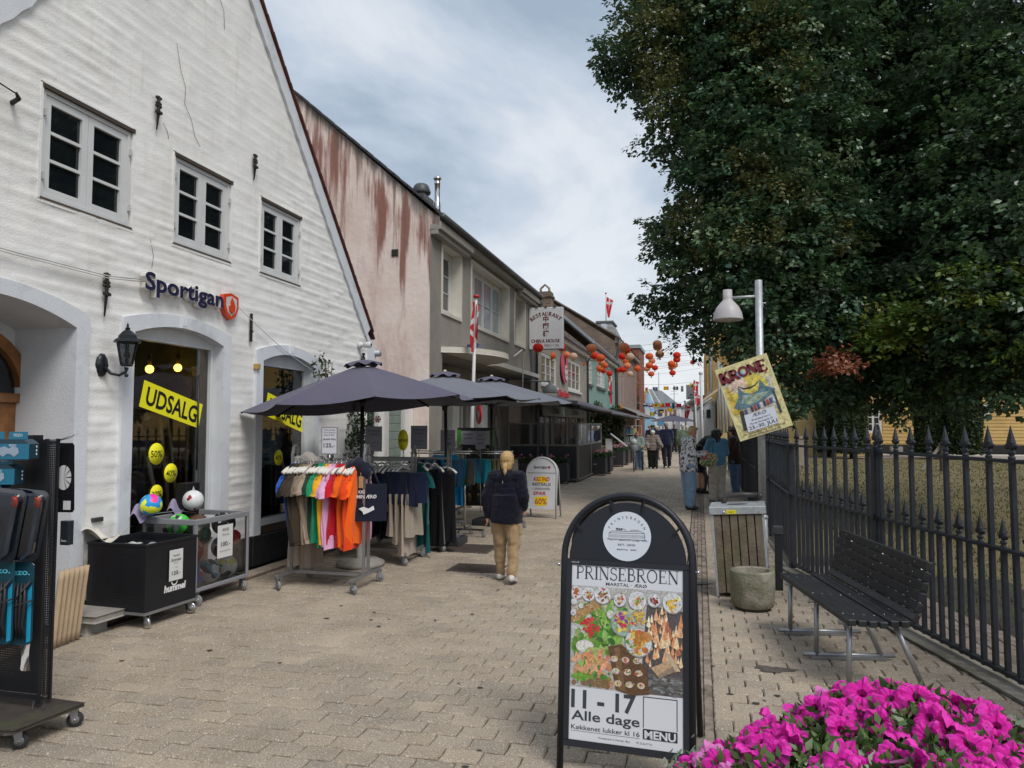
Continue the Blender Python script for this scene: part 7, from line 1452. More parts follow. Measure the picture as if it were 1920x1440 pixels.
fill(R3,-4.45,-3.42,9.72,1.12,[(LONG,(.012,.012,.016),'dress','long black dress on the third rack','dress','long black dresses',4),(DR,(.25,.3,.42),'shirt','pale blue shirt on the third rack','shirt',None,1),(DR,(.03,.05,.12),'shirt','navy patterned shirt on the third rack','shirt','navy shirts, third rack',4)])
hang(TS[2],(.012,.095,.10),(-3.47,8.95,1.14),R(55),'teal shirt hanging at the street end of the second rack','shirt',name='shirt');hang(LONG[0],(.012,.09,.10),(-3.52,9.12,1.06),R(60),'long teal dress behind the teal shirt','dress',name='dress')
hang(LONG[1],(.009,.009,.013),(-3.42,9.45,1.1),R(50),'long black dress facing the street, left one','dress',name='dress');hang(LONG[0],(.010,.010,.014),(-3.28,9.48,1.08),R(60),'long black dress facing the street, right one','dress',name='dress')
def lowrack(x0,x1,y,h,label):
 t=thing('clothes_rail',label,'clothes rail',(0,0,0));m=MB();m.tube([(x0,y,h),(x1,y,h)],.012,8);m.tube([(x0,y+.12,h+.03),(x1,y+.12,h+.03)],.010,8);m.build('rail','chrome',t)
 for x in(x0+.08,x1-.08):
  m=MB();m.tube([(x,y,.12),(x,y,h)],.018,8);m.build('upright','chrome',t);m=MB();m.bar((x,y-.3,.11),(x,y+.3,.11),.03,.025);m.bar((x-.3,y,.11),(x+.3,y,.11),.03,.025);m.build('foot','chrome',t)
  for dx,dy in((0,-.28),(0,.28),(-.28,0),(.28,0)):castor(t,x+dx,y+dy,.032,R(40),.10)
lowrack(-4.3,-3.35,10.75,1.24,"chrome rail with children's blue clothes after the third rack");lowrack(-4.2,-3.0,11.9,1.20,'chrome rail with patterned swim shorts, farthest of the rails')
kc=[('bright blue child top',(.01,.28,.60),TS),('blue striped shorts',(.03,.10,.22),SHORTS),('slate blue shorts',(.05,.14,.24),SHORTS),('teal shorts',(.01,.25,.33),SHORTS),('olive shorts',(.14,.13,.055),SHORTS),('navy shorts',(.012,.02,.06),SHORTS),('grey-brown shorts',(.11,.10,.085),SHORTS)]
for j,(y,x0,x1,z)in enumerate(((10.72,-4.2,-3.4,1.17),(11.88,-4.1,-3.05,1.13))):
 n=13
 for i in range(n):
  nm,c,me=kc[min(6,int(i*7/n))]if j else kc[[5,1,5,2,5,0,0,1,2,2,3,4,6][i]]
  hang(random.choice(me),c,(x0+(x1-x0)*i/(n-1),y-.02,z),R(random.uniform(50,80)),f"{nm} on the {'farther' if j else 'nearer'} chrome rail, item {ortho(i)} from the left",'shorts' if 'shorts' in nm else 'top',"children's clothes on the chrome rails",name='shorts' if 'shorts' in nm else 'top',mt='cloth',hanger=False)
m=MB((.10,.25,.42));
def sign(x,y,z0,w,h,label,lines,post=None,col=(.63,.63,.68),fr=(.25,.25,.27),rz=0.):
 t=thing('price_sign',label,'sign',(x,y,0),rz);m=MB(fr);m.box(-w/2-.012,w/2+.012,0,.012,z0-.012,z0+h+.012);m.build('frame','satin',t,bevel=.002);m=MB(col);m.quad((-w/2,-.001,z0),(w/2,-.001,z0),(w/2,-.001,z0+h),(-w/2,-.001,z0+h));m.build('sheet','print',t,recalc=False)
 m=MB((.03,.03,.05));
 for txt,zz,s,b,f in lines:m.text(txt,s,(0,-.0025,z0+h*zz),bold=b,fit=f*w)
 m.build('lettering','print',t,recalc=False);m=MB();m.tube([(0,.006,z0-.01),(0,.006,(post or z0-.12))],.007,6);m.build('post','chrome',t)
sign(-3.77,7.15,1.365,.165,.265,'white framed sign reading SKARP PRIS 125,- on the nearest rack',[('T-shirt med tekst',.90,.02,.008,.8),('"En ny vind ved',.80,.02,.008,.8),('siden af Ærø"',.70,.02,.008,.75),('SKARP PRIS',.52,.026,.012,.88),('125,-',.24,.06,.014,.78)],post=1.27)
GR=(.24,.24,.29)
sign(-3.96,8.66,1.345,.20,.29,'grey framed sign on the second rack, partly shaded by the parasol',[('Sommertøj',.82,.03,.01,.8),('til herre',.66,.03,.01,.55),('Vi har flere stk.',.32,.02,.005,.8),('i butikken',.18,.02,.005,.5)],col=GR,post=1.23)
sign(-3.72,9.6,1.345,.215,.30,'grey framed sign on the third rack beside the yellow oval',[('Sommertøj',.82,.03,.01,.8),('til damer',.66,.03,.01,.55),('Vi har flere stk.',.32,.02,.005,.8),('i butikken',.18,.02,.005,.5)],col=GR,post=1.21)
sign(-3.70,10.75,1.29,.2,.29,"grey sign on the nearer children's rail beside the second parasol pole",[('Børne',.75,.03,.01,.6),('tøj',.55,.03,.01,.4),('50%',.3,.04,.01,.5)],col=GR,post=1.24,rz=.2)
sign(-3.85,13.0,1.25,.16,.30,'narrow grey sign beside the white flagpole',[('Alt',.75,.04,.01,.6),('fodtøj',.5,.04,.01,.8),('50%',.25,.04,.01,.6)],col=GR,post=.1,rz=.3)
t=thing('oval_sign','upright yellow oval UDSALG sign among the clothes racks','sign',(-3.93,9.55,1.46));m=MB(YEL);m.lathe([(0,0),(1,0),(1,.006),(0,.006)],26,ax='y');
for i,v in enumerate(m.v):m.v[i]=(v[0]*.075,v[1],v[2]*.145)
m.build('board','print',t);m=MB((.05,.04,.02));m.text('UDSALG',.05,(0,-.002,-.02),bold=.015,fit=.13);m.build('lettering','print',t,recalc=False);m=MB();m.tube([(0,.01,-.14),(0,.01,-.28)],.007,6);m.build('post','chrome',t)
t=thing('terracotta_pot','ribbed terracotta pot by the wall behind the clothes rails','pot',(-5.0,15.3,0));m=MB((.28,.11,.06));m.lathe([(0,0),(.15,0),(.17,.08),(.165,.09),(.185,.2),(.18,.21),(.20,.34),(.185,.35),(.17,.33),(0,.3)],20);m.build('pot','matte',t)
t=thing('rubbish_box','low black plastic crate behind the long dresses','crate',(-4.6,10.9,0));m=MB((.03,.03,.035));m.box(-.3,.3,-.2,.2,0,.36);m.build('box','satin',t,bevel=.01);
for i in range(5):m=MB((.05,.05,.055));m.box(-.27+.115*i,-.2+.115*i,-.21,-.2,.05,.3);m.build('rib','satin',t)
# ======== parasols ========
mat('navycanvas',(.075,.068,.11),rough=.85,var=.06,vs=3,bump=.2,bs=300,sheen=.2);mat('bluecanvas',(.125,.135,.165),rough=.85,var=.06,vs=3,bump=.2,bs=300,sheen=.2)
def parasol(cx,cy,rad,zr,zt_,label,mt,tilt=0.,rot=0.,n=8,base='stone',pole_tilt=0.):
 t=thing('parasol',label,'parasol',(cx,cy,0));V=[[],[]]
 def pt(k,f,sag=1):
  a=rot+2*PI*k/n;c=Vector((math.cos(a)*rad*f,math.sin(a)*rad*f,0));z=zt_+(zr-zt_)*(f**1.08)-.0
  return Vector((c.x,c.y,z+tilt*c.x))
 for k in range(n):
  m=MB();nu,nf=6,8
  def f_(s,r,k=k):
   f=.10+.90*r;a=pt(k,f);b=pt(k+1,f);p=a.lerp(b,s);w=math.sin(PI*s);p.z+=-.045*w*r*(1-.2*r);p.x*=(1-.05*w*r*r);p.y*=(1-.05*w*r*r);return p
  m.grid(f_,nu,nf);m.build('canopy_panel',mt,t,recalc=False)
  m=MB((.015,.015,.018));p0,p1=pt(k,.12),pt(k,.995);m.bar(p0-Vector((0,0,.035)),p1-Vector((0,0,.012)),.016,.022);m.tube([pt(k,.52)-Vector((0,0,.03)),(0,0,zt_-.45)],.008,5);m.build('rib','satin',t)
 m=MB();
 def cap(s,r):a=rot+2*PI*s;ff=.165*rad*r+.0;w=.018*math.sin(a*n)*r;return(math.cos(a)*ff,math.sin(a)*ff,zt_+.055-.065*r**1.5+w+tilt*math.cos(a)*ff)
 m.grid(cap,48,5,wrap=True);m.build('vent_cap',mt if mt=='navycanvas' else 'navycanvas',t,recalc=False)
 m=MB((.5,.45,.38)if mt!='navycanvas' else(.03,.03,.035));m.ball((0,0,zt_+.06),.028,10,sc=(1,1,.8));m.build('finial','satin',t)
 m=MB((.012,.012,.014));m.tube([(pole_tilt,0,.05),(0,0,zt_+.02)],.024,10);m.lathe([(.03,zt_-.5),(.04,zt_-.49),(.04,zt_-.42),(.03,zt_-.41)],10);m.build('pole','blackmetal',t)
 if base=='stone':m=MB();m.lathe([(0,0),(.27,0),(.285,.02),(.28,.05),(.20,.085),(.05,.095),(.045,.3),(0,.3)],24);m.build('base','stonegrey',t)
 else:m=MB((.03,.032,.036));m.box(-.28,.28,-.22,.22,0,.10);m.box(-.05,.05,-.05,.05,.10,.3);m.build('base','satin',t,bevel=.01)
 return t
parasol(-3.92,8.25,1.38,1.90,2.39,'dark purple-navy parasol over the nearest clothes racks','navycanvas',tilt=.075,rot=R(-45-22.5+8),n=8)
parasol(-3.50,10.03,1.36,2.04,2.37,'blue-grey parasol over the third clothes rack','bluecanvas',tilt=.0,rot=R(10),base='box',pole_tilt=.05)
parasol(-3.42,12.2,1.40,2.05,2.44,'blue-grey parasol before the glazed terrace, farthest of the three','bluecanvas',tilt=.0,rot=R(20),base='box')
def shrub(name,label,cat,c,r,h,n,pal,seed,leaf=.05,fl=None,stems=4,mt='leaf',lean=None):
 t=thing(name,label,cat,c);rs=np.random.RandomState(seed);d=rs.normal(size=(n,3));d/=np.linalg.norm(d,axis=1)[:,None];p=d*np.array([r[0],r[1],h/2])*(rs.rand(n,1)**.4);p[:,2]+=h/2
 p+=.25*np.array([r[0],r[1],h*.2])*np.sin(p[:,[2,2,0]]*5+seed);a_=rs.normal(size=(n,3));a_/=np.linalg.norm(a_,axis=1)[:,None];b_=np.cross(a_,rs.normal(size=(n,3)));b_/=np.linalg.norm(b_,axis=1)[:,None];s=(leaf*(.6+.7*rs.rand(n)))[:,None]
 v=np.stack([p-a_*s,p+b_*s*.5,p+a_*s,p-b_*s*.5],1);P=np.array(pal,np.float32);npmesh('foliage',v.reshape(-1,3),np.arange(n*4),P[rs.randint(0,len(P),n)],mt,t,per=4)
 m=MB((.08,.06,.04));rn=random.Random(seed)
 for k in range(stems):x=rn.uniform(-r[0],r[0])*.5;y=rn.uniform(-r[1],r[1])*.5;m.tube([(x*.5,y*.5,0),(x,y,h*.4),(x*1.3,y*1.2,h*.85)],[.012,.009,.004],5)
 m.build('stems','matte',t)
 for k,(x,y,z,rr_,c_)in enumerate(fl or[]):
  f=MB(c_)
  for q in range(3):
   for w in range(6):a=2*PI*w/6+q;R_=rr_*(1-.25*q);f.grid(lambda s,u,a=a,R_=R_,q=q:(x+R_*u*math.cos(a+.5*(s-.5)*1.6),y-.01*q-R_*.35*(1-u),z+R_*u*math.sin(a+.5*(s-.5)*1.6)),2,2)
  f.build('rose','petal' if 'petal' in MATS else 'matte',t,recalc=False)
 return t
mat('petal',None,rough=.7,var=.08,vs=30,trans=.25,spec=.2)
DG=[(.03,.06,.02),(.045,.08,.025),(.02,.04,.015)];PK=(.62,.36,.32)
ro=at(640,840,y=10.4)
fl=[]
for u,v in((679,768),(649,796),(708,786),(750,915)):q=at(u,v,y=10.3);fl.append((q.x-ro.x,q.y-10.4,q.z,.055,PK))
shrub('climbing_rose','climbing rose with three pale pink blooms beside the parasol pole','rose bush',(ro.x,10.4,0),(.42,.25),2.35,3600,DG,31,.035,fl)
q=at(535,690,x=XW+.12);shrub('climbing_rose','sprig of climbing rose rising above the purple parasol against the white wall','rose bush',(XW+.15,9.3,1.9),(.10,.3),.75,160,DG,33,.035)
q=at(862,860,y=13.0);shrub('flower_pot_plant','small white flowering plant beside the narrow sign','plant',(-4.25,12.9,.9),(.14,.14),.5,700,[(.5,.5,.42),(.3,.34,.2),(.12,.16,.07),(.6,.6,.52)],34,.02)
# ======== terrace, planters, restaurant signs ========
GER=[(.60,.28,.36),(.66,.36,.42),(.52,.20,.28)]
t=thing('glass_terrace','grey glazed wind screen of the restaurant terrace under the purple awning','terrace screen');ys,xe=21.8,-3.46
def tb(x0,x1,y0,y1,z0,z1,nm='frame_bar',c=(.20,.195,.18)):m=MB(c);m.box(x0,x1,y0,y1,z0,z1);m.build(nm,'satin',t,bevel=.005)
xs=[-5.6,-4.42,xe-.06]
for a in xs:tb(a,a+.06,ys,ys+.06,.08,1.74,'post')
tb(xe-.06,xe,ys+2.7,ys+2.76,.08,1.74,'post');tb(xe-.06,xe,ys+5.3,ys+5.36,.08,1.74,'post')
for z in(1.70,1.06):tb(-5.6,xe,ys-.01,ys+.05,z,z+.05);tb(xe-.05,xe+.01,ys+.07,ys+5.3,z,z+.05)
tb(-5.6,xe,ys,ys+.05,.06,.1);tb(xe-.05,xe,ys+.06,ys+5.3,.06,.1)
for a,b in((xs[0]+.065,xs[1]-.005),(xs[1]+.065,xs[2]-.005)):tb(a,b,ys+.01,ys+.04,.105,1.055,'lower_panel',(.022,.024,.028));m=MB();m.quad((a,ys+.02,1.11),(b,ys+.02,1.11),(b,ys+.02,1.70),(a,ys+.02,1.70));m.build('pane','tint',t,recalc=False)
for a,b in((ys+.07,ys+2.69),(ys+2.77,ys+5.29)):tb(xe-.04,xe-.01,a,b,.105,1.055,'lower_panel',(.022,.024,.028));m=MB();m.quad((xe-.02,a,1.11),(xe-.02,b,1.11),(xe-.02,b,1.70),(xe-.02,a,1.70));m.build('pane','tint',t,recalc=False)
for x,y in((xe-.1,ys+.1),(xe-.1,ys+2.6)):castor(t,x,y,.05,.3,.10,'rubber')
m=MB((.06,.06,.062));m.box(-4.63,-4.57,ys-.35,ys-.29,0,2.62);m.build('awning_post','satin',t)
m=MB((.16,.155,.15));m.box(-5.3,-3.3,20.6,20.7,2.28,2.36);m.build('cross_beam','satin',t)
for i,(x,y)in enumerate(((-4.5,23.4),(-4.2,25.2),(-4.6,26.3))):
 t2=thing('terrace_table',f'small dark terrace table behind the glass screen, {ortho(i)} from the front','table',(x,y,0),0,'terrace tables');m=MB((.12,.09,.06));m.box(-.35,.35,-.35,.35,.70,.74);m.build('table_top','satin',t2);m=MB((.03,.03,.03));m.tube([(0,0,0),(0,0,.7)],.03,6);m.box(-.2,.2,-.2,.2,0,.02);m.build('leg','satin',t2)
def planter(x,y,w,d,h,label,n=90,seed=1,rz=0.,grp=None):
 t=thing('flower_planter',label,'planter',(x,y,0),rz,grp);m=MB((.035,.035,.038));m.box(-w/2,w/2,-d/2,d/2,.07,h);m.build('box','satin',t,bevel=.01)
 for k in range(1,4):
  m=MB((.022,.022,.025));z=.07+(h-.07)*k/4;m.box(-w/2-.003,w/2+.003,-d/2-.004,-d/2+.002,z-.004,z+.004);m.box(w/2-.002,w/2+.004,-d/2,d/2,z-.004,z+.004);m.build('seam','satin',t)
 m=MB((.5,.5,.5));m.box(-.07,.07,-d/2-.008,-d/2-.004,h*.60,h*.60+.018);m.build('nameplate','satin',t)
 for sx in(-1,1):castor(t,sx*(w/2-.05),-d/2+.05,.03,.5,.07,'rubber')
 rs=np.random.RandomState(seed);N_=n*26;p=np.stack([(rs.rand(N_)-.5)*w*1.05,(rs.rand(N_)-.5)*d*1.05,h-.04+.17*rs.rand(N_)],1);a_=rs.normal(size=(N_,3));a_/=np.linalg.norm(a_,axis=1)[:,None];b_=np.cross(a_,rs.normal(size=(N_,3)));b_/=np.linalg.norm(b_,axis=1)[:,None];s=.022
 P=np.array([(.035,.08,.02),(.05,.10,.03),(.025,.055,.018)],np.float32);v=np.stack([p-a_*s,p+b_*s*.8,p+a_*s,p-b_*s*.8],1);npmesh('foliage',v.reshape(-1,3),np.arange(N_*4),P[rs.randint(0,3,N_)],'leaf',t,per=4)
 rn=random.Random(seed)
 for k in range(int(n/6)):
  m=MB(rn.choice(GER));c=(rn.uniform(-w/2,w/2),rn.uniform(-d/2,d/2),h+.12+rn.uniform(-.03,.09));
  for q in range(9):a,b=rn.uniform(0,6.3),rn.uniform(0,1.5);m.ball((c[0]+.032*math.cos(a)*math.sin(b),c[1]+.032*math.sin(a)*math.sin(b),c[2]+.028*math.cos(b)),.017,6,tuple(x*rn.uniform(.8,1.2)for x in m.col))
  m.build('blossom','petal',t)
planter(-3.98,21.35,.62,.5,.60,'black planter with pink geraniums right of the small sandwich board',60,1);planter(-4.72,21.3,.62,.5,.60,'black planter with pink geraniums behind the small sandwich board',60,2);planter(-5.3,21.2,.55,.5,.60,'black planter with pink geraniums beside the blond child',60,3)
planter(-3.42,25.25,.72,.6,.62,'black planter of dense pink geraniums, front one of the first pair by the awning',120,4);planter(-3.36,26.3,.72,.9,.62,'black planter of dense pink geraniums, rear one of the first pair',110,5)
planter(-3.42,31.0,.80,.9,.66,'black planter of pink geraniums, front one of the second pair',110,6);planter(-3.36,32.6,.8,1.2,.66,'black planter of pink geraniums, middle of the second row',100,7);planter(-3.34,34.6,.8,1.4,.66,'black planter of pink geraniums, farthest in the second row',90,8)
def wicker(x,y,rz,label):
 t=thing('wicker_chair',label,'chair',(x,y,0),rz,'wicker chairs outside the restaurant');m=MB((.14,.075,.035));m.lathe([(.25,.42),(.27,.45),(.27,.60),(.25,.86),(.23,.86),(.235,.6),(.24,.45)],12,a0=PI*.05,a1=PI*.95);m.build('backrest','matte',t);m=MB((.15,.085,.045));m.lathe([(0,.42),(.25,.42),(.25,.46),(0,.47)],14);m.build('seat','matte',t)
 for k in range(4):a=PI/4+k*PI/2;m=MB((.16,.09,.05));m.tube([(.22*math.cos(a),.22*math.sin(a),0),(.2*math.cos(a),.2*math.sin(a),.42)],.016,6);m.build('leg','matte',t)
 m=MB((.3,.2,.1));m.tube([(.25*math.cos(q),.25*math.sin(q),.87)for q in[PI*.02+PI*.96*k/10 for k in range(11)]],.02,6);m.build('rim','matte',t)
for i,(x,y,r)in enumerate(((-3.6,28.3,1.2),(-4.2,28.8,-1.0),(-3.7,29.4,2.0),(-4.2,36.0,.5),(-3.7,37.0,1.5))):wicker(x,y,r,f'brown wicker chair behind the planters, {ortho(i)} along the street')
t=thing('round_table','small round terrace table among the wicker chairs','table',(-3.95,28.0,0));m=MB((.32,.27,.22));m.lathe([(0,.70),(.34,.70),(.34,.73),(0,.73)],18);m.build('table_top','matte',t);m=MB((.1,.1,.1));m.tube([(0,0,0),(0,0,.7)],.025,6);m.lathe([(.2,0),(.2,.02),(0,.04)],12);m.build('pedestal','satin',t)
t=thing('menu_stand','slanted white menu stand between the planters','menu stand',(-3.55,29.9,0));m=MB((.55,.56,.57));m.box(-.10,.16,-.03,.03,0,1.15);m.build('post','satin',t);m=MB((.5,.5,.52));m.bar((.1,0,1.35),(.75,0,.85),.28,.04);m.build('panel','satin',t)
shrub('climbing_rose','climbing rose with apricot blooms on the pale green house behind the planters','rose bush',(-4.75,37.5,0),(.35,2.6),2.9,3800,DG,41,.075,[(random.uniform(-.2,.3),random.uniform(-2.4,2),random.uniform(1,2.7),.075,random.choice([(.7,.35,.1),(.65,.4,.3)]))for _ in range(16)])
shrub('climbing_rose','sparser climbing rose with orange blooms by the green house downpipe','rose bush',(-4.7,44.0,0),(.4,1.8),3.1,2600,DG,42,.085,[(random.uniform(-.2,.3),random.uniform(-1.6,1.4),random.uniform(1,2.9),.085,(.7,.3,.05))for _ in range(12)])
SY=22.5;t=thing('restaurant_sign','white hanging RESTAURANT CHINA HOUSE sign with dark red lettering','sign',(0,0,0));a=at(992,655,y=SY);b=at(1055,575,y=SY);xa,xb,za,zb=a.x,b.x,a.z,b.z
m=MB((.76,.76,.77));m.box(xa,xb,SY,SY+.16,za,zb);m.build('light_box','satin',t,bevel=.012);m=MB((.35,.35,.35));m.box(xa-.01,xb+.01,SY+.15,SY+.17,za-.01,zb+.01);m.build('edge','satin',t)
DR_=(.17,.014,.025);cx,w_=(xa+xb)/2,xb-xa;m=MB(DR_);yy=SY-.004
serif(m,'RESTAURANT',.115,(cx,yy,zb-.255),(1,0,0),(0,0,1),DR_,width=w_*.92,heavy=2.0,arc=.62)
for ch,z in(('中',zb-.44),('國',zb-.66),('樓',zb-.89)):m.text(ch,.20,(cx,yy,z),col=DR_,bold=.03)
serif(m,'CHINA HOUSE',.095,(cx,yy,za+.20),(1,0,0),(0,0,1),DR_,width=w_*.86,heavy=2.0);m.text('62 53 70311 N',.085,(cx,yy,za+.075),col=DR_,bold=.012,fit=w_*.74);m.build('lettering','print',t,recalc=False)
for z in(zb-.08,(za+zb)/2,za+.04):m=MB((.06,.06,.06));m.tube([(XW-.02,SY+.08,z),(xa+.03,SY+.08,z)],.018,6);m.build('bracket','satin',t)
for x in(xa+.25,cx,xb-.25):m=MB((.1,.1,.1));m.box(x-.04,x+.04,SY-.03,SY+.19,zb+.002,zb+.03);m.build('clamp','satin',t)
t=thing('wall_ornament','tall pink-red oval wall sign with a white figure between the restaurant windows','sign',(0,0,0));a=at(1049,690,x=XW);b=at(1061,690,x=XW);yc0=(a.y+b.y)/2;hw=(b.y-a.y)/2;zt0=at(1055,661,x=XW).z;zb0=at(1055,718,x=XW).z;zc0=(zt0+zb0)/2
m=MB((.52,.08,.13));m.prism([(XW+.10,yc0+hw*math.cos(q),zc0+(zt0-zb0)/2*math.sin(q))for q in[2*PI*k/28 for k in range(28)]],(-.05,0,0));m.build('board','satin',t)
m=MB((.6,.57,.58));
for(dy,dz,r1,r2)in((.1,-.25,.55,.24),(.2,-.62,.42,.2),(.05,.02,.35,.15)):m.prism([(XW+.13,yc0+hw*(dy+r1*s),zc0+(zt0-zb0)/2*(dz+r2*q))for s,q in((-1,.6),(-.5,.3),(0,1.2),(.5,.3),(1,.7),(.8,-.6),(0,-1.2),(-.8,-.6))],(-.02,0,0))
m.build('figure','satin',t);m=MB((.03,.02,.02));m.prism([(XW+.115,yc0-hw*.15,zc0),(XW+.115,yc0+hw*.15,zc0),(XW+.115,yc0+hw*.15,zt0-.25),(XW+.115,yc0-hw*.15,zt0-.25)],(-.01,0,0));m.build('stripe','print',t)
t=thing('script_sign','small red script China House lettering on the wall above the awning','sign');p=at(1048,743,x=XW+.08);m=MB((.50,.02,.04));m.text('China House',.36,(XW+.08,p.y+1.1,p.z+.02),(0,1,0),(0,0,1),bold=.02,fit=2.3,shear=.25,th=.02);m.build('lettering','satin',t)
t=thing('dome_lamp','grey dome lamp on a bracket above the restaurant awning','lamp',at(1032,733,x=-4.4));m=MB((.24,.24,.24));m.lathe([(.24,-.05),(.235,.02),(.16,.15),(.06,.21),(.05,.30),(0,.31)],18);m.build('shade','satin',t);m=MB((.2,.2,.2));m.tube([(0,0,.3),(-.7,-.6,.28)],.025,6);m.build('arm','satin',t)
t=thing('window_lettering','large pale block letters on the restaurant window behind the terrace','sign',(0,0,0));m=MB((.42,.48,.52));m.box(XW+.10,XW+.14,24.0,33.5,2.0,2.42);m.build('band','satin',t);m=MB((.03,.03,.03));m.text('1356L',.3,(XW+.145,26.3,2.1),(0,1,0),(0,0,1),bold=.03,fit=1.6);m.text('CHINA',.3,(XW+.145,30.5,2.1),(0,1,0),(0,0,1),bold=.03,fit=1.8);m.build('lettering','print',t,recalc=False)
FY=14.6;a=at(893,556,y=FY);b=at(883,880,y=FY);m=MB((.62,.62,.61));b2=Vector((b.x+(b.x-a.x)*.35,FY,0));t=thing('flagpole','white flagpole with red finial carrying the hanging flag before the grey building','flagpole');m.tube([b2,a],[.05,.028],12);m.build('pole','satin',t);m=MB((.5,.02,.03));m.lathe([(0,-.03),(.055,-.03),(.07,0),(.055,.03),(0,.03)],12,at=a);m.build('finial','gloss',t)
fl_=thing('danish_flag','red flag with white cross hanging furled on the white flagpole','flag',(0,0,0));p0=at(893,565,y=FY-.04);H0=p0.z-at(893,660,y=FY).z
def ff(s,r):
 wv=.20*(1-.35*abs(2*r-1)**1.5)*(1 if r<.75 else 1-(r-.75)*2.6);x=p0.x-.07+s*wv+.02*math.sin(9*s+6*r)+.05*r*(.4-s);return(x-.06*math.sin(PI*r*.9),FY-.06+.05*math.sin(14*s+4*r),p0.z-H0*r-.10*s*(1-r))
m=MB();nu,nv=16,40;vv=[ff(i/nu,j/nv)for j in range(nv+1)for i in range(nu+1)]
for j in range(nv):
 for i in range(nu):
  s,r=(i+.5)/nu,(j+.5)/nv;c=(.50,.010,.02)
  if abs(r-.32+.35*(s-.5))<.055 or(abs(s-.75+.3*r)<.09 and r<.45)or abs(r-.70-.30*(s-.5))<.06:c=(.62,.61,.6)
  m.add([vv[j*(nu+1)+i],vv[j*(nu+1)+i+1],vv[(j+1)*(nu+1)+i+1],vv[(j+1)*(nu+1)+i]],[(0,1,2,3)],c,True)
m.build('cloth','cloth',fl_,recalc=False)
t=thing('round_sign','round red and white sign hanging edge-on beside the flagpole','sign',at(898,777,y=15.5));m=MB((.45,.02,.03));m.lathe([(0,.0),(.21,0),(.21,-.02),(0,-.02)],24,ax='y');m.T=Matrix.Rotation(R(-58),4,'Z');m.v=[];m.f=[];m.c=[];m.s=[];m.m=[];m.lathe([(0,-.01),(.21,-.01),(.21,.01),(0,.01)],24,ax='y');m.build('disc','satin',t);m=MB((.6,.6,.6));m.T=Matrix.Rotation(R(-58),4,'Z');m.poly([(-.1,-.012,.06),(-.04,-.012,.12),(.02,-.012,.02),(.1,-.012,.10),(.08,-.012,-.05),(.02,-.012,-.13),(-.04,-.012,-.02)]);m.build('emblem','print',t,recalc=False);m=MB((.1,.1,.1));m.tube([(0,0,.2),(0,0,.26),(-.75,.3,.26)],.012,5);m.build('bracket','satin',t)
t=thing('sandal_stand','black sandal stand with green-edged grey header card behind the blond child','display stand',(-4.12,13.6,0));m=MB((.015,.015,.017));m.box(-.36,.36,-.02,.02,.15,1.62);m.build('back_panel','satin',t);m=MB((.3,.3,.34));m.box(-.28,.28,-.05,-.03,1.30,1.56);m.build('header','print',t);m=MB((.06,.28,.03));m.box(-.36,-.28,-.05,-.03,1.28,1.58);m.build('side_card','print',t);m=MB((.06,.28,.03));m.box(.28,.36,-.05,-.03,1.28,1.58);m.build('side_card','print',t)
m=MB((.04,.04,.06));m.text('Sommer-',.06,(-.13,-.052,1.48),fit=.2,bold=.01);m.text('sandaler',.05,(-.13,-.052,1.41),fit=.18,bold=.01);m.text('Vi har flere stk. i',.05,(.14,-.052,1.48),fit=.22,bold=.01);m.text('butikken',.05,(.14,-.052,1.41),fit=.17,bold=.01);m.build('lettering','print',t,recalc=False)
for sx in(-1,1):castor(t,sx*.3,-.15,.03,.3,.08,'rubber');m=MB((.05,.05,.05));m.bar((sx*.33,-.25,.10),(sx*.33,.25,.10),.03,.03);m.build('foot','satin',t)
rn=random.Random(5)
for r_ in range(5):
 for k in range(4):
  x=-.27+.18*k;z=1.16-.21*r_;s2=thing('sandal',f'brown sandal on the black stand, row {["one","two","three","four","five"][r_]} from the top, {ortho(k)} along','sandal',(-4.12+x,13.5,z),0,'sandals on the stand');c=rn.choice([(.12,.08,.05),(.06,.05,.045),(.16,.12,.08)])
  m=MB(c);m.ball((0,0,0),.062,8,sc=(.62,.35,1.35));m.build('sole','matte',s2);m=MB((.5,.4,.05)if r_%2==0 else(.3,.25,.2));m.box(-.012,.012,-.035,-.025,.05,.07);m.build('tag','print',s2);m=MB(tuple(q*.5 for q in c));m.tube([(-.04,-.01,-.02),(0,-.045,0),(.04,-.01,-.02)],.009,5);m.build('strap','matte',s2)
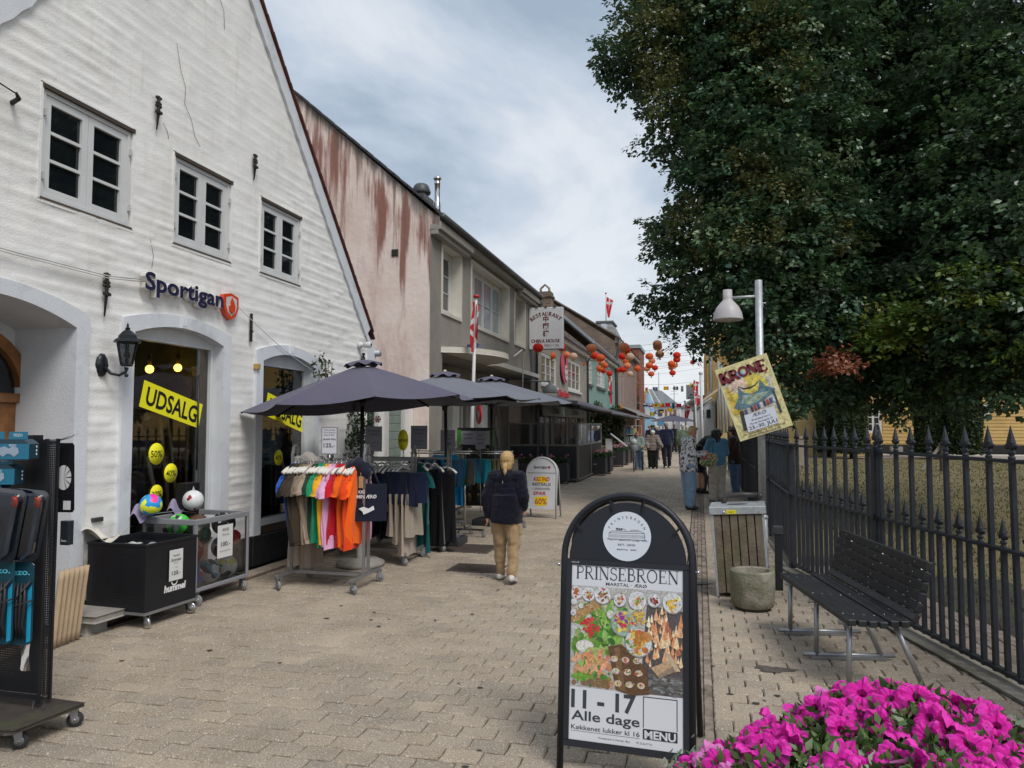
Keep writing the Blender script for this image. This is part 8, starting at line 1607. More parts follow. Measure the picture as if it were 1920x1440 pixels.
  # ======== lanterns, wires, bunting ========
mat('lantern',None,rough=.7,var=.06,trans=.45,spec=.15)
RED,ORA,PEA,PAL,BRN=(.78,.06,.03),(.85,.19,.06),(.85,.36,.19),(.78,.56,.42),(.56,.28,.16)
LN=[(1009,652,8.3,RED,'bright red lantern over the restaurant sign number'),(1042.5,654,6.2,ORA,'orange lantern touching the red one right of the sign number'),(1053,651,7.2,RED,'red lantern at the lower right corner of the white sign'),(1034,667,6.7,ORA,'orange lantern before the first restaurant window'),(1062,665,6.2,PEA,'peach lantern right of the pink wall ornament'),(1075,668,6.5,PAL,'pale cream lantern right of the peach one'),(1084,681,5.2,RED,'red lantern of the trio before the second window, left'),(1091,682,5.2,ORA,'orange lantern of the trio before the second window, right'),(1085.5,689.5,4.6,ORA,'orange lantern of the trio before the second window, lowest'),(1109,653,8,PEA,'big peach lantern before the green house gutter'),(1115,667,6.5,RED,'red-orange lantern just under the big peach one'),(1126,671,6.8,ORA,'orange lantern at the middle of the green house gutter'),(1128,680,6,PEA,'peach lantern under the gutter of the green house'),(1134,685,5.2,ORA,'small orange lantern right in the green house cluster'),(1124.5,691.5,5.3,ORA,'orange lantern left in the lower green house cluster'),(1120,698.5,4.3,(.42,.08,.05),'dark red small lantern lowest in the green house cluster'),(1131.5,695,4.6,RED,'small red lantern right in the lower green house cluster'),(1142.7,700,4.8,RED,'red-orange lantern above the narrow pennant'),(1174,655.5,7.2,RED,'red lantern tucked behind the big peach one at the brown building'),(1170,651,8.2,PEA,'big peach lantern before the brown building eave'),(1167,668,6.3,RED,'red-orange lantern under the big one at the brown building'),(1180.5,669,6.8,PAL,'pale lantern at the red brick corner'),(1174.5,678,5.5,ORA,'orange lantern below the pale one'),(1176,686,6,PEA,'peach lantern low in the brown building cluster'),(1161,694,4.2,RED,'small red lantern left of the pair at the brown building'),(1168,693,5.5,RED,'larger red lantern of the pair at the brown building'),(1181.5,701,4.8,PAL,'small pale lantern lowest at the red brick wall'),(1195,691,5.2,ORA,'orange lantern alone against the sky beside the brick corner'),(1233,650.5,6.8,BRN,'brownish lantern behind the topmost one in the sky'),(1232.5,645.5,7.3,BRN,'topmost brownish lantern hanging in the open sky'),(1237,664,6.7,BRN,'brownish pale lantern under the topmost pair'),(1217.5,668,6,ORA,'orange lantern left in the sky cluster'),(1222.5,676.5,5.3,PEA,'peach lantern in the middle of the sky cluster'),(1217.5,685,5.6,ORA,'orange lantern lower in the sky cluster'),(1213,691.5,4.8,PEA,'small peach lantern at the lower left of the sky cluster'),(1228,689.5,4.8,RED,'red lantern at the right of the sky cluster'),(1221,701,4.8,ORA,'lowest orange lantern of the sky cluster'),(1269,666,5.8,RED,'red lantern by the tree edge, upper'),(1269,674,5.5,RED,'red lantern by the tree edge, lower'),(1259,682.5,6,ORA,'orange lantern partly behind the twig'),(1258.5,689.5,4.5,ORA,'orange lantern right under the twig'),(1265.5,685,4.5,PEA,'peach lantern behind the twig on the right'),(1261,699,4.8,RED,'red lantern alone under the twig'),(1299,679,4,RED,'small red lantern glimpsed through the leaves')]
lm=None
for i,(u,v,r,c,lb)in enumerate(LN):
 y=176/r;p=at(u,v,y=y);t=thing('paper_lantern',lb,'lantern',p,random.uniform(0,3),'paper lanterns over the street');t.rotation_euler[0]=random.uniform(-.08,.08);m=MB();rr_=.152;n=24
 def prof(s,q,rr_=rr_):a=PI*(.12+.76*q);b=2*PI*s;k=1-.07*abs(math.cos(4*b))**.5;return(rr_*math.sin(a)*k*math.cos(b)*1.03,rr_*math.sin(a)*k*math.sin(b)*1.03,rr_*.88*math.cos(a))
 m.grid(prof,32,10,c,wrap=True);m.build('shade','lantern',t,recalc=False)
 m=MB((.45,.30,.05));m.lathe([(.0,.118),(.045,.118),(.047,.10),(0,.098)],10);m.lathe([(0,-.10),(.045,-.10),(.043,-.12),(0,-.12)],10);m.build('cap','satin',t)
 m=MB((.62,.50,.04)if i%3 else(.3,.4,.05));m.lathe([(.012,-.12),(.03,-.16),(.035,-.20),(0,-.20)],8);m.build('tassel','cloth',t)
 m=MB((.12,.12,.12));m.tube([(0,0,.118),(0,0,.22)],.004,4);m.build('hanger','matte',t)
for i,(v0,v1,y)in enumerate(((644,629,30),(655,643,33),(668,656,36),(668,660,29),(679,672,39),(692,680,42),(686,676,34),(703,690,45))):
 a=at(1180,v0,y=y);b=at(1290,v1,y=y);d=(b-a)/(b.x-a.x);p0=a+d*(XW-a.x);p1=a+d*(1.4-a.x);m=MB((.10,.10,.11));m.tube([p0.lerp(p1,s)+Vector((0,0,-.15*math.sin(PI*s)))for s in[k/12 for k in range(13)]],.007,4);tag(m.build('wire','matte'),f'thin wire across the far street carrying lanterns, {ortho(i)} of eight upwards','wire','wires across the street')
Bf=[(1193,722,66,'hh',(.02,.04,.14),(.7,.45,.02),'blue and yellow'),(1212,732,60,'vv',(.5,.06,.02),(.7,.45,.02),'tall red and yellow'),(1249,728,60,'hh',(.68,.42,.02),(.68,.42,.02),'plain yellow'),(1267,728,60,'v3',(.06,.08,.11),(.6,.6,.6),'dark and white striped'),(1279,729,60,'vv',(.5,.5,.5),(.35,.3,.3),'turned grey-white'),(1210,759,58,'hh',(.5,.5,.52),(.02,.03,.07),'black and white'),(1220,760,58,'hh',(.6,.6,.6),(.5,.03,.05),'red and white'),(1230,760,58,'dot',(.72,.5,.02),(.01,.01,.02),'yellow flag with a dark dot'),(1241,760,58,'diag',(.72,.48,.02),(.6,.04,.02),'yellow and red diagonal'),(1252,759,58,'hh',(.65,.02,.04),(.65,.02,.04),'plain red, middle of the lower row'),(1262.5,761,58,'vv',(.03,.08,.22),(.03,.06,.15),'narrow blue'),(1273,760,58,'hh',(.6,.02,.04),(.55,.02,.04),'plain red at the right end'),(1223,776,64,'diag',(.72,.5,.02),(.6,.45,.02),'slanting yellow'),(1232,773,70,'dot',(.1,.2,.42),(.6,.6,.6),'blue framed white'),(1240,771,70,'hh',(.02,.02,.03),(.72,.5,.02),'black and yellow, lowest row'),(1256.5,768.5,66,'hh',(.75,.5,.01),(.75,.5,.01),'bright yellow before the white house'),(1298,722,52,'diag',(.72,.45,.02),(.03,.03,.04),'black and yellow triangle by the right flagpole')]
for u,v,y,kind,c1_,c2_,lb in Bf:
 p=at(u,v,y=y);w=9.2/F_PX*y;h=6.6/F_PX*y
 if kind=='vv':w*=.5;h*=1.6
 t=thing('signal_flag',f'{lb} signal flag on the far bunting','flag',p,random.uniform(-.3,.3),'signal flag bunting');m=MB();wv=lambda x,z:(x,.06*w*math.sin(9*x/w+3*z),z)
 nx=6
 for i in range(nx):
  for j in range(4):
   x0,x1=-w/2+w*i/nx,-w/2+w*(i+1)/nx;z0,z1=h/2-h*j/4,h/2-h*(j+1)/4;c=c1_
   if kind=='hh' and j>=2:c=c2_
   if kind=='v3' and i in(2,3):c=c2_
   if kind=='vv' and j>=2:c=c2_
   if kind=='dot' and i in(2,3)and j in(1,2):c=c2_
   if kind=='diag' and i+j*1.3>4.2:c=c2_
   m.quad(wv(x0,z0),wv(x1,z0),wv(x1,z1),wv(x0,z1),c)
 m.build('cloth','matte',t,recalc=False)
for i,(v,y)in enumerate(((721,60),(756,58),(768,70))):
 a=at(1195,v+1,y=y);m=MB((.12,.12,.13));m.tube([(XW,y,a.z+.35),(a.x,y,a.z+.05),(at(1245,v,y=y).x,y,a.z),(1.2,y,a.z+.3)],.012,4);tag(m.build('bunting_line','matte'),['upper bunting line across the far street','lower bunting line across the far street','farthest bunting line before the white house'][i],'line')
parasol(at(1262,790,y=52).x,52,1.55,2.0,2.42,'black parasol far down the street behind the walking people','blackcanvas' if 'blackcanvas' in MATS else 'navycanvas',base='box')
# ======== sandwich boards ========
t=thing('sandwich_board','white Sportigan sandwich board with hand-lettered KIG IND RESTSALG poster','sandwich board',(-2.80,13.25,0),R(-4))
wd=.285;m=MB((.52,.53,.54));hs_=.80
def arcp(r,zc,n=16,y=0.):return[(r*math.cos(PI-PI*k/n),y,zc+r*.98*math.sin(PI-PI*k/n))for k in range(n+1)]
def lean(p,k=.12):return(p[0],p[1]+p[2]*k,p[2])
m.tube([lean(p)for p in[(-wd,0,0),(-wd,0,hs_)]+arcp(wd,hs_)[1:-1]+[(wd,0,hs_),(wd,0,0)]],.016,8);m.build('front_frame','satin',t)
m=MB((.45,.46,.47));bk=lambda p:(p[0],.36-p[2]*.20+0*p[1],p[2]);m.tube([bk(p)for p in[(-wd,0,0),(-wd,0,hs_)]+arcp(wd,hs_)[1:-1]+[(wd,0,hs_),(wd,0,0)]],.016,8);m.build('back_frame','satin',t)
m=MB((.05,.05,.055));m.poly([bk((-wd,0,.2)),bk((wd,0,.2)),bk((wd,0,.8)),bk((-wd,0,.8))]);m.build('back_panel','satin',t,recalc=False)
m=MB((.60,.60,.62));m.poly([lean((-wd+.014,-.002,.16)),lean((wd-.014,-.002,.16)),lean((wd-.014,-.002,.80))]+[lean((p[0]*.95,-.002,p[2]))for p in arcp(wd,hs_)[::-1][1:-1]]+[lean((-wd+.014,-.002,.80))]);m.build('panel','satin',t,recalc=False)
m=MB((.3,.3,.32));m.poly([lean((-wd+.02,-.004,.795)),lean((wd-.02,-.004,.795)),lean((wd-.02,-.004,.81)),lean((-wd+.02,-.004,.81))]);m.build('divider','print',t,recalc=False)
def L2(x,z,e=.006):return Vector(lean((x,-e,z)))
yd_=Vector((0,.12,1)).normalized();BK=(.03,.03,.03);RD=(.50,.03,.04)
m=MB((.80,.58,.02));m.poly([L2(-.08,.73,.004),L2(.06,.75,.004),L2(.13,.66,.004),L2(.04,.62,.004),L2(-.09,.64,.004)]);m.poly([L2(-.13,.37,.004),L2(.13,.39,.004),L2(.10,.22,.004),L2(-.10,.21,.004)]);m.build('yellow_paint','print',t,recalc=False)
m=MB();m.text('Sportigan',.07,L2(-.025,.885),(1,0,0),yd_,(.03,.03,.10),bold=.012,fit=.26);m.text('KIG IND',.10,L2(.0,.66),(1,0,0),yd_,RD,bold=.016,fit=.30,shear=.12);m.text('RESTSALG',.075,L2(0,.575),(1,0,0),yd_,BK,bold=.01,fit=.34,shear=.12);m.text('i GÅRDHAVEN',.06,L2(.0,.50),(1,0,0),yd_,BK,bold=-.004,fit=.32,shear=.1);m.text('SPAR',.085,L2(-.03,.41),(1,0,0),yd_,RD,bold=.02,fit=.24,shear=.12);m.text('60%',.15,L2(.0,.245),(1,0,0),yd_,(.42,.05,.03),bold=.012,fit=.22);m.build('lettering','print',t,recalc=False)
m=MB((.45,.03,.03));m.poly([L2(.14+a*.16,.905+b*.17,.006)for a,b in sh_]);m.build('shield','print',t,recalc=False)
bd=thing('menu_board','black arched sandwich board with the PRINSEBROEN menu poster, nearest the camera','sandwich board',(-.365,3.62,0),R(-4))
LK=.115
def Q(x,z,e=0.):return Vector((x,z*LK-e,z))
YD=Vector((0,LK,1)).normalized();XD=(1,0,0);hw2=.313;zs2=1.0
m=MB((.014,.016,.022));m.tube([Q(-hw2,.0),Q(-hw2,zs2)]+[Q(hw2*math.cos(PI-PI*k/24),zs2+.305*math.sin(PI-PI*k/24))for k in range(1,24)]+[Q(hw2,zs2),Q(hw2,0)],.0165,12);m.build('frame','satin',bd)
bkq=lambda x,z:Vector((x,.62-z*.33,z));m=MB((.014,.016,.022));m.tube([bkq(-hw2+.01,0),bkq(-hw2+.01,1.0)]+[bkq((hw2-.01)*math.cos(PI-PI*k/16),1+.29*math.sin(PI-PI*k/16))for k in range(1,16)]+[bkq(hw2-.01,1.0),bkq(hw2-.01,0)],.0165,10);m.build('back_frame','satin',bd)
m=MB((.014,.016,.022));hd=[Q(-.285,.985,-.004)]+[Q(.288*math.cos(PI-PI*k/24)*1.0,.985+.285*math.sin(PI-PI*k/24),-.004)for k in range(25)]+[Q(.285,.985,-.004)]
m.prism(hd[1:-1],(0,-.006,0));m.build('header','satin',bd)
for k in(4.5,10,14,19.5):a=PI-PI*k/24;m=MB((.014,.016,.022));m.bar(Q(.272*math.cos(a),.985+.25*math.sin(a),.002),Q(.318*math.cos(a),1+.30*math.sin(a),.002),.024,.008);m.build('spacer','satin',bd)
m=MB((.02,.022,.028));
for(x0,x1,z0,z1)in((-.300,.300,.962,.982),(-.300,.300,.115,.142),(-.300,-.274,.142,.962),(.274,.300,.142,.962)):
 m=MB((.02,.022,.028));P=[Q(x0,z0,.008),Q(x1,z0,.008),Q(x1,z1,.008),Q(x0,z1,.008)];m.prism(P,(0,.02,0));m.build('snap_frame','satin',bd,bevel=.003)
WH=(.66,.67,.70)
m=MB();PW_,z_b,z_t=.274,.142,.962;LAY=[0.0085]
def g_(pts,col,mm=None,mi=0):
 LAY[0]+=.000004;q_=mm or m;q_.mi=mi;q_.poly([Q(x,z,LAY[0])for x,z in pts],col)
def disc_(cx,cz,rx,rz=None,n=20):rz=rz or rx;return[(cx+rx*math.cos(2*PI*k/n),cz+rz*math.sin(2*PI*k/n))for k in range(n)]
bk_=MB();bk_.poly([Q(-PW_,z_b,.004),Q(PW_,z_b,.004),Q(PW_,z_t,.004),Q(-PW_,z_t,.004)],WH);LAY[0]=.0045
rn=random.Random(12);F=MB()
def gg(pts,col):g_(pts,col,F)
zt1,zb1=.860,.385
gg([(-PW_,zb1),(PW_,zb1+.0),(PW_,zt1),(-PW_,zt1)],(.45,.44,.42));gg([(.07,zb1),(PW_,zb1),(PW_,.77),(.10,.79)],(.10,.085,.085));gg([(.07,zb1),(PW_,zb1),(PW_,.47),(.08,.48)],(.14,.12,.11));gg([(-PW_,.56),(-.02,.50),(.04,.76),(-PW_,.80)],(.50,.50,.47))
def scatter(n,cx,cz,sx,sz,cols,r0,r1,el=1.):
 for _ in range(n):
  x,z=cx+rn.gauss(0,sx),cz+rn.gauss(0,sz)
  x=max(-PW_+r1,min(PW_-r1,x));z=max(zb1+r1,min(zt1-r1,z));a=rn.uniform(0,PI);r=rn.uniform(r0,r1);e_=rn.uniform(.4,1)*el;c=tuple(q*rn.uniform(.8,1.2)for q in rn.choice(cols));n_=7
  gg([(x+r*math.cos(b)*math.cos(a)-r*e_*math.sin(b)*math.sin(a),z+r*math.cos(b)*math.sin(a)+r*e_*math.sin(b)*math.cos(a))for b in[2*PI*k/n_ for k in range(n_)]],c)
GN=[(.12,.28,.04),(.20,.38,.08),(.06,.17,.03),(.30,.45,.14)];scatter(150,-.10,.67,.05,.06,GN,.008,.028);scatter(70,-.20,.60,.04,.06,GN,.008,.024)
for k in range(16):t_=k/16;x,z=-.265+.155*t_,.70+.10*t_;gg(disc_(x,z,.024,.020,10),(.38+.05*rn.random(),.24,.10));
scatter(60,-.19,.755,.05,.035,[(.5,.36,.18),(.3,.16,.06),(.55,.42,.25)],.003,.008)
scatter(30,-.18,.665,.022,.02,[(.5,.04,.04),(.6,.08,.06)],.006,.016);gg(disc_(-.20,.575,.045,.030),(.66,.62,.58));gg(disc_(-.20,.575,.038,.024),(.70,.68,.62));gg(disc_(-.15,.55,.05,.026),(.35,.45,.15))
scatter(80,-.15,.48,.06,.035,[(.62,.28,.14),(.68,.36,.20),(.55,.22,.10)],.014,.034,.5);scatter(26,-.2,.415,.05,.014,[(.15,.3,.05),(.2,.4,.06)],.02,.045,.4);scatter(24,-.16,.40,.06,.01,[(.25,.15,.07)],.01,.02);scatter(14,-.13,.45,.02,.02,[(.08,.2,.05)],.004,.012)
for k in range(80):
 x=.10+.165*rn.random();z=.50+.27*rn.random()*(1-abs(x-.185)*3);h=rn.uniform(.02,.07);w=h*.22;c=rn.choice([(.70,.30,.14),(.75,.42,.22),(.8,.6,.35),(.45,.16,.09),(.85,.8,.6)])
 gg([(x-w,z),(x,z-.008),(x+w,z),(x+w*.5,z+h*.5),(x+w*.1,z+h)],c)
gg([(.12,.505),(.22,.555),(.245,.535),(.15,.475)],(.50,.34,.20));gg([(.15,.475),(.245,.535),(.255,.51),(.16,.46)],(.30,.22,.15));gg([(.18,.58),(.21,.575),(.26,.50),(.235,.50)],(.55,.42,.28))
for k in range(60):x=.08+.19*rn.random();z=.39+.07*rn.random();gg(disc_(x,z,rn.uniform(.006,.02),rn.uniform(.003,.008),8),tuple([rn.uniform(.07,.3)]*3))
gg([(-.085,.585),(-.02,.60),(.10,.50),(.115,.385),(.03,.372),(-.045,.39)],(.13,.07,.035));gg([(-.055,.58),(-.03,.585),(.0,.39),(-.03,.39)],(.2,.12,.06))
for k in range(9):x,z=-.055+.055*(k%3)+.01*(k//3),.53-.055*(k//3);gg(disc_(x,z,.018,.014),(.60,.52,.42));scatter(9,x,z,.008,.007,[(.55,.1,.05),(.2,.35,.08),(.65,.4,.1),(.6,.58,.5),(.4,.12,.2)],.003,.008)
def plate(x,z,r,cols,n=26,rim=(.66,.67,.68)):
 gg(disc_(x,z-.004,r*1.06,r*1.03,28),(.30,.29,.28));gg(disc_(x,z,r,r,28),rim);gg(disc_(x,z,r*.84,r*.84,24),tuple(c*.92 for c in rim));scatter(n,x,z,r*.33,r*.33,cols,r*.10,r*.26)
FR=[(.70,.48,.10),(.75,.55,.15),(.62,.38,.07)];MT=[(.18,.07,.03),(.28,.12,.05),(.38,.2,.1)];SA_=[(.5,.06,.08),(.15,.3,.06),(.6,.55,.5),(.55,.35,.08)]
plate(-.245,.825,.030,[(.5,.15,.04),(.4,.1,.03)]);plate(-.185,.822,.032,MT+SA_);plate(-.115,.822,.040,MT+SA_);plate(-.030,.805,.030,SA_+MT);plate(.055,.808,.042,[(.4,.25,.15),(.5,.2,.06)]+SA_);plate(.135,.815,.030,[(.22,.03,.02),(.3,.05,.03)]);plate(.222,.808,.046,FR+[(.3,.08,.03)],34)
plate(-.258,.782,.014,[(.65,.6,.3)],4);plate(-.222,.765,.012,[(.65,.5,.08)],4);plate(-.075,.735,.018,[(.65,.4,.03)],6);plate(-.26,.73,.013,[(.2,.02,.04)],4)
plate(-.012,.70,.058,SA_+[(.65,.5,.08),(.25,.05,.25),(.6,.3,.08)],70,(.30,.42,.36));scatter(60,.055,.735,.022,.02,FR,.004,.016,.3);plate(.062,.615,.062,FR+[(.55,.25,.06),(.5,.2,.05)],60);scatter(16,.08,.64,.018,.014,[(.45,.18,.04),(.52,.25,.07)],.012,.026);scatter(12,.03,.60,.01,.015,[(.12,.25,.05),(.5,.5,.45)],.006,.012)
mat('foodprint',None,rough=.3,var=.38,vs=95,spec=.4)
pf_=F.build('food_picture','foodprint',bd,recalc=False)
bk_.build('poster','print',bd,recalc=False)
m=MB();E_=.0050;GT=(.05,.055,.065)
serif(m,'PRINSEBROEN',.062,Q(0,.893,E_),XD,YD,GT,width=.505,heavy=.85)
m.text('MARSTAL · ÆRØ',.022,Q(.0,.868,E_),XD,YD,GT,bold=.006,fit=.20);m.text('11 - 17',.115,Q(-.105,.292,E_),XD,YD,GT,bold=.028,fit=.315);m.text('Alle dage',.062,Q(-.095,.235,E_),XD,YD,GT,bold=.016,fit=.33);m.text('Køkkenet lukker kl 16',.030,Q(-.095,.192,E_),XD,YD,GT,bold=.008,fit=.33);m.poly([Q(-.26,.184,E_),Q(.07,.184,E_),Q(.07,.1855,E_),Q(-.26,.1855,E_)],GT)
m.text('Prinsebroen 5, Marstal, Ærø',.012,Q(-.05,.161,E_),XD,YD,GT,fit=.15);m.text('Tlf: 22 66 37 56',.012,Q(.09,.161,E_),XD,YD,GT,fit=.075);m.build('lettering','print',bd,recalc=False)
m=MB((.03,.033,.04));m.poly([Q(.085,.185,E_),Q(.245,.185,E_),Q(.245,.231,E_),Q(.085,.231,E_)]);m.mi=0;m.build('menu_tab','print',bd,recalc=False);m=MB(WH);m.text('MENU',.05,Q(.165,.190,E_+.0004),XD,YD,WH,bold=.03,fit=.145);m.build('menu_word','print',bd,recalc=False)
m=MB(GT)
for(x0,x1,z0,z1)in((.085,.245,.370,.374),(.085,.089,.235,.370),(.241,.245,.235,.370)):m.poly([Q(x0,z0,E_),Q(x1,z0,E_),Q(x1,z1,E_),Q(x0,z1,E_)])
m.build('empty_frame','print',bd,recalc=False)
m=MB((.64,.68,.74));m.poly([Q(x,z,.0045)for x,z in disc_(.0,1.108,.119,.119,40)]);lg=m.build('round_logo','print',bd,recalc=False)
m=MB(GT);e=.0052
for i,ch in enumerate('PRINSEBROEN'):
 a=R(152-124*i/10);r=.092;X_=Vector((math.sin(a),-math.cos(a)*LK*0,-math.cos(a)));Y_2=Vector((math.cos(a),LK*math.sin(a),math.sin(a)));m.text(ch,.017,Q(r*math.cos(a),1.108+r*math.sin(a)-.006,e),Vector((math.sin(a),0,-math.cos(a))),Y_2,GT,bold=.004)
m.text('EST. 2020',.013,Q(0,1.062,e),XD,YD,GT,bold=.01,fit=.085);m.text('MARSTAL · ÆRØ',.010,Q(0,1.040,e),XD,YD,GT,bold=.01,fit=.095)
def ln(x0,z0,x1,z1,w=.0010):d=Vector((x1-x0,z1-z0));l=d.length or 1;nx,nz=-d.y/l*w,d.x/l*w;m.poly([Q(x0-nx,z0-nz,e),Q(x1-nx,z1-nz,e),Q(x1+nx,z1+nz,e),Q(x0+nx,z0+nz,e)])
ln(-.098,1.092,.098,1.092,.0014);ln(-.088,1.122,.088,1.124);ln(-.088,1.092,-.088,1.122);ln(.088,1.092,.088,1.124);ln(-.088,1.122,-.075,1.131);ln(-.075,1.131,.07,1.133);ln(.07,1.133,.088,1.124);ln(-.04,1.131,-.035,1.142);ln(-.035,1.142,-.01,1.142);ln(-.01,1.142,-.005,1.131);ln(.02,1.133,.023,1.139);ln(.023,1.139,.06,1.139)
for k in range(16):x=-.082+.011*k;ln(x,1.099,x,1.114,.0006);ln(x,1.114,x+.006,1.114,.0005);ln(x+.006,1.099,x+.006,1.114,.0006)
for k in range(40):x=-.055+.03*rn.random();z=1.134+.012*rn.random();ln(x,z,x+.005,z+.004*rn.uniform(-1,1),.0007)
for k in range(30):x=-.095+.19*rn.random();ln(x,1.089-.004*rn.random(),x+.012,1.089-.004*rn.random(),.0004)
m.build('logo_print','print',bd,recalc=False)
m=MB();
for s in(-1,1):m.ball(Q(s*.342,.955,0),.009,8);m.tube([Q(s*.318,.955,0),Q(s*.35,.955,0)],.004,6);
tag(m.build('hinge_bolts','chrome',bd),kind='stuff')
m=MB((.5,.5,.5));m.text('AREKLAME',.009,Q(-.255,.969,.0092),XD,YD,(.5,.5,.5),bold=.01,fit=.04);m.build('maker_plate','print',bd,recalc=False)
# ======== petunia tub, nearest right ========
pt=thing('petunia_tub','large planter overflowing with bright magenta petunias and silvery trailing leaves','flower tub',(.545,1.90,0))
m=MB((.22,.21,.19));m.lathe([(0,.0),(.40,0),(.46,.55),(.50,.60),(.50,.66),(.45,.66),(.44,.60),(0,.60)],32);m.build('tub','mossconcrete',pt)
def top_z(x,y):r=math.hypot(x/.64,y/.48);return .655+.28*max(0,1-r**3.2)**.55+.025*math.sin(9*x+2)+.02*math.sin(11*y+x*7)
def petunia(seed):
 rn=random.Random(seed);m=MB();n=40;ph=rn.uniform(0,6);V=[];C=[]
 rings=[(0.0,-.032),(.0035,-.030),(.0055,-.012),(.011,-.001),(.022,.005),(.032,.005),(.040,-.001)]
 for r,z in rings:
  for k in range(n):
   a=2*PI*k/n;lob=abs(math.cos(2.5*a));rr_=r*(1-.16*(1-lob**.35)*(r/.039)**1.5)*(1+.04*math.sin(3*a+ph));zz=z+(r/.039)**2*(.0065*math.cos(5*a)+.004*math.sin(13*a+ph*2)+.003*math.sin(7*a+ph)+.006*math.sin(2*a+ph))-.006*(r/.039)**4;V.append((rr_*math.cos(a),rr_*math.sin(a),zz))
 for j in range(len(rings)-1):
  c=[(.10,.004,.05),(.16,.006,.08),(.40,.01,.20),(.76,.018,.40),(.86,.035,.47),(.88,.06,.52)][j]
  for k in range(n):
   vein=.62 if(k%8==0 and 2<=j<=4)else(.85 if k%4==0 else 1);m.add([V[j*n+k],V[j*n+(k+1)%n],V[(j+1)*n+(k+1)%n],V[(j+1)*n+k]],[(0,1,2,3)],tuple(q*vein for q in c),True)
 m.lathe([(.0035,-.062),(.0045,-.03),(.008,-.012)],8,col=(.42,.12,.30));return m
mat('petunia',None,rough=.62,var=.10,vs=60,trans=.30,spec=.25,bump=.1,bs=260)
PM=[]
for k in range(6):o=petunia(k).build('flower','petunia',recalc=False);PM.append(o.data);bpy.data.objects.remove(o)
PM2=[]
for k in range(2):
 mm=petunia(30+k);mm.c=[tuple([.55+.3*c[0],.22+.5*c[1],.40+.4*c[2]])for c in mm.c];o=mm.build('flower','petunia',recalc=False);PM2.append(o.data);bpy.data.objects.remove(o)
rn=random.Random(77);placed=[];tries=0
while len(placed)<285 and tries<30000:
 tries+=1;a=rn.uniform(0,2*PI);r=math.sqrt(rn.random())*1.02;x,y=.64*r*math.cos(a),.48*r*math.sin(a)
 z=top_z(x,y)
 if any((x-p[0])**2+(y-p[1])**2+(z-p[2])**2<.049**2 for p in placed):continue
 hole=noise.noise(Vector((x*11,y*11,1.7)))
 if hole<-.13:continue
 placed.append((x,y,z));e_=.03;nx=(top_z(x-e_,y)-top_z(x+e_,y))/(2*e_);nyy=(top_z(x,y-e_)-top_z(x,y+e_))/(2*e_);nrm=Vector((nx*.7+rn.gauss(0,.45),nyy*.7-.35+rn.gauss(0,.45),1)).normalized()
 if rn.random()<.16:nrm=Vector((rn.gauss(0,.8),rn.gauss(0,.8)+.5,.5)).normalized()
 q_=nrm.to_track_quat('Z','Y');o=bpy.data.objects.new('flower',rn.choice(PM2)if rn.random()<.07 else rn.choice(PM));COL.objects.link(o);o.parent=pt;s=rn.uniform(.84,1.12)
 if rn.random()<.07:s*=.6
 o.location=(x,y,z+.02+rn.uniform(-.012,.014));o.rotation_euler=(q_@Vector((0,0,1)).rotation_difference(Vector((0,0,1))).inverted()if False else q_).to_euler();o.scale=(s,s,s*rn.uniform(.9,1.2))
N_=13000;rs=np.random.RandomState(8);a=rs.rand(N_)*2*PI;r=np.sqrt(rs.rand(N_))*1.03;X_=.64*r*np.cos(a);Y_3=.47*r*np.sin(a);Z_=np.array([top_z(x,y)for x,y in zip(X_,Y_3)])+.022-.08*rs.rand(N_)**1.1
p=np.stack([X_,Y_3,Z_],1);d_=rs.normal(size=(N_,3));d_[:,2]=abs(d_[:,2])*.8+.2;d_/=np.linalg.norm(d_,axis=1)[:,None];w_2=np.cross(d_,rs.normal(size=(N_,3)));w_2/=np.linalg.norm(w_2,axis=1)[:,None];s=(.016+.014*rs.rand(N_))[:,None]
v=np.stack([p,p+d_*s*.55+w_2*s*.32,p+d_*s*1.3,p+d_*s*.55-w_2*s*.32],1);P=np.array([(.06,.12,.025),(.09,.17,.035),(.04,.08,.02),(.13,.20,.06)],np.float32)
npmesh('leaves',v.reshape(-1,3),np.arange(N_*4),P[rs.randint(0,4,N_)],'leaf',pt,per=4)
m=MB();rn=random.Random(4)
def sil(n,a0,a1,col,z0=-.34):
 for k in range(n):
  a=rn.uniform(a0,a1);r=1.0+rn.uniform(-.06,.10);t_=rn.random()**1.5;x,y,z=.56*r*math.cos(a)*1.06,.46*r*math.sin(a)*1.05,.76+z0*t_+.05*rn.random();s=rn.uniform(.008,.016);nr=Vector((math.cos(a)+rn.gauss(0,.4),math.sin(a)+rn.gauss(0,.4),.6+rn.gauss(0,.4))).normalized();u_=nr.orthogonal().normalized();w_=nr.cross(u_)
  m.add([Vector((x,y,z))]+[Vector((x,y,z))+(u_*math.cos(b)+w_*math.sin(b))*s*(1-.25*abs(math.sin(b/2)))+nr*.004 for b in[2*PI*q/8 for q in range(8)]],[(0,q+1,(q+1)%8+1)for q in range(8)],tuple(c*rn.uniform(.8,1.2)for c in col),True)
sil(1500,R(150),R(260),(.30,.38,.30));sil(260,R(20),R(60),(.28,.36,.28));tag(m.build('silver_leaves','leaf',pt,recalc=False),kind='stuff')
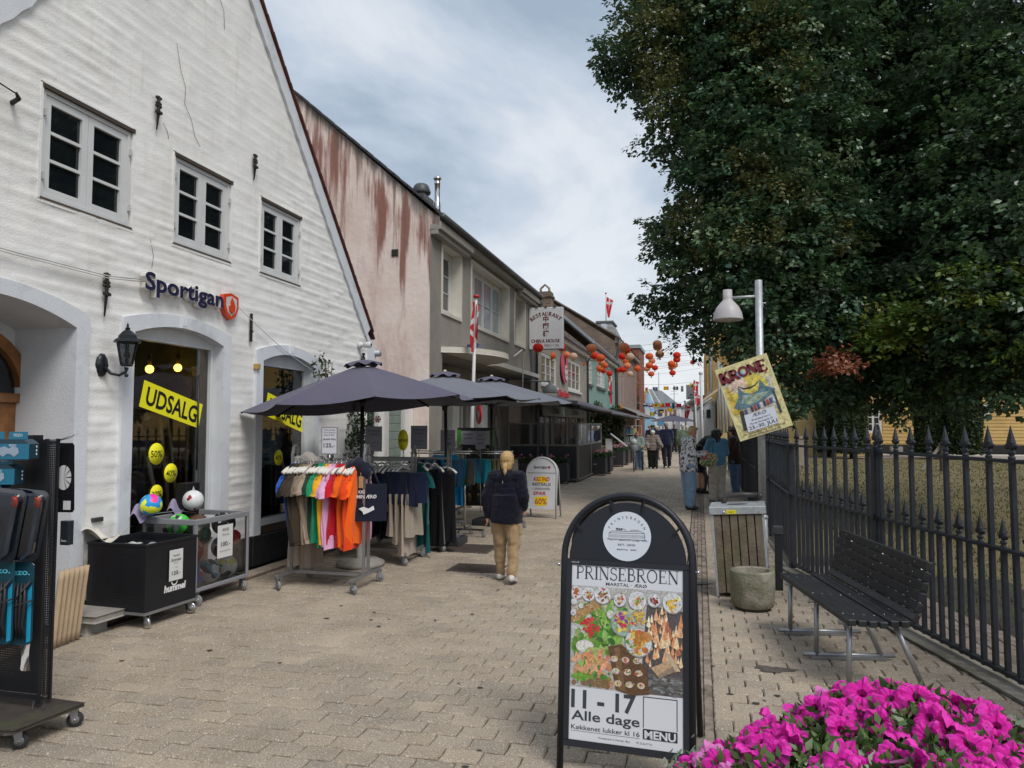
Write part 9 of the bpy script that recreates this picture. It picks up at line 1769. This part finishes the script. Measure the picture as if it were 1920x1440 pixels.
# ======== people ========
DEF=dict(pel=(0,0,.93),chest=(0,0,1.27),neck=(0,0,1.45),head=(0,.02,1.62),sh=(.175,0,1.41),el=(.225,-.02,1.14),wr=(.225,.05,.90),hip=(.085,0,.90),kn=(.092,.01,.50),an=(.092,-.02,.075),hd=(0,1,0))
def person(label,loc,rz,H,pose={},skin=(.50,.29,.20),hair=(.25,.15,.07),hs='short',top=(.1,.1,.1),topfn=None,bot=(.1,.1,.1),bots='long',shoe=(.5,.5,.5),hem=.86,sleeve=1.,vox=.02,headk=1.,thick=.018,grp=None,topmat='cloth',baggy=.012,look=None,wrinkle=1.,feet=(0,0)):
 t=thing('person',label,'person',loc,rz,grp);k=H/1.75;P={}
 for n in('pel','chest','neck','head'):P[n]=Vector(pose.get(n,DEF[n]))
 for n in('sh','el','wr','hip','kn','an'):
  for s,c in((1,'R'),(-1,'L')):
   v=pose.get(n+c);P[n+c]=Vector(v)if v is not None else Vector((DEF[n][0]*s,DEF[n][1],DEF[n][2]))
 hx=Vector(pose.get('hd',DEF['hd'])).normalized();hu=Vector((0,0,1))-hx*hx.z;hu=hu.normalized()if hu.length>.1 else Vector((0,0,1));hr_=hx.cross(hu).normalized()
 S_=Matrix.Scale(k,4);hk_=headk
 def torso(m,e,lo=0.):
  a,b,c=P['pel'],P['chest'],P['neck'];ax=(P['shR']-P['shL']).normalized();up=(c-a).normalized();fw=up.cross(ax).normalized()*-1
  for f,(rx,ry)in((-.16,(.150,.105)),(0,(.155,.110)),(.3,(.138,.10)),(.55,(.148,.105)),(.8,(.168,.11)),(1.,(.165,.10))):
   p=a.lerp(b,f)if f<=1 else b
   if f<0:p=a+(a-b)*(-f)
   T=Matrix(((*ax,0),(*fw,0),(*up,0),(0,0,0,1))).transposed();T.translation=p;o=m.T;m.T=(o or Matrix())@T;m.ball((0,0,0),1,14,sc=(rx+e,ry+e,.115+e));m.T=o
  capsule(m,P['shR'],.062+e,P['shL'],.062+e);capsule(m,P['chest'].lerp(c,.3),.10+e,c,.062+e*.6)
 def arm(m,c,e,cuff=1.):
  capsule(m,P['sh'+c],.052+e,P['el'+c],.040+e);w=P['el'+c].lerp(P['wr'+c],cuff)
  if cuff>.02:capsule(m,P['el'+c],.040+e,w,(.027+e*.85))
 def leg(m,c,e,to=1.,fl=0.):
  capsule(m,P['hip'+c],.088+e,P['kn'+c],.056+e);
  if to>.02:capsule(m,P['kn'+c],.056+e*.85,P['kn'+c].lerp(P['an'+c],to),.034+e*.8+fl*.6)
 m=MB(skin);m.T=S_;torso(m,-.006)
 for c in 'RL':arm(m,c,0);leg(m,c,0);
 capsule(m,P['neck']-Vector((0,0,.05)),.05,P['head']-hu*.06,.048)
 hc=P['head'];
 def hb(x,y,z,r,sc=(1,1,1)):
  p=hc+(hr_*x+hx*y+hu*z)*hk_;T=Matrix(((*hr_,0),(*hx,0),(*hu,0),(0,0,0,1))).transposed();T.translation=p;o=m.T;m.T=(o or Matrix())@T;m.ball((0,0,0),r*hk_,14,sc=sc);m.T=o
 hb(0,-.012,.025,.088,(.86,1.08,1));hb(0,.022,-.035,.064,(.88,1,1.15));hb(0,.045,-.082,.032,(1,.9,.8));hb(0,.088,-.018,.016,(.8,1,1.3));hb(.072,-.012,-.01,.018,(.4,.8,1.2));hb(-.072,-.012,-.01,.018,(.4,.8,1.2))
 for s,c in((1,'R'),(-1,'L')):
  w=P['wr'+c];d=(w-P['el'+c]).normalized();sd_=d.orthogonal().normalized()if abs(d.z)<.5 else Vector((0,1,0));sd_=(sd_-d*sd_.dot(d)).normalized();pl_=d.cross(sd_);
  capsule(m,w,.026,w+d*.055,.030)
  for q in range(4):o_=sd_*(.030-.020*q);L_=(.068,.078,.072,.056)[q];a_=w+d*.075+o_;b_=a_+d*L_*.5+pl_*s*.008;capsule(m,a_,.0095,b_,.0088,6);capsule(m,b_,.0088,b_+d*L_*.42+pl_*s*.022,.0072,6)
  a_=w+d*.02+sd_*.028;capsule(m,a_,.012,a_+d*.035+sd_*.026,.0095,6);capsule(m,a_+d*.035+sd_*.026,.0095,a_+d*.07+sd_*.026+pl_*s*.01,.008,6)
  f=P['an'+c];capsule(m,f,.036,f+Vector((0,.09,-.035)),.03)
 me=remesh(m,min(vox,.010 if vox<=.012 else vox*.72)*k,2);me.materials.append(M['skin']);link('body',me,t)
 fz=MB((.02,.018,.018));fz.T=S_
 def fp(x,y,z):return hc+(hr_*x+hx*y+hu*z)*hk_
 for s in(-1,1):fz.ball(fp(s*.031,.079,.005),.0085,8);fz.tube([fp(s*.046,.074,.026),fp(s*.03,.084,.030),fp(s*.016,.084,.025)],.0035,5,tuple(q*.6 for q in hair))
 fz.tube([fp(-.022,.074,-.055),fp(0,.083,-.058),fp(.022,.074,-.055)],.0042,5,(.30,.09,.08));fz.build('face_features','satin',t)
 wr_=lambda c:wrinkle*(.010*noise.noise(Vector((c.x*9,c.y*9,c.z*5)))+.006*noise.noise(Vector((c.x*20,c.y*20,c.z*24))))
 m=MB(bot);m.T=S_;e=thick*.8+baggy
 for f in(-.12,.06):p=P['pel']+(P['pel']-P['chest'])*(-f)if f>0 else P['pel']+(P['chest']-P['pel'])*f;m.ball(p,1,14,sc=(.158+e*.5,.118+e*.5,.11))
 to=dict(long=.93,shorts=0.0,skirt=.0)[bots]
 if bots=='shorts':
  for c in 'RL':capsule(m,P['hip'+c],.09+e,P['hip'+c].lerp(P['kn'+c],.78),.075+e)
 elif bots=='skirt':capsule(m,P['pel']-Vector((0,0,.05)),.15,P['pel']-Vector((0,0,.33)),.17)
 else:
  for c in 'RL':leg(m,c,e,to,baggy*.8)
 me=remesh(m,vox*k,2,disp=lambda c:wrinkle*(.012*noise.noise(Vector((c.x*9+c.z*4,c.y*9,c.z*11)))+.006*noise.noise(Vector((c.x*16-c.z*9,c.y*14+c.z*6,c.z*22+3)))));me.materials.append(M['cloth']);link('trousers' if bots=='long' else bots,me,t)
 m=MB(top);m.T=S_;torso(m,thick)
 hz_=hem-P['pel'].z
 o_T=m.T;m.T=S_@Matrix.Translation((P['pel'].x,P['pel'].y,0))@Matrix.Diagonal((.182+thick*1.3,.135+thick*1.3,1,1));m.lathe([(0,hem),(.97,hem),(1.0,hem+.05),(.92,P['pel'].z+.22),(.5,P['pel'].z+.24),(0,P['pel'].z+.24)],20);m.T=o_T;m.ball(P['pel']+Vector((0,0,min(0,hz_/2)+.05)),1,14,sc=(.162+thick,.122+thick,.13))
 for c in 'RL':arm(m,c,thick,max(0,(sleeve-.5)*2)*.97)
 if topmat=='puffer':
  fn_=lambda c:wr_(c)+.012*abs(math.sin(c.z*math.pi/.11))
 else:fn_=wr_
 if pose.get('hood'):q=P['neck']+Vector(pose['hood']);m.ball(q,1,12,sc=(.125,.075,.085));m.tube([P['neck']+Vector((.085*math.cos(a),.085*math.sin(a),-.0+.012*math.sin(a)))for a in[2*PI*i/14 for i in range(14)]],.034,8,closed=True)
 me=remesh(m,vox*k*.9,2,disp=fn_,colfn=(lambda c:topfn(c))if topfn else None);me.materials.append(M['cloth' if topmat=='puffer' else topmat]);link('jacket',me,t)
 for s,c in((1,'R'),(-1,'L')):
  m=MB(shoe);m.T=S_;f=P['an'+c];tip=pose.get('foot'+c,(0,.12,-.04));d=Vector(tip);capsule(m,f+Vector((0,-.03,-.02)),.048,f+Vector((0,0,.02)),.044);capsule(m,f+Vector((0,-.04,-.03)),.045,f+d*1.12,.041);sh=remesh(m,.013 if vox<.018 else .02,2);sh.materials.append(M['satin']);so=link('shoe',sh,t)
  m=MB((.05,.04,.035)if sum(shoe)>.6 else(.02,.02,.02));m.T=S_;dn=Vector((0,-.028*1,-.0));a_=f+Vector((0,-.05,-.066));b_=f+d+Vector((0,.02,-.028));m.bar(a_,b_,.075,.020);m.build('sole','satin',so,bevel=.004)
 m=MB(hair);m.T=S_
 def hbb(x,y,z,r,sc=(1,1,1)):hb_(m,x,y,z,r,sc)
 def hb_(m,x,y,z,r,sc):p=fp(x,y,z);T=Matrix(((*hr_,0),(*hx,0),(*hu,0),(0,0,0,1))).transposed();T.translation=p;o=m.T;m.T=(o or Matrix())@T;m.ball((0,0,0),r*hk_,14,sc=sc);m.T=o
 if hs=='helmet':
  hm=MB(hair if hair[0]>.4 else(.02,.02,.02));hm.T=S_;hb_(hm,0,-.01,.05,.105,(.95,1.2,.82));me=remesh(hm,.016,3);me.materials.append(M['gloss']);link('helmet',me,t)
  hm=MB((.1,.1,.1));hm.T=S_
  for i in(-1,0,1):hm.tube([fp(i*.04,.10,.09),fp(i*.04,0,.137),fp(i*.04,-.10,.10)],.008,5)
  hm.build('helmet_vents','satin',t);m2=MB((.25,.15,.08));m2.T=S_;hb_(m2,0,-.05,-.02,.07,(1,.8,1.1));me=remesh(m2,.02,1);me.materials.append(M['hair']);link('hair',me,t)
 elif hs!='bald':
  hbb(0,-.022,.036,.090,(.90,1.03,.98));hbb(0,-.042,-.01,.077,(.97,.78,1.0));hbb(0,.03,.08,.056,(1.05,1,.55))
  if hs=='pony':hbb(0,-.045,-.055,.066,(.95,.8,.8));a0=fp(0,-.105,-.045);capsule(m,a0,.026*hk_,a0+Vector((.008,-.030,-.018)),.030*hk_);capsule(m,a0+Vector((.008,-.030,-.018)),.030*hk_,a0+Vector((.012,-.045,-.085)),.021*hk_);capsule(m,a0+Vector((.012,-.045,-.085)),.021*hk_,a0+Vector((.010,-.045,-.125)),.007)
  if hs=='long':
   for x in(-.05,0,.05):capsule(m,fp(x,-.05,-.02),.045,fp(x*1.2,-.08,-.20),.035)
   capsule(m,fp(.07,0,.02),.03,fp(.075,.02,-.15),.02);capsule(m,fp(-.07,0,.02),.03,fp(-.075,.02,-.15),.02)
  if hs=='bun':hbb(0,-.12,.03,.04)
  if hs=='curly':
   for i in range(12):a=i*.7;hbb(.08*math.cos(a),-.02+.07*math.sin(a),.04+.03*math.sin(i),.04)
  if hs=='quiff':hbb(0,.05,.098,.04,(1.1,1,.7))
  me=remesh(m,(.009 if vox<.014 else .016)*k,2,disp=lambda c:.003*noise.noise(Vector((c.x*60,c.y*60,c.z*10)))+.002*noise.noise(Vector((c.x*160,c.y*160,c.z*40))),colfn=lambda c:tuple(q*(1+.35*noise.noise(Vector((c.x*120,c.y*120,c.z*18))))for q in hair));me.materials.append(M['hair']);link('hair',me,t)
 return t,P,k
NAVY=(.010,.010,.020)
t,P,k=person('blond child with a ponytail in dark navy fleece jacket and beige cargo trousers, walking away',(-2.02,7.80,0),R(-3),1.40,dict(head=(0,.045,1.585),neck=(0,.02,1.42),chest=(0,.01,1.25),shR=(.185,.01,1.38),shL=(-.185,.01,1.38),elR=(.27,-.06,1.13),elL=(-.265,-.05,1.12),wrR=(.215,.08,.97),wrL=(-.26,-.02,.86),hipR=(.09,0,.88),hipL=(-.09,0,.88),knR=(.115,-.03,.50),knL=(-.10,.05,.50),anR=(.135,-.18,.115),anL=(-.115,.10,.075),footR=(0,.10,-.075),footL=(0,.12,-.035),hood=(0,-.075,-.045),hd=(-.05,1,-.03)),skin=(.52,.27,.18),hair=(.46,.30,.13),hs='pony',top=NAVY,bot=(.33,.23,.125),shoe=(.60,.58,.54),hem=.775,vox=.0115,headk=1.20,thick=.033,topmat='fleece',baggy=.010,wrinkle=1.15)
m=MB((.30,.21,.11));m.T=Matrix.Scale(k,4)
for s in(-1,1):m.box(s*.135-.045*s-.0,s*.135+.045*s+.035*s,-.07,.05,.62,.78)if s>0 else m.box(-.205,-.13,-.05,.07,.62,.78)
m.build('cargo_pocket','cloth',t,bevel=.012)
m=MB((.06,.06,.09));m.T=Matrix.Scale(k,4);m.tube([(0,-.165,1.34),(0,-.172,1.30)],.004,5,(.3,.3,.32));m.lathe([(0,0),(.024,0)],14,at=(-.284,-.085,1.27),ax='x',col=(.3,.3,.33));m.build('jacket_badge','satin',t,recalc=False)
m=MB((.02,.02,.02));m.T=Matrix.Scale(k,4)
def hoodpat(c):v=noise.noise(Vector((c.x*24,c.y*24,c.z*24)))+.5*noise.noise(Vector((c.x*60,c.y*60,c.z*60)));return(.05,.05,.06)if v>.12 else(.60,.61,.62)
person('boy in black and white patterned hoodie and light jeans looking down at his hands',(-.23,15.35,0),R(-68),1.68,dict(head=(0,.10,1.60),neck=(0,.03,1.44),hd=(0,1,-.45),chest=(0,0,1.26),elR=(.20,.03,1.13),elL=(-.21,.04,1.13),wrR=(.12,.30,1.14),wrL=(-.10,.31,1.15),knR=(.095,.02,.5),anR=(.10,-.02,.075),knL=(-.09,.0,.5),anL=(-.09,.03,.075),hood=(0,-.08,-.02)),skin=(.58,.33,.23),hair=(.44,.30,.16),hs='quiff',topfn=hoodpat,bot=(.20,.30,.42),shoe=(.03,.03,.035),hem=.78,vox=.016,thick=.034,baggy=.026)
t,P,k=person('woman with long black hair in blue cardigan and baggy beige trousers carrying a floral bag',(.36,17.05,0),R(25),1.62,dict(head=(-.02,.07,1.58),hd=(-.3,1,-.35),elL=(-.24,.10,1.16),wrL=(-.15,.28,1.28),elR=(.25,.0,1.14),wrR=(.22,.18,1.05),anR=(.11,0,.075),anL=(-.11,.03,.075)),skin=(.45,.26,.18),hair=(.012,.010,.010),hs='long',top=(.10,.26,.42),bot=(.52,.48,.41),shoe=(.2,.18,.15),hem=.86,vox=.017,thick=.030,baggy=.038,wrinkle=1.6)
bg_=thing('floral_bag','green floral cloth bag on the shoulder of the woman in the blue cardigan','bag',(.19,16.83,.93),R(15))
def flor(c):v=noise.noise(c*26);w=noise.noise(c*31+Vector((5,1,2)));return(.55,.10,.07)if v>.28 else((.65,.58,.32)if w>.12 else((.04,.26,.18)if v>-.15 else(.16,.34,.08)))
m=MB();m.ball((0,0,0),1,14,sc=(.20,.11,.15));m.ball((-.08,0,-.05),1,12,sc=(.14,.09,.12));m.ball((.08,0,.02),1,12,sc=(.12,.09,.12));me=remesh(m,.014,2,disp=lambda c:.015*noise.noise(c*11),colfn=flor);me.materials.append(M['cloth']);link('bag_body',me,bg_)
m=MB((.06,.22,.12));m.tube([(-.08,.0,.12),(-.02,.02,.36),(.03,.10,.52),(.08,.16,.50)],.012,6);m.tube([(.1,.0,.12),(.06,.02,.36),(.05,.10,.52)],.012,6);m.build('strap','cloth',bg_)
person('man in black shirt, shorts and cycle helmet bending over his bicycle',(.02,19.1,0),R(-62),1.80,dict(pel=(0,-.12,.92),chest=(0,.12,1.20),neck=(0,.30,1.33),head=(0,.43,1.40),hd=(0,.8,-.7),shR=(.18,.25,1.28),shL=(-.18,.25,1.28),elR=(.22,.34,1.02),elL=(-.22,.34,1.02),wrR=(.15,.52,.95),wrL=(-.15,.52,.95),hipR=(.09,-.12,.88),hipL=(-.09,-.12,.88)),hair=(.02,.02,.02),hs='helmet',top=(.012,.012,.014),bot=(.012,.012,.014),bots='shorts',shoe=(.02,.02,.02),hem=.84,sleeve=.55,vox=.019,thick=.03)
person('dark-haired woman with a bun in brown jacket and blue jeans beside the railing',(.80,18.6,0),R(75),1.64,dict(head=(0,.07,1.59),hd=(0,1,-.3),elR=(.22,.05,1.14),wrR=(.12,.26,1.10),elL=(-.22,.05,1.14),wrL=(-.12,.26,1.10)),hair=(.05,.025,.018),hs='bun',top=(.045,.025,.02),bot=(.08,.15,.25),shoe=(.1,.1,.1),hem=.80,vox=.018,thick=.03,baggy=.02)
t_=thing('paper_stack','pale printed booklet held between the boy and the woman','booklet',(.08,16.1,1.05),.3);m=MB((.5,.12,.12));m.box(-.07,.07,-.01,.01,-.10,.10);m.build('cover','print',t_,bevel=.003);m=MB((.6,.6,.62));m.box(-.065,.065,-.013,-.011,.02,.09);m.build('white_panel','print',t_)
person('older man in dark navy shirt and trousers seen from behind in mid street',(-1.28,30.0,0),R(20),1.80,dict(elL=(-.26,-.04,1.13),wrL=(-.27,.03,.88),anR=(.15,.12,.075),knR=(.12,.06,.5),anL=(-.09,-.12,.075)),skin=(.30,.13,.08),hair=(.22,.19,.17),hs='short',top=(.010,.013,.035),bot=(.012,.013,.022),shoe=(.45,.43,.4),vox=.022,thick=.026,baggy=.018)
def sweater(c):return(.20,.25,.23)
person('smiling girl in grey-green sweater and jeans pushing a bicycle with a basket',(-2.28,28.75,0),R(175),1.46,dict(elR=(.26,.08,1.15),wrR=(.22,.30,1.06),elL=(-.26,.08,1.15),wrL=(-.22,.30,1.06),anR=(.1,.12,.075),head=(.03,.06,1.60),hd=(.05,1,-.1)),skin=(.42,.19,.12),hair=(.20,.12,.06),hs='short',top=(.21,.26,.24),bot=(.12,.19,.28),shoe=(.3,.27,.22),vox=.02,headk=1.12,thick=.035,baggy=.03,hem=.85)
person('child in white helmet, taupe puffer jacket and wide black trousers pushing a bicycle',(-1.78,29.6,0),R(178),1.50,dict(elR=(.28,.05,1.13),wrR=(.20,.26,1.02),elL=(-.30,.12,1.18),wrL=(-.42,.30,1.04),head=(0,.05,1.60)),skin=(.50,.25,.17),hair=(.62,.66,.62),hs='helmet',top=(.20,.165,.145),bot=(.010,.010,.012),shoe=(.5,.5,.5),vox=.02,headk=1.14,thick=.062,baggy=.05,topmat='puffer',hem=.84)
CR=[('woman in dark dotted coat with bare legs and a white hat walking away',-2.05,37.5,5,1.68,dict(hair=(.55,.53,.48),hs='curly',top=(.012,.014,.03),bot=(.012,.014,.03),bots='skirt',shoe=(.03,.03,.03),hem=.70,thick=.04)),('grey-haired woman in pale blue top behind the man in navy',-1.55,39.0,170,1.66,dict(hair=(.5,.5,.5),hs='short',top=(.25,.32,.38),bot=(.02,.02,.03))),('person with black helmet and dark jacket in the middle of the crowd',-2.5,41,10,1.72,dict(hs='helmet',hair=(.02,.02,.02),top=(.012,.014,.022),bot=(.03,.03,.05))),('curly blond person in navy top in the crowd behind the cyclists',-2.75,43,190,1.70,dict(hair=(.35,.20,.06),hs='curly',top=(.015,.025,.06),bot=(.02,.02,.03))),('person in black clothes at the left of the crowd',-4.0,46,160,1.74,dict(hair=(.02,.015,.012),top=(.01,.01,.012),bot=(.01,.01,.012))),('person in dark red top outside the brown building',-4.3,50,90,1.68,dict(hair=(.08,.05,.03),top=(.16,.02,.03),bot=(.02,.02,.03))),('grey-haired man in olive shirt behind the boy in the hoodie',-.66,30.5,8,1.78,dict(hair=(.5,.48,.44),top=(.12,.16,.11),bot=(.05,.05,.05),elR=1)),('dark-haired man in black by the black parasol',-1.5,46,180,1.76,dict(hair=(.02,.02,.02),top=(.015,.015,.015),bot=(.02,.02,.03),skin=(.35,.15,.10))),('person in light jacket deep in the street beyond the parasol',-2.9,56,0,1.72,dict(hair=(.3,.25,.2),top=(.4,.4,.38),bot=(.05,.06,.09))),('person in blue jacket far down the street on the left',-3.5,60,0,1.75,dict(hair=(.1,.07,.05),top=(.03,.08,.2),bot=(.03,.03,.04))),('person in white top far down the street',-2.2,52,180,1.68,dict(hair=(.2,.12,.08),top=(.5,.5,.5),bot=(.03,.04,.07))),('person in pink top far away near the white house',-3.0,64,0,1.66,dict(hair=(.3,.2,.1),top=(.45,.15,.2),bot=(.03,.04,.07))),('person in khaki top between the parasol and the flagpole',-.6,36,0,1.70,dict(hair=(.45,.42,.4),top=(.2,.19,.13),bot=(.05,.06,.09)))]
for lb,x,y,rz,H,kw in CR:kw.pop('elR',0);person(lb,(x,y,0),R(rz),H,dict(anR=(.1,.1*random.choice((-1,1)),.075),anL=(-.1,.08*random.choice((-1,1)),.075)),vox=.03,**kw)
for i,(x,y)in enumerate(((-4.55,24.3),(-4.1,24.6),(-4.75,25.8))):
 person(['seated blond guest in white behind the terrace glass','seated guest in dark clothes behind the terrace glass','seated guest in black at the back of the terrace'][i],(x,y,-.42),R(100*i),1.70,dict(knR=(.1,.42,.88),knL=(-.1,.42,.88),anR=(.1,.42,.5),anL=(-.1,.42,.5),wrR=(.15,.3,1.15),wrL=(-.15,.3,1.15)),hair=[(.5,.42,.3),(.03,.02,.02),(.1,.07,.05)][i],top=[(.5,.5,.5),(.02,.02,.02),(.03,.03,.03)][i],bot=(.02,.02,.03),vox=.03)
 # ======== bicycles ========
def bike(loc,rz,label,col,tyre=.02,basket=False,lean=0.,r=.34):
 t=thing('bicycle',label,'bicycle',loc,rz);t.rotation_euler=(lean,0,rz);w=.53
 for x in(-w,w):
  m=MB((.015,.015,.016));m.tube([(x+(r-tyre)*math.cos(a),0,r+(r-tyre)*math.sin(a))for a in[2*PI*i/28 for i in range(28)]],tyre,8,closed=True);wh=m.build('wheel','rubber',t)
  m=MB((.35,.35,.35));m.tube([(x+(r-tyre*2.1)*math.cos(a),0,r+(r-tyre*2.1)*math.sin(a))for a in[2*PI*i/28 for i in range(28)]],.008,6,closed=True);m.build('rim','satin',wh);m=MB((.3,.3,.3))
  for i in range(14):a=2*PI*i/14;m.tube([(x,.02*(-1)**i,r),(x+(r-.04)*math.cos(a),0,r+(r-.04)*math.sin(a))],.0018,4)
  m.lathe([(.02,-.04),(.02,.04)],8,at=(x,0,r),ax='y');m.build('spokes','satin',wh)
 bb=(-.08,0,.30);hd_=(w-.14,0,.80);st_=(-.22,0,.78);m=MB(col);m.tube([bb,hd_],.019,8);m.tube([(-.2,0,.70),(w-.15,0,.76)],.016,8);m.tube([bb,st_],.017,8);m.tube([bb,(-w,0,r)],.011,6);m.tube([(-.2,0,.68),(-w,0,r)],.009,6);m.tube([hd_,(w-.05,0,.45),(w,0,r)],.013,6);m.build('frame','gloss',t)
 m=MB((.02,.02,.02));m.tube([st_,(-.24,0,.92)],.012,6);m.ball((-.26,0,.94),.1,10,sc=(1.2,.6,.35));m.build('saddle','satin',t);m=MB((.3,.3,.3));m.tube([hd_,(w-.17,0,.98)],.013,6);m.tube([(w-.25,-.30,1.0),(w-.2,-.2,1.02),(w-.14,0,1.0),(w-.2,.2,1.02),(w-.25,.30,1.0)],.011,6);m.build('handlebar','satin',t)
 m=MB((.05,.05,.05));m.lathe([(.06,-.01),(.09,0),(.06,.01)],14,at=bb,ax='y');m.bar((bb[0],.05,bb[2]),(bb[0]+.12,.06,bb[2]-.12),.02,.01);m.box(bb[0]+.08,bb[0]+.17,.05,.13,bb[2]-.14,bb[2]-.12);m.bar((bb[0],-.05,bb[2]),(bb[0]-.12,-.06,bb[2]+.12),.02,.01);m.box(bb[0]-.17,bb[0]-.08,-.13,-.05,bb[2]+.12,bb[2]+.14);m.build('crank','satin',t)
 m=MB((.03,.03,.03));m.tube([(w+(r+.03)*math.cos(a),0,r+(r+.03)*math.sin(a))for a in[R(20+12*i)for i in range(12)]],.014,5);m.tube([(-w+(r+.03)*math.cos(a),0,r+(r+.03)*math.sin(a))for a in[R(20+12*i)for i in range(14)]],.014,5);m.build('mudguard','satin',t)
 m=MB((.4,.4,.35));m.ball((w-.02,0,.72),.04,8);m.build('headlight','gloss',t)
 if basket:m=MB((.20,.20,.21));m.lathe([(.12,0),(.17,.22),(.165,.22),(.11,.01)],14,at=(w+.02,0,.76));m.build('basket','satin',t)
 return t
b1=bike((-2.36,28.1,0),R(-88),'bicycle with wire basket and silver helmet pushed by the girl in the sweater',(.25,.15,.15),basket=True)
m=MB((.42,.43,.42));m.ball((0,0,0),1,16,sc=(.14,.16,.14));tag(m.build('helmet','gloss',loc=(-2.34,27.55,1.06)),'silver cycle helmet resting in the bicycle basket','helmet')
bike((-2.12,28.9,0),R(-86),'black bicycle with thick tyres pushed by the child in the white helmet',(.012,.012,.014),tyre=.032)
bike((.16,18.5,0),R(100),'black bicycle beneath the bending man, front wheel toward the camera',(.012,.012,.014),tyre=.03,r=.35)
